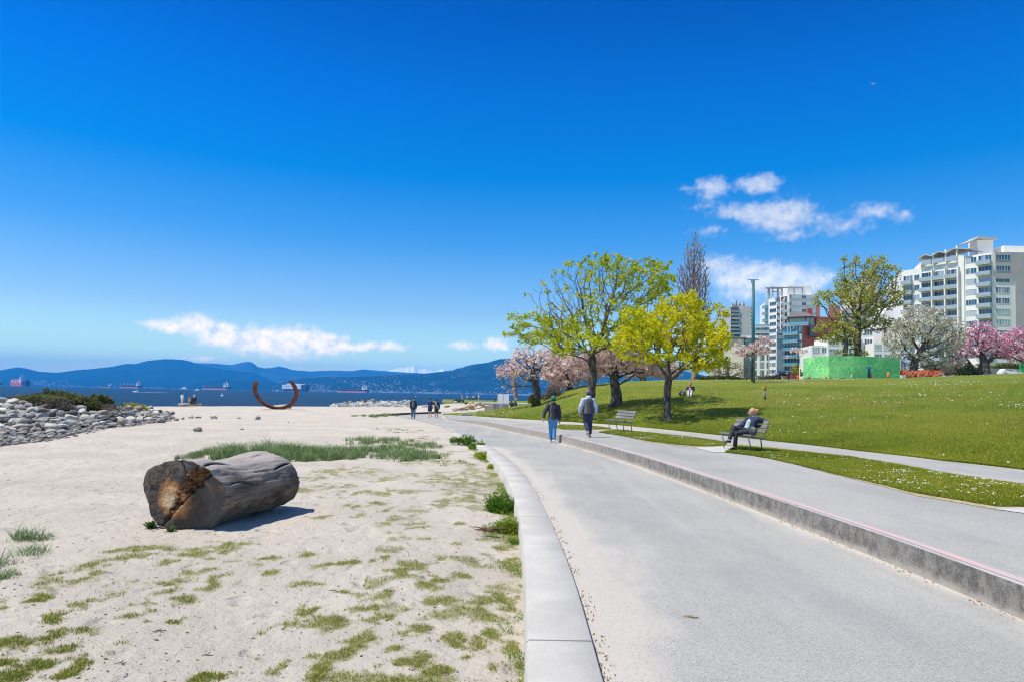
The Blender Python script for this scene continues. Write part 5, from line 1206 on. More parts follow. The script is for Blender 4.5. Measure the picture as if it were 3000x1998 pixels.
# single rocks strewn on the sand
for i, (u, v, w, k, lab) in enumerate([(578,1263,30,'grey','grey half-buried rock on the sand right of the bank'),(518,1232,18,'tan','pointed tan rock at the right end of the bank'),(560,1224,26,'pale','pale flat rock behind the half-buried one'),(580,1224,16,'grey','small grey rock touching the pale flat rock'),(535,1228,16,'grey','small rock between the pointed tan rock and pale flat rock'),
      (625,1226,24,'pale','low pale stone on the sand left of centre'),(700,1226,14,'pale','small white stone on the beach below the seated people'),(755,1228,24,'pale','flat pale stone in front of the rusty ring sculpture'),(709,1258,13,'pale','small white stone above the tall dune grass'),(845,1237,6,'grey','tiny grey stone on the sand in front of the ring sculpture'),
      (484,1222,36,'pale','large cream angular boulder at the right end of the bank'),(452,1213,30,'pale','cream boulder behind the large angular one'),(505,1214,22,'dark','dark boulder behind the cream angular one'),(441,1196,20,'grey','grey boulder at the seaward tip of the bank'),(470,1238,34,'grey','long low grey rock in front of the cream angular boulder')]):
    p = onsand(u, v); s = w*p[1]/2000/1.15; rock(p+[0, 0, s*.16], s, k, lab, None)
# distant breakwater
gp1 = []
def bw(u, D): p = atD(u, vh(u), D); return p
GL = {'pale': 'pale boulder in the low breakwater right of the sculpture', 'grey': 'grey boulder in the low breakwater right of the sculpture', 'dark': 'dark boulder in the low breakwater right of the sculpture'}
nb = 0
for i in range(80):
    u = 975+rnd.random()**.7*235; hmax = np.interp(u, [965, 1000, 1060, 1200], [.10, .35, .75, .80]); t_ = rnd.random(); D = 84+ (1-t_)*2.0+t_*4; z = -.1+hmax*t_
    if rnd.random() < .2: z = -.05
    s = rnd.uniform(.34, .62); k = rnd.choices(['pale', 'grey', 'dark'], [.5, .3, .2])[0]; p = bw(u, D); rock((p[0], D, z), s, k, '%s %s boulder %s the breakwater, %s' % ('large' if s > .48 else 'small', CW[k], 'on top of' if t_ > .6 else 'halfway up' if t_ > .3 else 'at the foot of', ['at its left tip', 'left of its middle', 'near its middle', 'right of its middle', 'at its right end'][int(np.searchsorted([1010, 1060, 1110, 1160], u))]), 'boulders of the distant breakwater'); nb += 1
pts = []
for i in range(900):
    u = 968+rnd.random()**.8*245; hmax = np.interp(u, [965, 1000, 1060, 1200], [.08, .35, .75, .80]); t_ = rnd.random(); D = 84+t_*4.5; p = bw(u, D); pts.append(np.array([p[0], D, -.15+hmax*t_*.95]))
rubble('rubble', pts, .15, .42, mat('breakwater_stone', (.48,.465,.43), .95, (.2,.195,.185), .8, .4, .6), 'loose stones of the low breakwater right of the sculpture', 'rubble')
print('rocks', cnt, nb)
M_scrub = leafm('scrub_leaf', [(0, (.05,.06,.02)), (.5, (.12,.14,.035)), (.85, (.22,.22,.06)), (1, (.30,.22,.14))], .3); M_scrub2 = leafm('dry_scrub_leaf', [(0, (.10,.09,.04)), (.5, (.22,.22,.07)), (1, (.42,.34,.22))], .3)
# ------------------------------------------------------------------ shrubs on the bank
def onbank(a, b): return bankp(a, b)
bush('shrub', 'large green and brown shrub crowning the rock bank, middle one of the bank', onbank(200, .93), 1.35, .8, .62, 1500, M_scrub, .10, 31, 'shrub', .10)
bush('shrub', 'upright dark green shrub at the right end of the bank top', onbank(305, .95), .55, .5, .72, 800, M_scrub, .10, 32, 'shrub', .10)
bush('shrub', 'dry brownish grassy shrub at the left end of the bank top', onbank(95, .95), 1.15, .7, .50, 1200, M_scrub2, .10, 33, 'shrub', .12, asp=.3)
bush('shrub', 'grey twiggy dead shrub in front of the upright green one', onbank(285, .74), .95, .5, .5, 520, M_brush, .12, 34, 'shrub', .14, asp=.14)
bush('shrub', 'low brown twiggy growth at the foot of the large bank shrub', onbank(160, .80), .9, .5, .55, 500, M_brush, .12, 35, 'shrub', .14, asp=.16)
bush('shrub', 'small low green shrub on the sand behind the cream boulders', onbank(398, 1.0), .62, .4, .34, 240, M_young, .09, 36, 'shrub', .1)
bush('shrub', 'bright green low plant between the large bank shrubs', onbank(245, .82), .7, .4, .4, 300, M_hedge, .08, 37, 'shrub', .1)
# plants by the low curb
M_fresh = leafm('fresh_green_leaf', [(0, (.05,.11,.01)), (.5, (.12,.24,.015)), (1, (.24,.38,.03))], .4)
M_lime = leafm('lime_leaf', [(0, (.12,.20,.01)), (.5, (.27,.36,.015)), (1, (.42,.46,.04))], .4)
for (u, v, ru, rh, n, sz, m, lab) in [(1470,1502,46,52,430,.050,M_fresh,'lush dark green weed clump overhanging the low curb'),(1482,1560,40,42,300,.040,M_lime,'lime green leafy clump on the curb edge below the dark green one'),
      (1445,1372,12,16,90,.05,M_lime,'small round lime tuft on the curb edge'),(1418,1345,26,24,170,.055,M_lime,'sparse yellowish weed clump left of the small round tuft'),(1398,1315,22,24,200,.06,M_fresh,'bright green clump near the far end of the low curb'),
      (1366,1302,30,30,260,.07,M_fresh,'tall green weed clump at the far end of the low curb'),(1505,1590,12,10,60,.03,M_fresh,'tiny weed at the curb foot below the lime clump')]:
    p = onsand(u, v); p[2] -= .01; k = p[1]/2000; bush('weed_clump', lab, p, ru*k*1.15, ru*k*.95, rh*k*1.1, int(n*1.5), m, sz*.85, int(u), 'plant', .07, stem=False, asp=.38)
# dead branch
p = at(1440, 1556, -.1); mb = MB(); rr = random.Random(3)
for i in range(13):
    a = rr.uniform(2.4, 4.2); l = rr.uniform(.12, .42); q = [(rr.uniform(-.1, .1), rr.uniform(-.06, .06), .02)]
    for k in range(4): q.append((q[-1][0]+math.cos(a)*l/4, q[-1][1]+math.sin(a)*l/4*.6, max(.01, q[-1][2]+rr.uniform(-.015, .02)))); a += rr.uniform(-.4, .4)
    mb.tube(q, [.009, .008, .006, .004, .003], 5)
mb.tube([(.22, .04, .03), (.05, 0, .04), (-.12, -.03, .03)], [.012, .014, .008], 6)
o = mb.build('dead_branch', mat('red_brown_twig', (.16,.07,.045), .9, (.09,.05,.035), 8)); o.location = p; tag(o, 'reddish dead twigs lying on the sand beside the lime clump', 'branch')
# ------------------------------------------------------------------ driftwood log (main one)
def log_mat():
    m = bpy.data.materials.new('weathered_log_side'); m.use_nodes = True; t = NT(m.node_tree); b = m.node_tree.nodes['Principled BSDF']
    v = t.n('ShaderNodeTexCoord').outputs['Object']; st = t.vmath('MULTIPLY', v, (1, .10, 1)).outputs[0]
    c = t.mix(t.sstep(t.noise(st, 9, 7, .7), .38, .62), (.125,.097,.076), (.26,.22,.185))
    c = t.mix(t.sstep(t.noise(v, 2.2, 5, .6), .44, .66), c, (.07,.045,.032))
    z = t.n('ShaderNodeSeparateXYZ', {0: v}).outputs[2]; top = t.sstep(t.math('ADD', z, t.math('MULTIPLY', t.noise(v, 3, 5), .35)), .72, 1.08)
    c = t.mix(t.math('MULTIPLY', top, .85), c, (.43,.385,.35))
    c = t.mix(t.sstep(t.noise(t.vmath('MULTIPLY', v, (1, .12, 1)).outputs[0], 17, 5, .75), .63, .68), c, (.035,.028,.024))
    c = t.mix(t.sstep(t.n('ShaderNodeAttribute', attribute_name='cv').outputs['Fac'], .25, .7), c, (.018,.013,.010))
    m.node_tree.links.new(c, b.inputs['Base Color']); b.inputs['Roughness'].default_value = .9; b.inputs['Specular IOR Level'].default_value = .2
    h = t.math('ADD', t.noise(st, 16, 7, .75), t.math('MULTIPLY', t.noise(v, 5, 4), .7))
    bn = t.n('ShaderNodeBump', {'Height': h, 'Strength': 1.0, 'Distance': .035}); m.node_tree.links.new(bn.outputs[0], b.inputs['Normal']); return m
def logend_mat():
    m = bpy.data.materials.new('sawn_log_end'); m.use_nodes = True; t = NT(m.node_tree); b = m.node_tree.nodes['Principled BSDF']
    v = t.n('ShaderNodeTexCoord').outputs['Object']
    q = t.vmath('SUBTRACT', v, (-.12, 0, .40)).outputs[0]; q = t.vmath('MULTIPLY', q, (1, 0, 1)).outputs[0]
    wob = t.n('ShaderNodeTexNoise', {'Vector': v, 'Scale': 3.5, 'Detail': 6.0, 'Roughness': .65}).outputs['Color']
    q2 = t.vmath('ADD', q, t.vmath('MULTIPLY', t.vmath('SUBTRACT', wob, (.5, .5, .5)).outputs[0], (.35, .35, .35)).outputs[0]).outputs[0]
    l = t.vmath('LENGTH', q2).outputs['Value']
    c = t.ramp(l, [(0.0, (.66,.54,.38)), (.12, (.66,.47,.27)), (.19, (.50,.24,.085)), (.245, (.28,.13,.055)), (.29, (.085,.065,.05)), (.38, (.065,.055,.048)), (.5, (.115,.10,.09)), (1, (.09,.08,.07))])
    c = t.mix(t.math('MULTIPLY', t.sstep(t.noise(v, 7, 6, .7), .50, .68), .6), c, (.10,.065,.045))
    c = t.mix(t.math('MULTIPLY', t.sstep(t.noise(v, 4, 5, .7), .55, .66), .6), c, (.42,.24,.10))
    c = t.mix(t.math('MULTIPLY', t.sstep(t.noise(v, 20, 6, .75), .56, .68), .6), c, (.30,.25,.20))
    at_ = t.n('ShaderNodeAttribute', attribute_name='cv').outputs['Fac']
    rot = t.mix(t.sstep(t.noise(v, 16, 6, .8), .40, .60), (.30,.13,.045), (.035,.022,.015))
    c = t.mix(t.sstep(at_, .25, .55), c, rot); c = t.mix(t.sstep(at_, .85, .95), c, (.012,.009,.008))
    m.node_tree.links.new(c, b.inputs['Base Color']); b.inputs['Roughness'].default_value = .9
    bn = t.n('ShaderNodeBump', {'Height': t.noise(v, 12, 8, .7), 'Strength': 1.0, 'Distance': .05}); m.node_tree.links.new(bn.outputs[0], b.inputs['Normal']); return m
A_ = at(522, 1552, -.13); B_ = np.array([-3.80, 10.85, -.13]); ax = (B_-A_)[:2]; Llog = np.linalg.norm(ax)+.25; ang = math.atan2(ax[1], ax[0])-math.pi/2
root = empty('driftwood_log', (A_[0], A_[1], -.15), ang, 'huge weathered driftwood log with a cracked sawn end lying on the sand', 'log')
N, Mm = 120, 200; V = []; F = []; CVL = []
def logr(t, a):
    r = np.interp(t, [0, .12, .3, .5, .72, .88, 1.0], [.52, .51, .485, .46, .455, .455, .34])
    top = max(0, math.sin(a))
    r *= 1-.07*top*math.exp(-((t-.38)/.2)**2)+.05*top*math.exp(-((t-.8)/.15)**2)
    r *= 1+.05*math.sin(3*a+t*2.2)+.03*math.sin(5*a+1+3*t)
    r += .030*(mnoise.fractal(Vector((math.cos(a)*1.6, t*2.0, math.sin(a)*1.6)), 1, 2, 4))+.014*mnoise.fractal(Vector((math.cos(a)*9, t*2.5, math.sin(a)*9)), 1, 2, 3)
    if a % 6.283 < .32 or a % 6.283 > 6.10: r -= .0
    return r
def crk(t, a):   # long splits
    d = 0
    for (t0, t1, a0, w, dp) in ((0.0, .32, .95, .028, .05), (.66, .90, .62, .035, .04), (.05, .5, .25, .016, .025), (.45, .9, 1.5, .018, .025), (.3, .98, -.15, .014, .02), (.02, .25, -.45, .03, .03)):
        if t0 <= t <= t1: d += dp*math.exp(-((a-a0-.1*math.sin(t*9))/w)**2)*min(1, (t-t0)*12+.3, (t1-t)*12)
    return d
for i in range(N+1):
    t = i/N
    for k in range(Mm):
        a = 2*math.pi*k/Mm; r = logr(t, a)-crk(t, a); x = math.cos(a)*r*(1.10+.05*(1-t)); z = .46+math.sin(a)*r*.98
        # front end cut in two facets: right part slants back
        fr = .14*max(0, (x+.02-.45*(z-.3)))*1.5; y = t*Llog+(1-t)**4*fr*1.6-(.05*math.sin(a) if t == 0 else 0)
        CVL.append(min(1, crk(t, a)/.03)); V.append((x, y, max(z, .0+.02*mnoise.noise(Vector((x*3, y*3, 0))))))
for i in range(N):
    for k in range(Mm): a, b = i*Mm+k, i*Mm+(k+1) % Mm; F.append((a, a+Mm, b+Mm, b))
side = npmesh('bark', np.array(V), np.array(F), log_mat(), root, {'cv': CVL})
# sawn face: polar grid with cracks
V2 = []; F2 = []; CV2 = []; NR = 90
rim = np.array(V[:Mm]); Mf = Mm*2; rimf = np.stack([np.interp(np.arange(Mf)/2, np.arange(Mm+1), np.append(rim[:, q], rim[0, q])) for q in range(3)], 1); cen = np.array([-.05, .02, .42])
for j in range(NR+1):
    s = j/NR
    for k in range(Mf):
        p = cen+(rimf[k]-cen)*s; x, z = p[0], p[2]
        # base plane kink
        fr = .14*max(0, (x+.02-.45*(z-.3)))*1.5*1.6; y = fr-.05*(z-.44)/.45*s if s > .98 else fr-.05*(z-.44)/.45
        # rotten diagonal split from lower left to upper right
        dl = (z-.10)-(x+.24)*.98; dn = dl*.714; al = (x+.24)*.7+(z-.10)*.7
        nz_ = mnoise.fractal(Vector((x*7, z*7, 3)), 1, 2, 4)
        cvv = 0
        if s < .985:
            w = .02+.09*min(1, max(0, al-.12)*1.7); g1 = math.exp(-((dn-.03-w*.6+nz_*.05)/w)**4); g1 *= (1 if al > -.02 else 0)
            g2 = math.exp(-((dn-.012)/.011)**2); cr = (x-.06-.10*math.sin((z-.4)*6)-nz_*.03); g3 = math.exp(-(cr/.010)**2)*(1 if z > .50 else 0)
            n2 = mnoise.fractal(Vector((x*22, z*22, 1)), 1, 2, 3); y += .075*g1*(.6+1.2*nz_+.7*n2)+.06*g2+.05*g3+.012*nz_; cvv = max(g1*.7, g2, g3)
        CV2.append(cvv); V2.append((p[0], y, p[2]))
for j in range(NR):
    for k in range(Mf): a, b = j*Mf+k, j*Mf+(k+1) % Mf; F2.append((a, b, b+Mf, a+Mf))
V2 = np.array(V2); V2[NR*Mf:] = rimf
npmesh('sawn_face', V2, np.array(F2), logend_mat(), root, {'cv': CV2})
mb = MB(); ring_ = [V[N*Mm+k] for k in range(Mm)]; mb.add(ring_+[(0, Llog+.02, .42)], [(k, Mm, (k+1) % Mm) for k in range(Mm)], True); mb.build('far_end', log_mat(), root)

# ------------------------------------------------------------------ grass blades
def blades(name, P, h, w, lean, m, label, seed, cat='grass', curl=.6):
    """P (n,3) roots; 5-vertex curved blades in one object"""
    rg = np.random.default_rng(seed); n = len(P); a = rg.random(n)*6.283; H = h*(.45+.9*rg.random(n)) if not hasattr(h, '__len__') else h
    ln = lean*(.3+rg.random(n))*H; d = np.stack([np.cos(a), np.sin(a), 0*a], 1); s = np.stack([-np.sin(a), np.cos(a), 0*a], 1)*(w*(.6+.8*rg.random(n)))[:, None]/2
    b2 = rg.random(n)*6.283; s = np.stack([np.cos(b2), np.sin(b2), 0*a], 1)*np.linalg.norm(s, axis=1)[:, None]
    z = np.array([0, 0, 1.]); M1 = P+d*(ln*.35)[:, None]+z*(H*.6)[:, None]; T1 = P+d*ln[:, None]+z*(H*(1-curl*.3*rg.random(n)))[:, None]
    V = np.stack([P-s, P+s, M1+s*.75, M1-s*.75, T1], 1).reshape(-1, 3); b = np.arange(n)[:, None]*5
    F4 = b+np.array([[0, 1, 2, 3]]); F3 = b+np.array([[3, 2, 4]]); cv = np.repeat(np.clip(rg.random(n)*.75+(0 if n < 40000 else 1)*(vn(P[:, 0], P[:, 1], .45, 4, 61)-.5)*1.1, 0, .95), 5)+np.tile([0, 0, .1, .1, .2], n)
    o = npmesh(name, V, [F4, F3], m, attr={'cv': cv}, smooth=False)
    return tag(o, label, cat, kind='stuff')
M_turf = leafm('turf_blade', [(0, (.09,.14,.014)), (.4, (.25,.29,.03)), (.75, (.40,.40,.07)), (1, (.52,.45,.22))], .3)
M_dune = leafm('dune_grass_blade', [(0, (.08,.13,.035)), (.5, (.20,.30,.10)), (.85, (.34,.43,.20)), (1, (.50,.52,.32))], .25)
M_lawnb = leafm('lawn_blade', [(0, (.13,.18,.012)), (.5, (.29,.33,.018)), (1, (.48,.45,.06))], .35)
rg = np.random.default_rng(77)
# patches on the sand
n = 900000; y = 3.6+(rg.random(n)**1.6)*15; x = -(y*.78)+rg.random(n)*(y*.78+.2); ok = x < XL(y)-.03; x, y = x[ok], y[ok]
pr = patch(x, y); k = rg.random(len(x)) < np.clip((pr-.12)*1.5, 0, 1)**1.3*np.clip(5.5/y, .25, 1)**1.2*.85; x, y, pr = x[k], y[k], pr[k]
z = sandz(x, y)-.004; H = (.008+.026*rg.random(len(x)))*(.6+.7*pr)*(1+.02*y)
blades('grass_patches', np.stack([x, y, z], 1), H, .0042, .9, M_turf, 'short green and straw grass tufts scattered over the sand', 1); print('patch blades', len(x))
# tall dune grass
def dune(regs, n, seed, label, h, w=.010, m=M_dune, name='dune_grass', lean=.55):
    rg = np.random.default_rng(seed); out = []; Hs = []
    for (u, v, ru, rv, hh, k) in regs:
        c = at(u, v, -.12); q = at(u+ru, v, -.12); r1_, r2_ = at(u, v-rv, -.12), at(u, v+rv, -.12); rx, ry = q[0]-c[0], (r1_[1]-r2_[1])/2; m_ = int(n*k)
        th = rg.random(m_)*6.283; rr_ = rg.random(m_)**.5; x = c[0]+np.cos(th)*rr_*rx; y = c[1]+np.sin(th)*rr_*ry; nc = max(6, m_//34); ci = rg.integers(0, nc, m_); x = x[:nc][ci]+rg.normal(0, .075, m_); y = y[:nc][ci]+rg.normal(0, .075, m_); rr_ = np.hypot((x-c[0])/rx, (y-c[1])/ry)
        ok = vn(x, y, 3.2, 3, seed) > .38+.10*rr_; x, y, rr_ = x[ok], y[ok], rr_[ok]; out.append(np.stack([x, y, sandz(x, y)-.01], 1)); Hs.append(h*hh*(.4+.75*rg.random(len(x)))*(1-.35*rr_**2)*(.6+.8*vn(x, y, 4, 2, seed+1)))
    return blades(name, np.concatenate(out), np.concatenate(Hs), w, lean, m, label, seed+1, curl=1.0)
dune([(690,1338,55,12,1.15,1.0),(770,1338,60,14,1.15,1.2),(860,1338,70,14,1.0,1.3),(950,1335,70,14,.8,1.2),(1040,1330,70,14,.75,1.1),(1120,1325,70,16,.6,1.0),(1200,1332,70,14,.55,1.0),(1260,1340,50,8,.4,.5),(1060,1295,60,8,.6,.5),(1150,1300,80,10,.5,.6),(1230,1310,60,10,.45,.5)], 2600, 51, 'tall blue-green dune grass growing behind the driftwood log', .50, w=.013, lean=.8)
dune([(590,1334,40,8,.6,.8),(545,1340,14,7,.55,.35),(620,1325,30,8,.7,.6)], 1300, 52, 'sparse dune grass at the left end of the tall grass band', .36)
dune([(20,1640,50,48,1.0,1.0),(80,1575,50,12,1.0,.6),(10,1690,30,12,.7,.3),(140,1570,22,7,.6,.2)], 700, 53, 'grey-green dune grass tufts at the left edge of the photo', .19, .007, lean=1.3)
dune([(1130,1220,45,4,.3,1.0),(1100,1224,25,3,.25,.3),(1060,1222,30,2,.2,.3)], 1500, 54, 'low green growth on the sand left of the walkers', .7, .03)
dune([(1180,1268,60,6,.35,.6),(1230,1290,60,8,.35,.6),(1130,1262,60,4,.25,.4),(1290,1330,50,8,.3,.4),(1330,1355,60,8,.3,.5)], 900, 55, 'thin patchy grass along the sandy path edge', .28, .012, M_turf)
for (u, v, s, lab) in ((445,1546,34,'broad-leaved green weed at the lower left foot of the log'),(502,1556,22,'smaller broad-leaved weed under the sawn end of the log')):
    p = at(u, v, -.14); k = p[1]/2000; rt = empty('weed_clump', p, 0, lab, 'plant'); mb = MB(); rr = random.Random(u)
    for i in range(46):
        a = rr.uniform(0, 6.28); l = s*k*rr.uniform(.5, 1.15); e = rr.uniform(.25, 1.1); d = Vector((math.cos(a)*math.cos(e), math.sin(a)*math.cos(e), math.sin(e))); sd = Vector((-math.sin(a), math.cos(a), 0))*l*.12; b0 = Vector((rr.uniform(-.03, .03), rr.uniform(-.03, .03), 0))
        mb.add([b0-sd*.3, b0+sd*.3, b0+d*l*.6+sd, b0+d*l*.6-sd, b0+d*l-Vector((0, 0, l*.12))], [(0,1,2,3),(3,2,4)], False)
    mb.build('leaves', M_fresh, rt)
# lawn blades and daisies
n = 260000; uu = 1400+rg.random(n)*1650; kk_ = (uu-1500)/2000; yf_ = np.interp(kk_, _lfk[:, 0], _lfk[:, 1]); yy = yf_+(rg.random(n)**2.4)*26-.05; xx = kk_*yy
keep_ = rg.random(n) < np.clip((18/yy)**1.0, .2, 1); xx, yy = xx[keep_], yy[keep_]
blades('lawn_blades', np.stack([xx, yy, lawnz(xx, yy)], 1), (.03+.05*rg.random(len(xx)))*np.clip(yy/22, 1, 2), .012, .6, M_lawnb, 'short grass blades covering the near part of the lawn', 3)
def inpoly(x, y, poly):
    ins = np.zeros(len(x), bool); n = len(poly); j = n-1
    for i in range(n):
        xi, yi, xj, yj = poly[i][0], poly[i][1], poly[j][0], poly[j][1]; c_ = ((yi > y) != (yj > y)) & (x < (xj-xi)*(y-yi)/((yj-yi) or 1e-9)+xi); ins ^= c_; j = i
    return ins
SP = []
for wq in strip_poly:
    lo, hi = wq.min(0), wq.max(0); ar = (hi[0]-lo[0])*(hi[1]-lo[1]); n = int(ar*5200); x = lo[0]+rg.random(n)*(hi[0]-lo[0]); y = lo[1]+rg.random(n)*(hi[1]-lo[1]); m_ = inpoly(x, y, wq); SP.append(np.stack([x[m_], y[m_], zU(y[m_])+.01], 1))
SPc = np.concatenate(SP); blades('strip_grass', SPc, .018+.035*rg.random(len(SPc)), .009, .7, M_lawnb, 'short grass blades on the verge strips beside the benches', 4)
def daisies(P, s, seed, name, label):
    rg = np.random.default_rng(seed); n = len(P); s = s*(.6+.8*rg.random(n)); V = [];
    a = rg.random(n)*3.14; t = np.stack([np.cos(a), np.sin(a), 0*a], 1)*s[:, None]; u_ = np.stack([-np.sin(a), np.cos(a), 0*a], 1)*s[:, None]; z = np.zeros((n, 3)); z[:, 2] = s*.55
    P = P+np.array([0, 0, .035]); V = np.stack([P-t, P-u_, P+t, P+u_, P+z], 1).reshape(-1, 3); b = np.arange(n)[:, None]*5
    F = np.concatenate([b+np.array([[0, 1, 4]]), b+np.array([[1, 2, 4]]), b+np.array([[2, 3, 4]]), b+np.array([[3, 0, 4]])])
    o = npmesh(name, V, F, mat('daisy_petal', (.80,.78,.72), .8), smooth=False); return tag(o, label, 'flowers', kind='stuff')
n = 60000; uu = 1330+rg.random(n)*1720; kk_ = (uu-1500)/2000; yf_ = np.interp(kk_, _lfk[:, 0], _lfk[:, 1]); yc_ = np.interp(uu, _u, _y); yy = yf_+rg.random(n)*(yc_-yf_); xx = kk_*yy
dn = np.clip((vn(xx, yy, .16, 3, 21)-.50)*7, 0, 1)*np.clip((vn(xx, yy, 1.1, 3, 22)-.42)*4, 0, 1); kp = rg.random(n) < dn*.13+.002
P = np.stack([xx, yy, lawnz(xx, yy)], 1)[kp]; daisies(P, .034, 5, 'daisies', 'white daisies scattered over the lawn slope'); print('daisies', len(P))
x, y = SPc[:, 0], SPc[:, 1]; dn = np.clip((vn(x, y, .7, 3, 23)-.50)*5, 0, 1)*np.clip((vn(x, y, 5, 2, 24)-.5)*4, 0, 1); kp = rg.random(len(x)) < dn*.03+.0003
daisies(SPc[kp], .013, 6, 'strip_daisies', 'white daisies dotted over the verge strips')
M_dw2 = mat('pale_dry_twig', (.34,.24,.16), .9)
# twigs and debris on the sand
for i, (u, v, l, a, lab) in enumerate([(466,1851,36,.35,'grey-brown stick on the sand below the grass patches'),(606,1923,30,.05,'thin pale stick on the sand at bottom centre-left'),(354,1946,28,.3,'short dark stick near the bottom left grass'),(977,1733,32,-.1,'brown twig beside the middle grass patches'),(2022,1809,46,-.3,'thin dry twig lying on the middle of the path'),(1256,1876,14,.1,'small reddish bark chip on the sand near the curb')]):
    p = at(u, v, 0 if u > 1800 else -.135); k = p[1]/2000; mb = MB(); L_ = l*k
    mb.tube([(-L_/2, 0, .008), (-L_*.1, .01, .014), (L_*.2, -.008, .012), (L_/2, .01, .008)], [.002*l/30, .005*l/30, .004*l/30, .002*l/30], 6); mb.tube([(0, 0, .012), (L_*.15, .03, .02)], [.004, .002], 5)
    o = mb.build('stick', M_dw2 if u > 1800 else M_barkg if i != 5 else M_barkbrown); o.location = p; o.rotation_euler = (0, 0, a); tag(o, lab, 'stick')

# weeds growing along the curb
M_cw = leafm('curb_weed_leaf', [(0, (.09,.17,.012)), (.5, (.20,.30,.02)), (1, (.38,.42,.05))], .4); rg = np.random.default_rng(66); n = 9000
y = 4.3+rg.random(n)**1.1*23; dx_ = .02+rg.exponential(.13, n); x = XL(y)-dx_; k_ = (vn(x, y, 1.6, 3, 71) > .50+.25*dx_) & (dx_ < .6); x, y = x[k_], y[k_]; n = len(x)
V, F, cv = leaf_quads(np.stack([x, y, sandz(x, y)+.012+.05*rg.random(n)*vn(x, y, 2, 2, 72)], 1), 3, .025, .017, 5, .45); o = npmesh('curb_weeds', V, F, M_cw, attr={'cv': cv}, smooth=False); tag(o, 'low yellow-green weeds creeping along the foot of the pale curb', 'weeds', kind='stuff')
# scattered litter on the sand (nobody could count it)
rg = np.random.default_rng(91); n = 2600; y = 3.7+rg.random(n)**1.5*13; x = -(y*.78)+rg.random(n)*(y*.78+.2); ok = x < XL(y)-.02; x, y = x[ok], y[ok]; n = len(x); z = sandz(x, y)+.004
a = rg.random(n)*6.283; l = (.006+.014*rg.random(n)**2)*(1+y*.03); w = l*(.25+.4*rg.random(n)); d = np.stack([np.cos(a), np.sin(a), .2*rg.random(n)], 1)*l[:, None]; s = np.stack([-np.sin(a), np.cos(a), .35*rg.random(n)], 1)*w[:, None]; c0 = np.stack([x, y, z], 1); upv = np.array([0, 0, .004])
V = np.stack([c0-d, c0+s, c0+d, c0-s, c0+upv], 1).reshape(-1, 3); b = np.arange(n)[:, None]*5
F = np.concatenate([b+np.array([[0, 3, 4]]), b+np.array([[3, 2, 4]]), b+np.array([[2, 1, 4]]), b+np.array([[1, 0, 4]])])
o = npmesh('beach_litter', V, F, mat('litter', (.1,.1,.1), .9, attr=[(0, (.05,.035,.025)), (.5, (.16,.09,.05)), (.8, (.30,.20,.12)), (1, (.6,.55,.5))]), attr={'cv': np.repeat(rg.random(n), 5)}, smooth=False); tag(o, 'tiny bark chips, twigs and shell bits strewn over the sand', 'litter', kind='stuff')
# wind-blown leaf litter along the kerb foot and curb edge
P = []
for (ya, yb, f_, sg, m_) in ((4.5, 26, XK, -1, 420), (4.2, 20, XR, 1, 520)):
    yy = ya+rg.random(m_)**1.3*(yb-ya); cl = vn(yy, yy*0, 1.1, 2, 44)*0+vn(yy, yy*0+3, 2.2, 2, 45); k_ = cl > .52; yy = yy[k_]; P.append(np.stack([f_(yy)+sg*(.015+.10*rg.random(len(yy))**2), yy, 0*yy+.004], 1))
c0 = np.concatenate(P); n = len(c0); a = rg.random(n)*6.283; l = (.010+.022*rg.random(n)); d = np.stack([np.cos(a), np.sin(a), .3*rg.random(n)], 1)*l[:, None]; s = np.stack([-np.sin(a), np.cos(a), .3*rg.random(n)], 1)*(l*.4)[:, None]
V = np.stack([c0-d*.5, c0+s*.5, c0+d*.5+upv*2, c0-s*.5, c0+upv*2], 1).reshape(-1, 3); b = np.arange(n)[:, None]*5; F = np.concatenate([b+np.array([[0, 3, 4]]), b+np.array([[3, 2, 4]]), b+np.array([[2, 1, 4]]), b+np.array([[1, 0, 4]])])
o = npmesh('leaf_litter', V, F, mat('dry_leaf_litter', (.1,.1,.1), .9, attr=[(0, (.09,.045,.022)), (.6, (.24,.12,.05)), (1, (.42,.27,.13))]), attr={'cv': np.repeat(rg.random(n), 5)}, smooth=False); tag(o, 'dry brown leaf litter blown along the kerb foot and the curb edge', 'litter', kind='stuff')
# ------------------------------------------------------------------ people
M_skin = mat('skin', (.50,.30,.22), .6, subsurf=0); M_blk = mat('black_cloth', (.018,.018,.022), .85, (.035,.035,.04), 9, bump=.4, bscale=20); M_navyc = mat('navy_cloth', (.018,.025,.065), .85, (.03,.04,.09), 9, bump=.4, bscale=20)
M_jean = mat('blue_denim', (.055,.20,.42), .85, (.10,.29,.52), 7, bump=.5, bscale=18); M_whs = mat('white_shoe', (.72,.72,.70), .6); M_dks = mat('dark_shoe', (.03,.03,.035), .5); M_greys = mat('grey_shoe', (.42,.38,.37), .7)
M_bluegrey = mat('pale_blue_sweatshirt', (.46,.52,.64), .9, (.36,.42,.54), 9, bump=.4, bscale=20); M_greencap = mat('green_knit', (.015,.20,.11), .9); M_purple = mat('mauve_cap', (.15,.13,.20), .9)
M_hairb = mat('black_hair', (.012,.010,.010), .5); M_blond = mat('ginger_blond_hair', (.36,.17,.06), .5, (.62,.40,.18), 40); M_mint = mat('pale_mint_shirt', (.38,.50,.46), .9, (.25,.38,.36), 14); M_whc = mat('white_cloth', (.68,.68,.68), .9)
M_hood = mat('pale_grey_hood', (.52,.55,.60), .9); M_tan = mat('tan_cloth', (.42,.30,.18), .9); M_pinkc = mat('pink_knit', (.60,.30,.34), .9); M_plum = mat('plum_cloth', (.07,.03,.07), .9); M_greyb = mat('grey_brown_hair', (.20,.13,.09), .6)
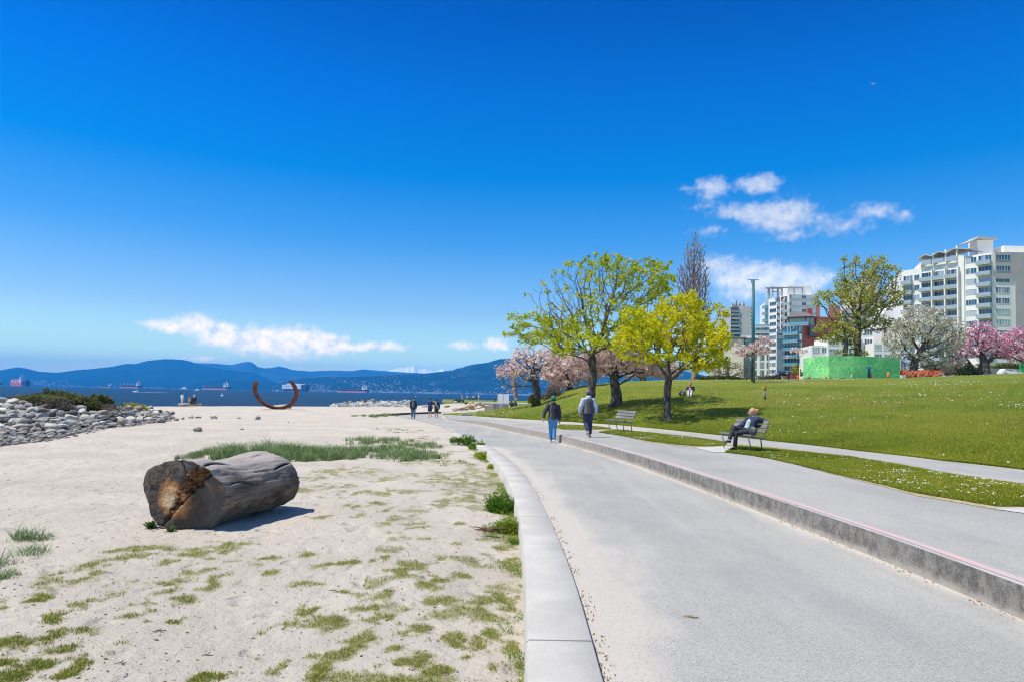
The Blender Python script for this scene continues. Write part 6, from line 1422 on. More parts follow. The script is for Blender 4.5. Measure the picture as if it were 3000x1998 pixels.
def puffer(name, c):
    m = bpy.data.materials.new(name); m.use_nodes = True; t = NT(m.node_tree); b = m.node_tree.nodes['Principled BSDF']; v = t.n('ShaderNodeTexCoord').outputs['Object']
    z = t.n('ShaderNodeSeparateXYZ', {0: v}).outputs[2]; w = t.math('SINE', t.math('MULTIPLY', z, 130.0)); w = t.math('POWER', t.math('ABSOLUTE', w), .4)
    b.inputs['Base Color'].default_value = (*c, 1); m.node_tree.links.new(t.mix(w, tuple(q*.35 for q in c), c), b.inputs['Base Color']); b.inputs['Roughness'].default_value = .45
    bn = t.n('ShaderNodeBump', {'Height': w, 'Strength': .8, 'Distance': .02}); m.node_tree.links.new(bn.outputs[0], b.inputs['Normal']); return m
M_puff = puffer('black_quilted_jacket', (.030,.030,.042)); M_vest = puffer('grey_quilted_vest', (.085,.085,.115))
def remesh(o, vox, sm=4):
    r_ = o.modifiers.new('r', 'REMESH'); r_.mode = 'VOXEL'; r_.voxel_size = vox; r_.use_smooth_shade = True
    s = o.modifiers.new('s', 'SMOOTH'); s.iterations = sm; s.factor = .5; return o
DJ = dict(pel=(0,0,.53), wai=(0,0,.62), che=(0,0,.74), nek=(0,-.005,.835), hed=(0,.012,.925), shL=(-.094,0,.795), elL=(-.135,-.015,.63), wrL=(-.135,.03,.485), hpL=(-.052,0,.52), knL=(-.057,.012,.285), anL=(-.057,-.01,.045), ftL=(0,1),
          shR=(.094,0,.795), elR=(.135,-.015,.63), wrR=(.135,.03,.485), hpR=(.052,0,.52), knR=(.057,.012,.285), anR=(.057,-.01,.045), ftR=(0,1), look=0.0)
def person(label, loc, rz, H, J=None, top=M_blk, legs=M_navyc, shoes=M_dks, hair=M_hairb, cap=None, vest=None, hood=None, bulk=1.0, vox=.014, shorts=False, shortsleeve=False, group=None, shirt=None, longhair=False, coat=False, fingers=True, pitch=(0, 0)):
    j = dict(DJ); j.update(J or {}); r = empty('person', loc, rz, label, 'person', group); P = {k: Vector(v)*H for k, v in j.items() if k not in ('ftL', 'ftR', 'look')}; h = H
    L = Matrix.Rotation(j['look'], 3, 'Z')
    b = MB()   # body: one continuous surface
    b.tube([P['pel']-Vector((0,0,.02*h)), P['wai'], P['che'], (P['shL']+P['shR'])/2, P['nek']], [(.085*h,.06*h), (.075*h,.052*h), (.092*h,.062*h), (.095*h,.05*h), (.034*h,.034*h)], 14)
    b.tube([P['nek']-Vector((0,0,.03*h)), P['hed']], [.034*h, .030*h], 10)
    def headf(v):
        y, z = v.y, v.z
        v = v.copy(); v.x *= 1-.25*max(0, -z/(.07*h)); v.y += (.010*h if z < 0 and y > 0 else 0); return v
    b.ell(P['hed'], (.043*h, .054*h, .066*h), 16, 12, L, headf)
    b.ell(P['hed']+L@Vector((0, .058*h, -.006*h)), (.008*h, .012*h, .012*h), 8, 6); b.ell(P['hed']+L@Vector((0, .050*h, -.030*h)), (.016*h, .008*h, .006*h), 8, 6)
    for s in (-1, 1): b.ell(P['hed']+L@Vector((s*.043*h, -.004*h, -.004*h)), (.006*h, .012*h, .018*h), 8, 6)
    for s in 'LR':
        sx = -1 if s == 'L' else 1
        b.tube([P['sh'+s]*.7+P['che']*.3, P['sh'+s], P['el'+s], P['wr'+s]], [.034*h, .031*h, .024*h, .016*h], 10)
        d = (P['wr'+s]-P['el'+s]).normalized(); pc = P['wr'+s]+d*.028*h
        side = Vector((0, 1, 0)); side = (side-d*side.dot(d)); side = side.normalized() if side.length > .1 else Vector((1, 0, 0)); nn = d.cross(side)
        b.tube([P['wr'+s], pc, pc+d*.022*h], [(.017*h, .014*h), (.024*h, .012*h), (.023*h, .010*h)], 8)
        if fingers:
            for k, (o_, ln) in enumerate(((-.018, .036), (-.006, .042), (.006, .040), (.017, .031))):
                a0 = pc+d*.018*h+side*o_*h; cu = nn*(-sx)*.012*h; b.tube([a0, a0+d*ln*.5*h+cu*.5, a0+d*ln*.85*h+cu*1.6], [.0058*h, .0052*h, .0042*h], 6)
            a0 = pc-d*.012*h+side*.02*h; b.tube([a0, a0+side*.016*h+d*.014*h, a0+side*.02*h+d*.034*h], [.0075*h, .0065*h, .005*h], 6)
        b.tube([P['hp'+s]+Vector((0, 0, .03*h)), P['hp'+s], P['kn'+s], P['an'+s]], [.055*h, .052*h, .034*h, .022*h], 10)
        f = Vector((*j['ft'+s], 0)).normalized(); b.tube([P['an'+s], P['an'+s]+f*.05*h-Vector((0,0,.028*h)), P['an'+s]+f*.09*h-Vector((0,0,.032*h))], [.022*h, .018*h, .012*h], 8)
    remesh(b.build('body', M_skin, r), vox*.55, 2)
    e = .012*h*bulk   # clothing thickness
    t = MB(); hem = P['pel']-Vector((0, 0, (.10 if coat else .03)*h)) if (P['knL']-P['hpL']).normalized().z < -.7 else P['pel']+Vector((0,0,.0))
    t.tube([hem, P['pel']+Vector((0,0,.01*h)), P['wai'], P['che'], (P['shL']+P['shR'])/2+Vector((0,0,.005*h)), P['nek']+Vector((0,0,.004*h))], [(.092*h+e,.066*h+e), (.09*h+e,.066*h+e), (.083*h+e,.06*h+e), (.098*h+e,.066*h+e), (.082*h+e,.055*h+e), (.038*h+e,.038*h+e)], 16)
    for s in 'LR':
        w = P['wr'+s]; el = P['el'+s]
        if shortsleeve: t.tube([P['sh'+s]*.7+P['che']*.3, P['sh'+s], P['sh'+s]*.35+el*.65], [.036*h+e, .036*h+e, .034*h+e], 10)
        else: t.tube([P['sh'+s]*.7+P['che']*.3, P['sh'+s], el, w+(el-w)*.06], [.036*h+e, .037*h+e, .029*h+e, .021*h+e*.7], 10)
    if shirt is not None:
        q = MB(); q.tube([P['pel']+Vector((0, .03*h, .02*h)), P['wai']+Vector((0, .038*h, 0)), P['che']+Vector((0, .042*h, 0)), P['nek']+Vector((0, .016*h, -.02*h))], [(.066*h, .055*h+e), (.062*h, .052*h+e), (.062*h, .052*h+e), (.03*h, .035*h)], 14); remesh(q.build('shirt', shirt, r), vox, 2)
    tj = remesh(t.build('jacket' if not shortsleeve else 'shirt', top, r), vox, 3)
    if vest is not None:
        q = MB(); q.tube([hem-Vector((0,0,.01*h)), P['pel'], P['wai'], P['che'], (P['shL']+P['shR'])/2+Vector((0,0,.0)), P['nek']-Vector((0,0,.01*h))], [(.098*h+e,.075*h+e), (.097*h+e,.075*h+e), (.09*h+e,.07*h+e), (.10*h+e,.074*h+e), (.092*h+e,.062*h+e), (.045*h+e,.042*h+e)], 18); remesh(q.build('vest', vest, r), vox, 2)
    if hood is not None:
        q = MB(); q.ell(P['nek']+Vector((0, -.030*h, .002*h)), (.060*h, .036*h, .032*h), 14, 8); q.ell(P['nek']+Vector((0, .0, .0)), (.056*h, .05*h, .024*h), 14, 8); remesh(q.build('hood', hood, r), vox, 3)
    g = MB(); g.tube([P['pel']+Vector((0,0,.03*h)), P['pel']-Vector((0,0,.03*h))], [(.088*h,.064*h), (.088*h,.066*h)], 14)
    for s in 'LR':
        a, k, n = P['hp'+s], P['kn'+s], P['an'+s]
        if shorts: g.tube([a+Vector((0,0,.03*h)), a, a*.12+k*.88], [.06*h, .062*h, .050*h], 10)
        else: g.tube([a+Vector((0,0,.02*h)), a, k, n+(k-n)*.08], [.058*h, .061*h, .044*h*bulk**.5, .034*h*bulk**.5], 10)
    remesh(g.build('shorts' if shorts else 'trousers', legs, r), vox, 3)
    for s in 'LR':
        f = Vector((*j['ft'+s], 0)); f.normalize(); n = P['an'+s]; q = MB(); tilt = (P['kn'+s]-n).normalized()
        lift = max(0, n.z-.07*h); dz = -(lift*1.2) if lift > .02 and (P['kn'+s]-P['hp'+s]).normalized().z < -.6 else 0
        toe = n+f*.085*h+Vector((0, 0, -.030*h+dz*.6)); heel = n-f*.030*h-Vector((0, 0, .022*h))
        q.tube([heel, n-Vector((0,0,.016*h)), n*.45+toe*.55, toe, toe+(toe-heel).normalized()*.02*h], [(.022*h,.020*h), (.028*h,.028*h), (.029*h,.021*h), (.026*h,.015*h), (.014*h,.009*h)], 10); remesh(q.build('shoe', shoes, r), vox*.8, 2)
    hd = P['hed']
    q = MB(); q.ell(hd+L@Vector((0, -.017*h, .016*h)), (.055*h, .060*h, .066*h), 14, 10, L)
    if longhair:
        q.ell(hd+L@Vector((0, -.045*h, -.01*h)), (.050*h, .042*h, .058*h), 12, 8)
        for k9 in range(9): q.ell(hd+L@Vector((.02*h*math.sin(k9*2.1), -(.085+.012*math.cos(k9*1.3))*h, (.02+.022*math.sin(k9*1.7))*h)), (.020*h, .026*h, .018*h), 8, 6)
    o2 = q.build('hair', hair, r) if cap is None else None
    if o2: remesh(o2, vox*.8, 1); cut = hd+L@Vector((0, .03*h, 0))
    if cap is not None:
        q = MB(); q.ell(hd+L@Vector((0, -.003*h, .022*h)), (.055*h, .063*h, .057*h), 14, 10, L); remesh(q.build('cap', cap, r), vox*.8, 2)
        q = MB(); q.ell(hd+L@Vector((0, -.014*h, -.012*h)), (.045*h, .047*h, .035*h), 12, 8, L); remesh(q.build('hair', hair, r), vox*.8, 1)
    return r
def dirz(dx, dy): return math.atan2(-dx, dy)      # rotation that turns local +Y to (dx, dy)
w1 = at(1619, 1296, 0)
person('person in green cap, black quilted jacket and blue jeans walking away on the lower path', w1, dirz(-.1, 1), 1.74,
       dict(elL=(-.19,-.02,.645), wrL=(-.215,-.045,.515), elR=(.14,0,.63), wrR=(.15,.045,.475), knL=(-.035,.03,.285), anL=(-.025,.06,.048), knR=(.03,.0,.285), anR=(.018,-.07,.065)),
       top=M_puff, legs=M_jean, shoes=M_whs, cap=M_greencap, hood=M_puff, bulk=1.25, vox=.013)
w2 = at(1722, 1279, .29); w2[2] = .285
person('person in grey quilted vest with pale blue sleeves walking away on the upper path', w2, dirz(-.12, 1), 1.70,
       dict(elL=(-.165,-.01,.64), wrL=(-.17,.035,.50), elR=(.165,-.02,.635), wrR=(.17,.01,.49), knL=(-.04,.035,.30), anL=(-.02,-.11,.125), knR=(.05,.035,.285), anR=(.05,.03,.047)),
       top=M_bluegrey, vest=M_vest, hood=M_hood, legs=M_navyc, shoes=M_greys, cap=M_purple, bulk=1.5, vox=.013)
# benches --------------------------------------------------------------
M_slat = mat('weathered_grey_slat', (.25,.235,.235), .85, (.16,.15,.15), 5, bump=.6, bscale=30, stretch=(.2,1,1)); M_leg = mat('grey_green_tube', (.24,.28,.27), .4, metal=.3)
def bench(c, d, label):
    rz = math.atan2(d[1], d[0]); r = empty('park_bench', c, rz, label, 'bench', 'slatted benches beside the promenade'); Lb = 1.5
    for i in range(5): m = MB(); m.box((Lb/2, .05+.095*i, .44+(.02 if i == 0 else 0)-.012*i), (Lb, .078, .036)); m.build('seat_slat', M_slat, r)
    for i in range(3):
        z = .58+.125*i; m = MB(); m.box((Lb/2, .50+.055*i, z), (Lb, .034, .095), M=Matrix.Rotation(R(-22), 3, 'X')); m.build('backrest_slat', M_slat, r)
    for x in (.14, Lb-.14):
        m = MB(); m.tube([(x, .09, 0), (x, .085, .20), (x, .03, .36), (x, .05, .41), (x, .30, .40), (x, .44, .39)], .019, 8); m.build('leg', M_leg, r)
        m = MB(); m.tube([(x, .50, 0), (x, .45, .25), (x, .44, .40), (x, .52, .60), (x, .64, .88)], .019, 8); m.build('leg', M_leg, r)
    return r
bench((6.18, 20.35, .285), (.30, -.954), 'slatted park bench with a woman sitting on it, nearer to the camera')
bench((4.15, 29.9, .285), (.36, -.933), 'empty slatted park bench in the shade of the maples')
hx = np.array([6.18, 20.35])+np.array([.30, -.954])*.98+np.array([.954, .30])*.30
person('seated woman with ginger hair and sunglasses, legs crossed, arm over the bench back', (hx[0], hx[1], .285), dirz(-.954, -.30), 1.62,
       {k: tuple(np.array(v)/1.62) for k, v in dict(pel=(0,.0,.56), wai=(0,-.07,.66), che=(0,-.14,.81), nek=(0,-.17,.96), hed=(.01,-.13,1.095), shL=(-.18,-.17,.91), elL=(-.26,-.44,.84), wrL=(-.15,-.20,.87), shR=(.17,-.15,.91), elR=(.23,.03,.71), wrR=(.12,.27,.67),
            hpL=(-.08,.02,.54), knL=(-.09,.47,.50), anL=(-.05,.47,.09), hpR=(.08,.02,.55), knR=(.0,.49,.66), anR=(-.05,.66,.30)).items()} | {'look': R(-28), 'ftL': (0, 1), 'ftR': (0, 1)},
       top=M_navyc, legs=M_blk, shoes=M_dks, hair=M_blond, shirt=M_mint, hood=M_hood, longhair=True, bulk=1.2, vox=.012)
wr = [o for o in bpy.data.objects if o.name.startswith('person') and 'seated woman' in str(o.get('label'))][0]
m = MB(); Lk = Matrix.Rotation(R(-28), 3, 'Z'); hc = Vector((.01, -.13, 1.095))
for s in (-1, 1): m.ell(hc+Lk@Vector((s*.032, .082, .012)), (.026, .012, .018), 10, 6, Lk)
m.box(hc+Lk@Vector((0, .088, .016)), (.03, .006, .006), rz=R(-28)); m.build('sunglasses', M_blk, wr)
bx = np.array(hx)+np.array([.30, -.954])*.27+np.array([.954, .30])*-.05
rb = empty('handbag', (bx[0], bx[1], .74), dirz(-.954, -.30), 'dark grey slouchy handbag on the bench beside the seated woman', 'bag')
m = MB(); m.ell((0, 0, .12), (.17, .09, .14), 14, 10); o_ = m.build('bag_body', mat('bag_leather', (.05,.055,.06), .45, (.08,.085,.09), 12, bump=.6), rb); remesh(o_, .012, 2)
m = MB(); m.tube([(-.12, 0, .20), (-.08, .02, .34), (.08, .02, .34), (.12, 0, .20)], .010, 6); m.build('handle', M_blk, rb)
# people far away -------------------------------------------------------
V2 = dict(vox=.022, fingers=False)
p = at(1210, 1226, 0); person('person in dark open jacket and blue jeans walking toward the camera on the far path', p, dirz(.15, -1), 1.44, dict(knL=(-.06,.05,.285), anL=(-.06,.02,.05), knR=(.05,.0,.285), anR=(.055,-.07,.06)), top=M_blk, legs=mat('dusty_jeans', (.08,.15,.22), .9), cap=M_blk, shirt=mat('slate_shirt', (.10,.13,.15), .9), bulk=1.4, coat=True, **V2)
p = at(1259, 1222.5, 0); person('person in navy shirt and shorts walking away, left one of the walking pair', p, dirz(-.2, 1), 1.42, dict(knL=(-.05,.04,.285), anL=(-.04,.0,.05), anR=(.06,-.09,.07), elL=(-.17,0,.65), wrL=(-.19,.05,.55)), top=mat('navy_shirt', (.02,.05,.16), .9), legs=M_navyc, shorts=True, shortsleeve=True, hair=M_hairb, cap=M_navyc, **V2)
p = at(1278, 1225.5, 0); person('person in black with a pale shoulder bag, right one of the walking pair', p, dirz(-.1, 1), 1.38, dict(elL=(-.15,.03,.70), wrL=(-.09,.09,.80)), top=M_blk, legs=M_blk, shoes=M_whs, hair=M_hairb, bulk=1.5, coat=True, shorts=True, **V2)
sb_ = [o for o in bpy.data.objects if 'pale shoulder bag' in str(o.get('label'))][0]
m = MB(); m.tube([(-.10, -.12, 1.12), (.0, -.135, .95), (.10, -.13, .78), (.13, -.10, .70)], [(.035, .02), (.05, .03), (.06, .035), (.03, .02)], 8); m.build('bag_strap', mat('sage_strap', (.30,.32,.26), .9), sb_)
# couple on the lawn
sit = dict(pel=(0,0,.10), wai=(0,-.03,.18), che=(0,-.05,.30), nek=(0,-.05,.39), hed=(0,-.03,.48), shL=(-.105,-.05,.37), shR=(.105,-.05,.37), elL=(-.14,.04,.25), elR=(.14,.04,.25), wrL=(-.07,.17,.22), wrR=(.07,.17,.22),
           hpL=(-.052,0,.07), knL=(-.07,.22,.22), anL=(-.05,.30,.04), hpR=(.052,0,.07), knR=(.07,.22,.22), anR=(.05,.30,.04))
p = onlawn(2022, 1161); person('person with pinkish hair in plum jacket sitting on the lawn hugging pale-trousered knees', p, dirz(-.35, -1), 1.66, sit, top=M_plum, legs=M_whc, shoes=M_whs, hair=mat('pinkish_hair', (.48,.27,.22), .6), shirt=M_pinkc, bulk=1.2, vox=.018, fingers=False)
p = onlawn(1999, 1160); rb = empty('backpack', p, .4, 'black and grey backpack lying on the lawn beside the sitting person', 'bag')
m = MB(); m.ell((0, 0, .17), (.26, .18, .20), 14, 10); remesh(m.build('bag_body', M_blk, rb), .02, 2); m = MB(); m.ell((-.05, -.15, .14), (.15, .07, .11), 12, 8); m.build('front_pocket', mat('grey_nylon', (.22,.25,.30), .6), rb); m = MB(); m.tube([(-.2, -.12, .05), (-.1, -.17, .26), (.1, -.1, .36)], .018, 6); m.build('strap', M_hood, rb)
# seated figures by the sign
for u, v, lab, mm in ((1497, 1193, 'person in black crouching on the ground just right of the white sign', M_blk), (1508, 1193, 'person in dark navy puffy jacket crouching beside the black-clad one by the white sign', M_puff)):
    p = at(u, v, .15); person(lab, p, dirz(.3, .9), 1.72, dict(sit, che=(0,.02,.28), nek=(0,.06,.35), hed=(0,.11,.42), shL=(-.105,.03,.34), shR=(.105,.03,.34)), top=mm, legs=M_blk, shoes=M_whs if mm is M_blk else M_dks, hair=M_hairb, bulk=1.8, **V2)
# group by the water at left: long log with one standing and two seated
p = at(557, 1188.5, -.05); D_ = p[1]; m = MB(); k = D_/2000
m.tube([(-34*k, 0, .12), (-10*k, 0, .14), (12*k, .1, .13), (34*k, 0, .12)], [.13, .17, .16, .12], 10); m.box((-30*k, .1, .24), (8*k, .3, .06)); m.box((28*k, .1, .24), (9*k, .3, .06))
o = m.build('driftwood_log', mat('beach_log_wood', (.22,.17,.13), .95, (.36,.30,.24), 3)); o.location = (p[0], p[1], -.05); tag(o, 'long brown log at the water edge with people on it', 'log')
p = atD(533, 1184, D_+.3); p[2] = .18; person('person in long white robe-like clothes standing on the log at the water edge', p, dirz(.1, 1), 1.05*1.0, None, top=M_whc, legs=M_whc, hair=M_greyb, coat=True, bulk=1.3, **V2)
p = atD(556, 1185, D_); p[2] = .18; person('person in tan top sitting on the log at the water edge', p, dirz(.8, .6), 1.35, sit, top=M_tan, legs=M_blk, hair=M_greyb, **V2)
p = atD(568, 1185, D_); p[2] = .18; person('person in black with white cap sitting on the log at the water edge', p, dirz(-.6, .8), 1.62, sit, top=M_blk, legs=M_blk, cap=M_whc, bulk=1.3, **V2)
# tiny far walkers beyond the driftwood
for i, (u, v, hp, tm, lm, lab) in enumerate([(1354,1170,15,M_pinkc,M_whc,'tiny far person in pink and white beyond the driftwood, leftmost of the group'),(1368,1172,14,M_whc,M_tan,'tiny far person in white with pale hat, second from left beyond the driftwood'),(1377,1174,13,mat('red_top',(.4,.06,.10),.9),M_blk,'tiny far person in dark red beyond the driftwood'),(1387,1173,15,M_whc,M_blk,'tiny far person in white top with dark hair beyond the driftwood'),
      (1397,1172,15,M_navyc,M_navyc,'tiny far person in dark blue left of the pale one beyond the driftwood'),(1402,1174,18,M_whc,M_whc,'tiny far person dressed all in white at the end of the distant path')]):
    D = 130; p = atD(u, v, D); H_ = hp*D/2000*1.08; person(lab, p, dirz(0, 1), H_, None, top=tm, legs=lm, hair=M_greyb, vox=.035, fingers=False)
# ring sculpture -------------------------------------------------------------
M_rust = mat('rusted_steel', (.13,.045,.028), .8, (.22,.085,.05), 3, .35, .65, metal=.3, bump=.5, bscale=30, wear=((.10,.045,.03), 1.2, .5, .68))
p = at(813, 1197, 0); k = p[1]/2000; Rr = 64*k
root = empty('ring_sculpture', (p[0]+.05, p[1], .0), R(1), 'huge open ring sculpture of rusted steel beams standing on the beach', 'sculpture')
def arc(rad, yo, a0, a1, w, name='steel_arc', ph=0):
    mb = MB(); n = 48; cz = Rr-.10; pr_ = []
    for i in range(n+1):
        a = R(a0+(a1-a0)*i/n); c, s = math.sin(a), -math.cos(a); q = []
        for dr, dy in ((-w/2, -w/2), (w/2, -w/2), (w/2, w/2), (-w/2, w/2)): hh_ = cz+(rad+dr)*s; q.append(((rad+dr)*c, yo+dy-.50*hh_, hh_*.845))
        pr_.append(q)
    vs = [v for q in pr_ for v in q]; fs = [(i*4+k_, i*4+(k_+1) % 4, (i+1)*4+(k_+1) % 4, (i+1)*4+k_) for i in range(n) for k_ in range(4)]+[(3,2,1,0), tuple(n*4+q for q in range(4))]
    mb.add(vs, fs, False); mb.build(name, M_rust, root)
wd = 5.0*k;
arc(Rr-wd*.5, 0, -119, 124, wd*.92); arc(Rr-wd*1.6, .02, -125, 117, wd*.92); arc(Rr-wd*.5, wd*1.25, -114, 120, wd*.92); arc(Rr-wd*1.6, wd*1.25, -118, 131, wd*.92); arc(Rr-wd*1.05, wd*2.4, -122, 127, wd*.85)
m = MB(); q = at(806, 1194, 0)-p; m.tube([(-1.0, 1.0, .05), (.1, 1.1, .22), (.9, 1.2, .12)], [.10, .16, .12], 8); m.tube([(-.9, 1.5, .25), (.7, 1.6, .40)], [.06, .07], 6); o = m.build('driftwood_log', mat('pale_driftwood', (.55,.47,.37), .95, (.40,.33,.26), 3)); o.location = p; tag(o, 'pale driftwood logs lying behind the base of the ring sculpture', 'log')
# low edging, white sign, wall, driftwood pile ---------------------------------
def strip_box(name, pts, w, h, m, label=None, cat=None, kind=None):
    mb = MB();
    for a, b in zip(pts[:-1], pts[1:]): c = (np.array(a)+np.array(b))/2; d = np.array(b)-np.array(a); mb.box((c[0], c[1], c[2]+h/2), (np.linalg.norm(d[:2])+w*.3, w, h), rz=math.atan2(d[1], d[0]))
    o = mb.build(name, m); return tag(o, label, cat, kind=kind)
strip_box('edging_timber', [at(1150, 1216, 0), at(1190, 1213.5, 0), at(1240, 1211.5, 0), at(1289, 1210, 0)], .18, .14, mat('dark_timber', (.06,.05,.045), .9), 'low dark timber edging at the far side of the path', 'edging')
strip_box('kerb', [at(1352, 1217, .03), at(1400, 1217.5, .03), at(1460, 1219, .03), at(1520, 1223, .05), at(1548, 1226, .08)], .16, .12, M_ktop, kind='structure')
D = 71; a, b = atD(1418, 1193, D), atD(1490, 1196, D); m = MB(); m.box(((a[0]+b[0])/2, D+2.5, .35), (b[0]-a[0], .3, .75)); o = m.build('retaining_wall', mat('streaked_concrete', (.36,.36,.35), .9, (.16,.16,.16), 2, .4, .6, stretch=(1,1,.2))); tag(o, 'low streaked concrete wall behind the white sign', 'wall')
m = MB(); a, b = atD(1410, 1176, 120), atD(1580, 1172, 122); m.box(((a[0]+b[0])/2, 121, .2), (b[0]-a[0], 7, .12)); o = m.build('path', M_pad); tag(o, kind='structure')
p = at(1476, 1197, .15); D = p[1]; k = D/2000; r = empty('sign', (p[0], D, .1), 0, 'large blank white double sign board on a metal post at the end of the lawn', 'sign')
for du, w in ((-9.5, 16.5), (7.5, 15.5)):
    m = MB(); m.box((du*k-.03, -.03, 30*k+.05), (w*k, .03, 26*k)); m.build('sign_board', mat('white_sign_board', (.80,.80,.80), .6), r)
m = MB(); m.box((0, .0, 22*k), (.07, .05, 44*k)); m.build('post', M_grey, r)
p = at(1449, 1177, .0); k = p[1]/2000; r = empty('litter_bin', p, 0, 'dark litter bin beside the path left of the white sign', 'bin'); m = MB(); m.tube([(0,0,0),(0,0,8*k)], [3*k, 3.4*k], 12); m.build('body', M_dkc, r); m = MB(); m.tube([(0,0,8*k),(0,0,9.5*k)], [3.7*k, 2.5*k], 12); m.build('lid', M_blk, r)
M_dw = mat('bleached_driftwood', (.50,.42,.33), .95, (.33,.26,.20), 4, .4, .6, bump=.5, bscale=20); M_dwo = mat('ochre_driftwood', (.48,.28,.10), .95, (.30,.17,.07), 4, .4, .6)
for i, (u1, v1, u2, v2, rp, mm, lab) in enumerate([(1322,1204,1352,1196,2.2,M_dw,'bleached log lowest and leftmost in the driftwood pile'),(1325,1198,1362,1193,1.6,M_dw,'thin bleached log crossing the left of the driftwood pile'),(1340,1197,1372,1199,2.4,M_dw,'short thick log at the front of the driftwood pile'),
     (1372,1189,1390,1192,4.0,M_dwo,'ochre stump in the middle of the driftwood pile'),(1358,1193,1380,1187,1.8,M_dw,'log leaning on the left of the ochre stump'),(1393,1178,1395,1194,1.2,M_dw,'upright pale plank in the driftwood pile'),(1390,1182,1410,1183,3.4,M_dw,'thick pale log on top of the driftwood pile'),
     (1404,1184,1424,1188,3.0,M_dw,'dark-bellied log at the right of the pile top'),(1396,1194,1424,1192,1.4,M_dw,'thin stick low in the right of the driftwood pile'),(1420,1187,1446,1194,1.5,M_dw,'long pale branch sloping down at the right end of the pile'),(1424,1190,1436,1192,3.0,M_dw,'grey root stump at the right end of the pile'),(1366,1196,1394,1197,1.8,M_dw,'low log under the ochre stump'),
     (1302,1190,1318,1190,1.6,M_dkc,'dark weathered block on the sand left of the driftwood pile'),(1235,1191,1290,1190.5,1.0,M_dkc,'dark flat driftwood line on the sand behind the walking pair')]):
    a, b = at(u1, v1, .12) if v1 > 1192 else atD(u1, v1, 68), None
    D = 68; a = atD(u1, v1, D+(i % 3)*.5); b = atD(u2, v2, D+(i % 3)*.6); k = D/2000; c = (a+b)/2; q = MB(); j_ = np.array([0, 0, .03*((i % 2)*2-1)])
    q.tube([a-c, (b-a)*-.2+j_, (b-a)*.15-j_, b-c], [rp*k*1.35, rp*k*1.6, rp*k*1.5, rp*k*1.1], 9); o = q.build('driftwood_log', mm); o.location = c; tag(o, lab, 'log', 'driftwood pile at the end of the beach' if i < 12 else None)
bush('shrub', 'dark low shrub among the far rocks left of the tiny people', atD(1345, 1178, 105), .9, .5, .55, 160, M_dk, .16, 61, 'shrub', .1, stem=False)
for i, (u, v, s, k_) in enumerate([(1335,1177,.6,'pale'),(1352,1178,.5,'grey'),(1364,1180,.6,'dark'),(1378,1179,.7,'pale'),(1392,1179,.6,'tan'),(1408,1178,.5,'grey'),(1270,1175,.5,'tan'),(1300,1176,.6,'grey'),(1318,1177,.5,'tan')]):
    D = 104; p = atD(u, v, D); rock(p, s, k_, {'pale': 'pale', 'grey': 'grey', 'dark': 'dark', 'tan': 'brownish'}[k_]+' far rock in the low row beyond the driftwood, ' + ['first','second','third','fourth','fifth','sixth','seventh','eighth','ninth'][(i+3) % 9]+' from the left', 'far rocks beyond the driftwood pile')
b10 = atD(1622, 1172, 62); b10[2] = 1.2
bush('shrub', 'brown leafless twiggy hedge under the left maple, beside the thick cherry trunk', b10, 1.1, 1.0, 1.75, 900, M_brush, .20, 62, 'shrub', .16, asp=.14)
bush('shrub', 'dark low shrub under the low pale cherry', atD(1640, 1168, 60)-np.array([0, 0, .2]), .9, .6, .6, 240, M_dk, .14, 63, 'shrub', .12)
p3 = b3; bush('ivy_clump', 'ivy sprouting round the base of the thick gnarled cherry trunk', (p3[0]-.35, p3[1]-.35, p3[2]), .42, .35, 1.0, 320, M_hedge, .10, 64, 'plant', .1, stem=False)
# crest furniture ------------------------------------------------------------
M_teal = mat('teal_paint', (.004,.09,.10), .5); M_cone = mat('orange_cone', (.85,.22,.03), .6); M_bluep = mat('deep_blue_paint', (.01,.05,.28), .5)
p = onlawn(2206, 1117.5); D = p[1]; k = D/2000; r = empty('lamp_mast', p, 0, 'tall teal steel lamp mast on the crest of the lawn', 'street lamp')
m = MB(); m.tube([(0,0,-.2),(0,0,110*k),(0,0,298*k)], [.17, .155, .12], 10); m.build('pole', M_teal, r)
m = MB(); m.box((0,0,299*k), (1.0, .06, .06)); m.box((-.12,0,293*k), (.14, .14, .3)); m.build('crossbar', M_grey, r)
for dx, dz in ((-.32, 108), (.0, 111), (.26, 108), (.1, 103)): m = MB(); m.box((dx, -.22, dz*k), (.30, .25, .32), rz=dx); m.build('floodlight', M_dkc, r)
def hoarding():
    m = bpy.data.materials.new('printed_leaf_hoarding'); m.use_nodes = True; t = NT(m.node_tree); b = m.node_tree.nodes['Principled BSDF']; v = t.n('ShaderNodeTexCoord').outputs['Object']
    c = t.ramp(t.noise(v, 4.2, 6, .8), [(.30, (.05,.36,.10)), (.40, (.16,.74,.20)), (.52, (.34,.90,.30)), (.66, (.60,.97,.45))]); c = t.mix(t.sstep(t.noise(v, 5.5, 3, .7), .60, .66), c, (.01,.10,.05)); c = t.mix(t.math('MULTIPLY', t.sstep(t.noise(v, .45, 3), .4, .6), .35), c, (.03,.36,.16))
    m.node_tree.links.new(c, b.inputs['Base Color']); b.inputs['Roughness'].default_value = .7; return m
MH = hoarding(); ptsH = [(2354, 78.9), (2378, 78.2), (2403, 77.6), (2428, 77.1), (2460, 77.1), (2500, 77.2), (2540, 77.5), (2580, 78), (2610, 78.5), (2637, 79)]
p0 = atD(2500, 1110, 78); r = empty('hoarding', p0, 0, 'long green leaf-printed hoarding standing on the crest of the lawn', 'fence')
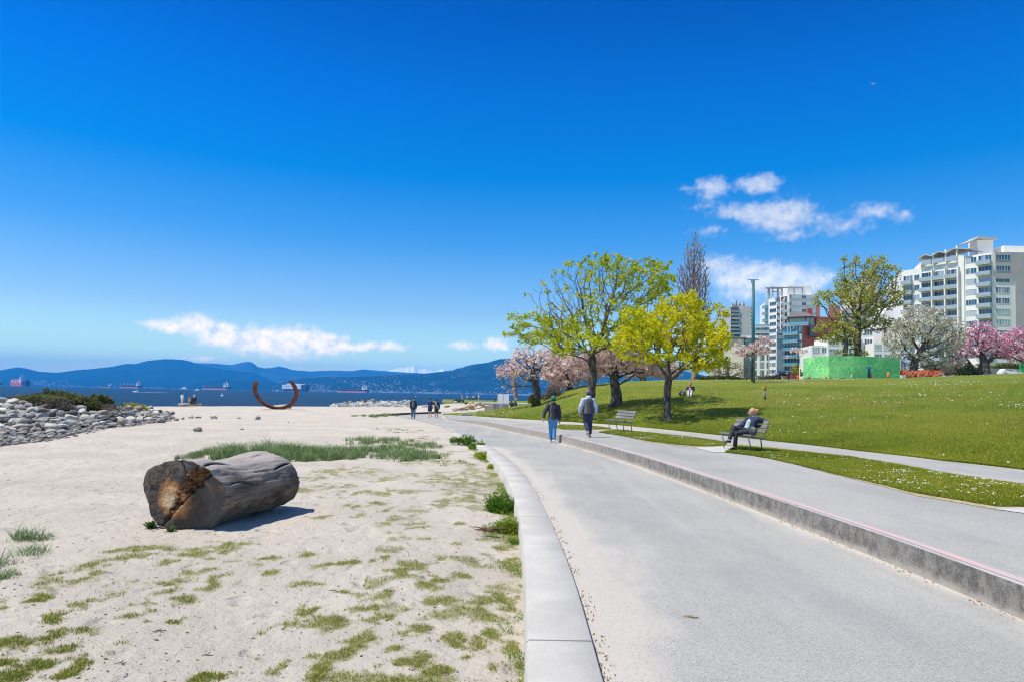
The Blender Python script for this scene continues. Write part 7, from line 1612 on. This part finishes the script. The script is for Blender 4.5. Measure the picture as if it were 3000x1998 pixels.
for (ua, Da), (ub, Db) in zip(ptsH[:-1], ptsH[1:]):
    tv = lambda u: np.interp(u, [2354, 2428, 2520, 2637], [1049, 1042, 1043, 1049]); bv_ = lambda u: np.interp(u, [2354, 2428, 2500, 2637], [1109, 1108, 1108, 1109])
    a0, b0, a1, b1 = atD(ua, bv_(ua), Da), atD(ub, bv_(ub), Db), atD(ua, tv(ua), Da), atD(ub, tv(ub), Db); n = np.array([0, .06, 0]); vs = [a0, b0, b1, a1, a0+n, b0+n, b1+n, a1+n]
    m = MB(); m.add([q-p0 for q in vs], [(0,1,2,3),(7,6,5,4),(0,4,5,1),(1,5,6,2),(2,6,7,3),(3,7,4,0)], False); m.build('panel', MH, r)
for u in (2360, 2390, 2397, 2433, 2470): q = atD(u, 1109.5, 76.5)-p0; m = MB(); m.box(q, (.25, .4, .22)); m.build('foot_block', M_blk, r)
m = MB(); q = atD(2405, 1109.8, 75.8)-p0; m.box(q, (4.2, .25, .18)); m.build('base_board', M_whc, r)
cone0 = None
for i, (u, vt, h_, lean, D, lab) in enumerate([(2371,1094,16,.05,75,'orange traffic cone at the left end of the green hoarding'),(2423,1096,14,-.45,75,'leaning orange traffic cone below the bend of the green hoarding'),(2494,1097,9,.0,76,'small white-topped cone in front of the middle of the hoarding'),(2551,1091,17,.1,76,'orange cone beside the blue post at the hoarding'),(2602,1088,21,0,75.5,'bright orange cone alone before the right part of the hoarding'),
      (2690,1095,11,0,79,'white-banded cone in front of the orange safety fencing'),(2336,1097,13,.1,76,'orange cone left of the hoarding beside the slim young tree')]):
    p = atD(u, vt+h_, D); k = D/2000; H_ = h_*k+.1; r = empty('traffic_cone', (p[0], p[1], p[2]-.1), i, lab, 'traffic cone', 'traffic cones along the crest'); r.rotation_euler = (0, lean, 0)
    m = MB(); m.tube([(0,0,.03),(0,0,H_)], [H_*.22, H_*.04], 12); m.build('cone_body', M_cone if i != 2 else M_whc, r); m = MB(); m.box((0,0,.02), (H_*.5, H_*.5, .04)); m.build('base', M_cone, r)
    m = MB(); m.tube([(0,0,H_*.52),(0,0,H_*.72)], [H_*.125, H_*.085], 12); m.build('reflective_band', M_whc, r)
for i, (u, vt, vb, D, lab) in enumerate([(2284,1084,1114,76,'deep blue flared metal post on the crest, leftmost of the three'),(2311,1087,1114,76,'deep blue flared metal post on the crest, middle one of the three'),(2546,1074,1108,75.8,'deep blue flared metal post in front of the green hoarding')]):
    p = atD(u, vb, D); k = D/2000; H_ = (vb-vt)*k; r = empty('blue_post', p, 0, lab, 'post', 'deep blue posts on the crest'); m = MB(); m.tube([(0,0,-.1),(0,0,H_*.75),(0,0,H_*.9)], [.13, .12, .19], 12); m.build('shaft', M_bluep, r)
    m = MB();
    for s in (-1, 1): m.ell((s*.13, 0, H_*.95), (.10, .10, .09), 10, 6)
    m.build('flared_head', M_bluep, r)
# orange safety fencing
p0 = atD(2700, 1108, 81); r = empty('safety_fence', p0, 0, 'tangled orange plastic safety fencing right of the green hoarding', 'fence'); M_orn = mat('orange_netting', (.80,.14,.03), .7, (.55,.08,.03), 2); M_orn2 = mat('faded_orange_board', (.85,.42,.28), .8); rr = random.Random(8); k = 81/2000
m = MB()
for i in range(260):
    u = rr.uniform(-58, 62); a = rr.choice((-1, 1))*rr.uniform(.5, 1.1); l = rr.uniform(8, 20)*k; zc1 = rr.uniform(4, 20)*k; dx = math.cos(a)*l/2; dz = math.sin(a)*l/2
    y_ = rr.uniform(0, .8); m.bar((u*k-dx, y_, max(.02, zc1-dz)), (u*k+dx, y_+rr.uniform(-.1, .1), min(26*k, zc1+dz)), .05, .03)
m.build('netting', M_orn, r)
m = MB();
for i in range(24): x0 = -58*k+i*5.0*k; m.add([(x0, .5, .0), (x0+5*k, .5+.2*math.sin(i), .0), (x0+5*k, .5+.2*math.sin(i), (24+2*math.sin(i*1.3))*k), (x0, .5+.2*math.sin(i-1), (24+2*math.sin(i*1.3-1.3))*k)], [(0,1,2,3)], False)
m.build('mesh_sheet', mat('dull_orange_mesh', (.70,.15,.05), .8, (.38,.09,.04), 3), r)
for i in range(22):
    u = rr.uniform(-54, 56); a = rr.choice((-1, 1))*rr.uniform(.2, .9); l = rr.uniform(14, 26)*k; z1 = rr.uniform(6, 17)*k; m = MB(); dx = math.cos(a)*l/2; dz = math.sin(a)*l/2; m.bar((u*k-dx, -.1, max(.03, z1-dz)), (u*k+dx, -.15, z1+dz), .09, .04); m.build('rail', M_orn2, r)
m = MB(); m.box((-58*k, -.2, 4*k), (.5, .4, .35)); m.build('white_block', M_whc, r)
p = atD(2651, 1108, 83); k = 83/2000; r = empty('banner', p, 0, 'white and blue patterned vertical banner on a post beside the hoarding', 'banner'); m = MB(); m.tube([(0,0,-.2),(0,0,70*k)], .05, 6); m.build('post', M_grey, r)
m = MB(); m.box((.0, -.08, 46*k), (11*k, .03, 38*k)); m.build('cloth', mat('blue_white_pattern', (.70,.72,.78), .8, (.06,.08,.40), 3.2, .47, .53), r)
p = onlawn(2241, 1171); k = p[1]/2000; r = empty('marker_post', p, 0, 'short wooden post with a yellow box on top standing on the lawn', 'post')
m = MB(); m.tube([(0,0,-.05),(0,0,30*k)], 3.4*k, 10); m.build('post', mat('weathered_post', (.17,.14,.15), .9, (.26,.22,.22), 8), r); m = MB(); m.box((0,0,31*k), (7*k, 6*k, 2*k)); m.build('collar', M_blk, r)
m = MB(); m.box((0,0,36.5*k), (9*k, 8*k, 9*k), taper=1.35); m.build('yellow_box', mat('yellow_plastic', (.85,.55,.03), .5), r); m = MB(); m.box((0,-4.9*k,36*k), (2*k, .3*k, 4*k)); m.build('box_marking', mat('orange_mark', (.5,.2,.02), .6), r)
# cars, wall, hedge, sign at the road
def car(u0, u1, vb, D, label, h_=1.6, name='parked_car'):
    a, b = atD(u0, vb, D), atD(u1, vb, D); L = b[0]-a[0]; r = empty(name, ((a[0]+b[0])/2, D, a[2]), 0, label, 'car'); M_cw = mat('white_car_paint', (.78,.79,.80), .25, spec=.8); W_ = 1.8
    prof = [(-L/2, .35), (-L/2, .85), (-L*.43, 1.0), (-L*.36, h_-.08), (-L*.28, h_), (L*.10, h_-.03), (L*.24, 1.02), (L*.44, .90), (L/2, .70), (L/2, .35)]
    m = MB(); n = len(prof); m.add([(x, -W_/2+(.12 if z > 1.05 else 0), z) for x, z in prof]+[(x, W_/2-(.12 if z > 1.05 else 0), z) for x, z in prof], [tuple(range(n)), tuple(range(2*n-1, n-1, -1))]+[(i, i+n, (i+1) % n+n, (i+1) % n) for i in range(n)], False); m.build('body', M_cw, r)
    for x0, x1 in ((-.33, -.17), (-.155, -.01), (.01, .13)): m = MB(); m.box((L*(x0+x1)/2, -W_/2+.09, (h_+1.03)/2-.03), (L*(x1-x0), .08, h_-1.18)); m.build('side_window', M_glassd, r)
    for x in (-.31, .31):
        w = MB(); w.tube([(L*x, -W_/2-.02, .33), (L*x, -W_/2+.2, .33)], .33, 16); t_ = w.build('wheel', M_blk, r); w = MB(); w.tube([(L*x, -W_/2-.035, .33), (L*x, -W_/2+.02, .33)], .2, 12); w.build('rim', M_grey, t_)
    m = MB(); m.box((L*.49, -.6, .75), (.08, .35, .15)); m.build('headlight', M_whs, r); return r
car(2928, 2987, 1099, 162, 'white estate car parked in front of the stone wall under the pink cherry'); car(2762, 2794, 1108, 150, 'small white car half hidden by the crest beside the orange fencing', 1.45)
a, b = atD(2893, 1098, 172), atD(3030, 1098, 172); m = MB(); m.box(((a[0]+b[0])/2, 172, a[2]+.7), (b[0]-a[0], .4, 2.0)); o = m.build('stone_wall', mat('grey_stone_wall', (.34,.33,.31), .9, (.20,.195,.19), 2.5, .4, .6)); tag(o, 'grey stone wall behind the parked white estate car', 'wall')
bush('hedge', 'long clipped yellow-green hedge above the stone wall at right', atD(2915, 1083, 176), 8.0, 1.2, 1.9, 1700, M_hedge, .30, 65, 'hedge', .3, stem=False); bush('hedge', 'dark green shrubbery under the pink cherry left of its trunk', atD(2838, 1102, 140), 3.2, 1.5, 2.6, 900, M_dk, .30, 66, 'hedge', .3)
bush('hedge', 'low green hedge behind the orange fencing', atD(2725, 1095, 110), 3.0, 1.0, 2.4, 700, M_dk, .25, 67, 'hedge', .3); bush('shrub', 'brown twiggy bush at the right end of the orange fencing', atD(2775, 1102, 84), 1.2, .6, 1.1, 500, M_brush, .22, 68, 'shrub', .2, asp=.15)
p = atD(2808, 1104, 120); k = 120/2000; r = empty('sign', p, 0, 'small white and orange sign on a pole left of the pink cherry', 'sign'); m = MB(); m.tube([(0,0,-.3),(0,0,34*k)], .05, 6); m.build('pole', M_grey, r)
m = MB(); m.box((0,-.06,22*k), (5*k, .04, 7*k)); m.build('sign_board', M_whc, r); m = MB(); m.box((0,-.06,29*k), (6*k, .04, 6*k)); m.build('sign_board', M_cone, r)
p = atD(2996, 1096, 110); k = 110/2000; r = empty('sign', p, 0, 'bright green sign board with dark emblem cut by the right photo edge', 'sign'); m = MB(); m.box((0,0,22*k), (16*k, .1, 28*k)); m.build('sign_board', mat('bright_green_board', (.03,.55,.12), .5), r)
m = MB(); m.ell((-2*k,-.08,24*k), (3*k, .04, 6*k), 12, 8); m.build('emblem', mat('dark_emblem', (.02,.08,.05), .6), r); m = MB(); m.tube([(-7*k,0,-.5),(-7*k,0,9*k)], .06, 6); m.tube([(6*k,0,-.5),(6*k,0,9*k)], .06, 6); m.build('post', M_grey, r)
# bits along the crest: low plants, planter, red stand
bush('shrub', 'leafy potted plants between the two left blue posts', atD(2298, 1112, 78), .55, .4, .9, 200, M_dk, .16, 69, 'shrub', .14); bush('shrub', 'palm-like plant behind the middle blue post', atD(2322, 1108, 82), .9, .5, 1.6, 240, M_young, .22, 70, 'shrub', .2)
for u, v, lab, mm, w, h_ in ((2300, 1114, 'terracotta planter box between the two left blue posts', M_brick2, .6, .45), (2328, 1113, 'dark red stand behind the middle blue post', M_brick, 1.0, .75)):
    p = atD(u, v, 77.5); m = MB(); m.box((0,0,h_/2), (w, .5, h_), taper=1.12); m.box((0,0,h_+.03), (w*1.2, .58, .06)); o = m.build('planter', mm); o.location = p; tag(o, lab, 'planter')
bush('shrub', 'low hedge along the crest below the willow', atD(2110, 1117, 82), 3.6, .8, .75, 900, M_dk, .2, 71, 'shrub', .2, stem=False); bush('shrub', 'low pinkish brown hedge in front of the white tower', atD(2255, 1114, 88), 2.0, .6, .95, 420, M_brush, .2, 72, 'shrub', .2, stem=False)
# gull
p = atD(2559, 247, 160); r = empty('seagull', p, .4, 'tiny gull flying high in the blue sky at upper right', 'bird'); m = MB(); m.ell((0,0,0), (.12, .45, .10), 10, 8)
for s in (-1, 1): m.add([(s*.05, .15, .03), (s*.05, -.12, .03), (s*.55, .05, .22), (s*.55, .22, .22), (s*1.0, -.15, .05), (s*.05, .15, .06), (s*.05, -.12, .06), (s*.55, .05, .25), (s*.55, .22, .25)], [(0,1,2,3),(5,8,7,6),(3,2,4),(8,4,7),(0,5,6,1),(0,3,8,5),(1,6,7,2),(3,4,8),(2,7,4)], True)
m.build('body', M_whc, r)

# ------------------------------------------------------------------ labels: tell apart the members of a group that would read alike
_by = {}
for o in bpy.data.objects:
    if o.parent is None and o.get('group') and o.get('label'): _by.setdefault((o['group'], o['label']), []).append(o)
for (g_, l_), os_ in _by.items():
    if 1 < len(os_) < 6:
        T_ = np.array([list(o.location) for o in os_]); uu_, vv_ = pxarr(T_); od = np.argsort(uu_)
        nm = {2: ['left one', 'right one'], 3: ['leftmost', 'middle one', 'rightmost'], 4: ['leftmost', 'second from left', 'third from left', 'rightmost'], 5: ['leftmost', 'second from left', 'middle one', 'fourth from left', 'rightmost']}[len(os_)]
        for k_, i_ in enumerate(od):
            s_ = l_+', '+nm[k_]
            if len(s_.split()) > 16: s_ = s_.replace(' of the bank', '').replace('mid-sized', 'medium').replace(' a little up the bank foot', ' up the bank foot').replace(' on the sand edge of the bank', ' at the sand edge').replace('cobble under the first boulders', 'cobble under the boulders')
            os_[i_]['label'] = s_
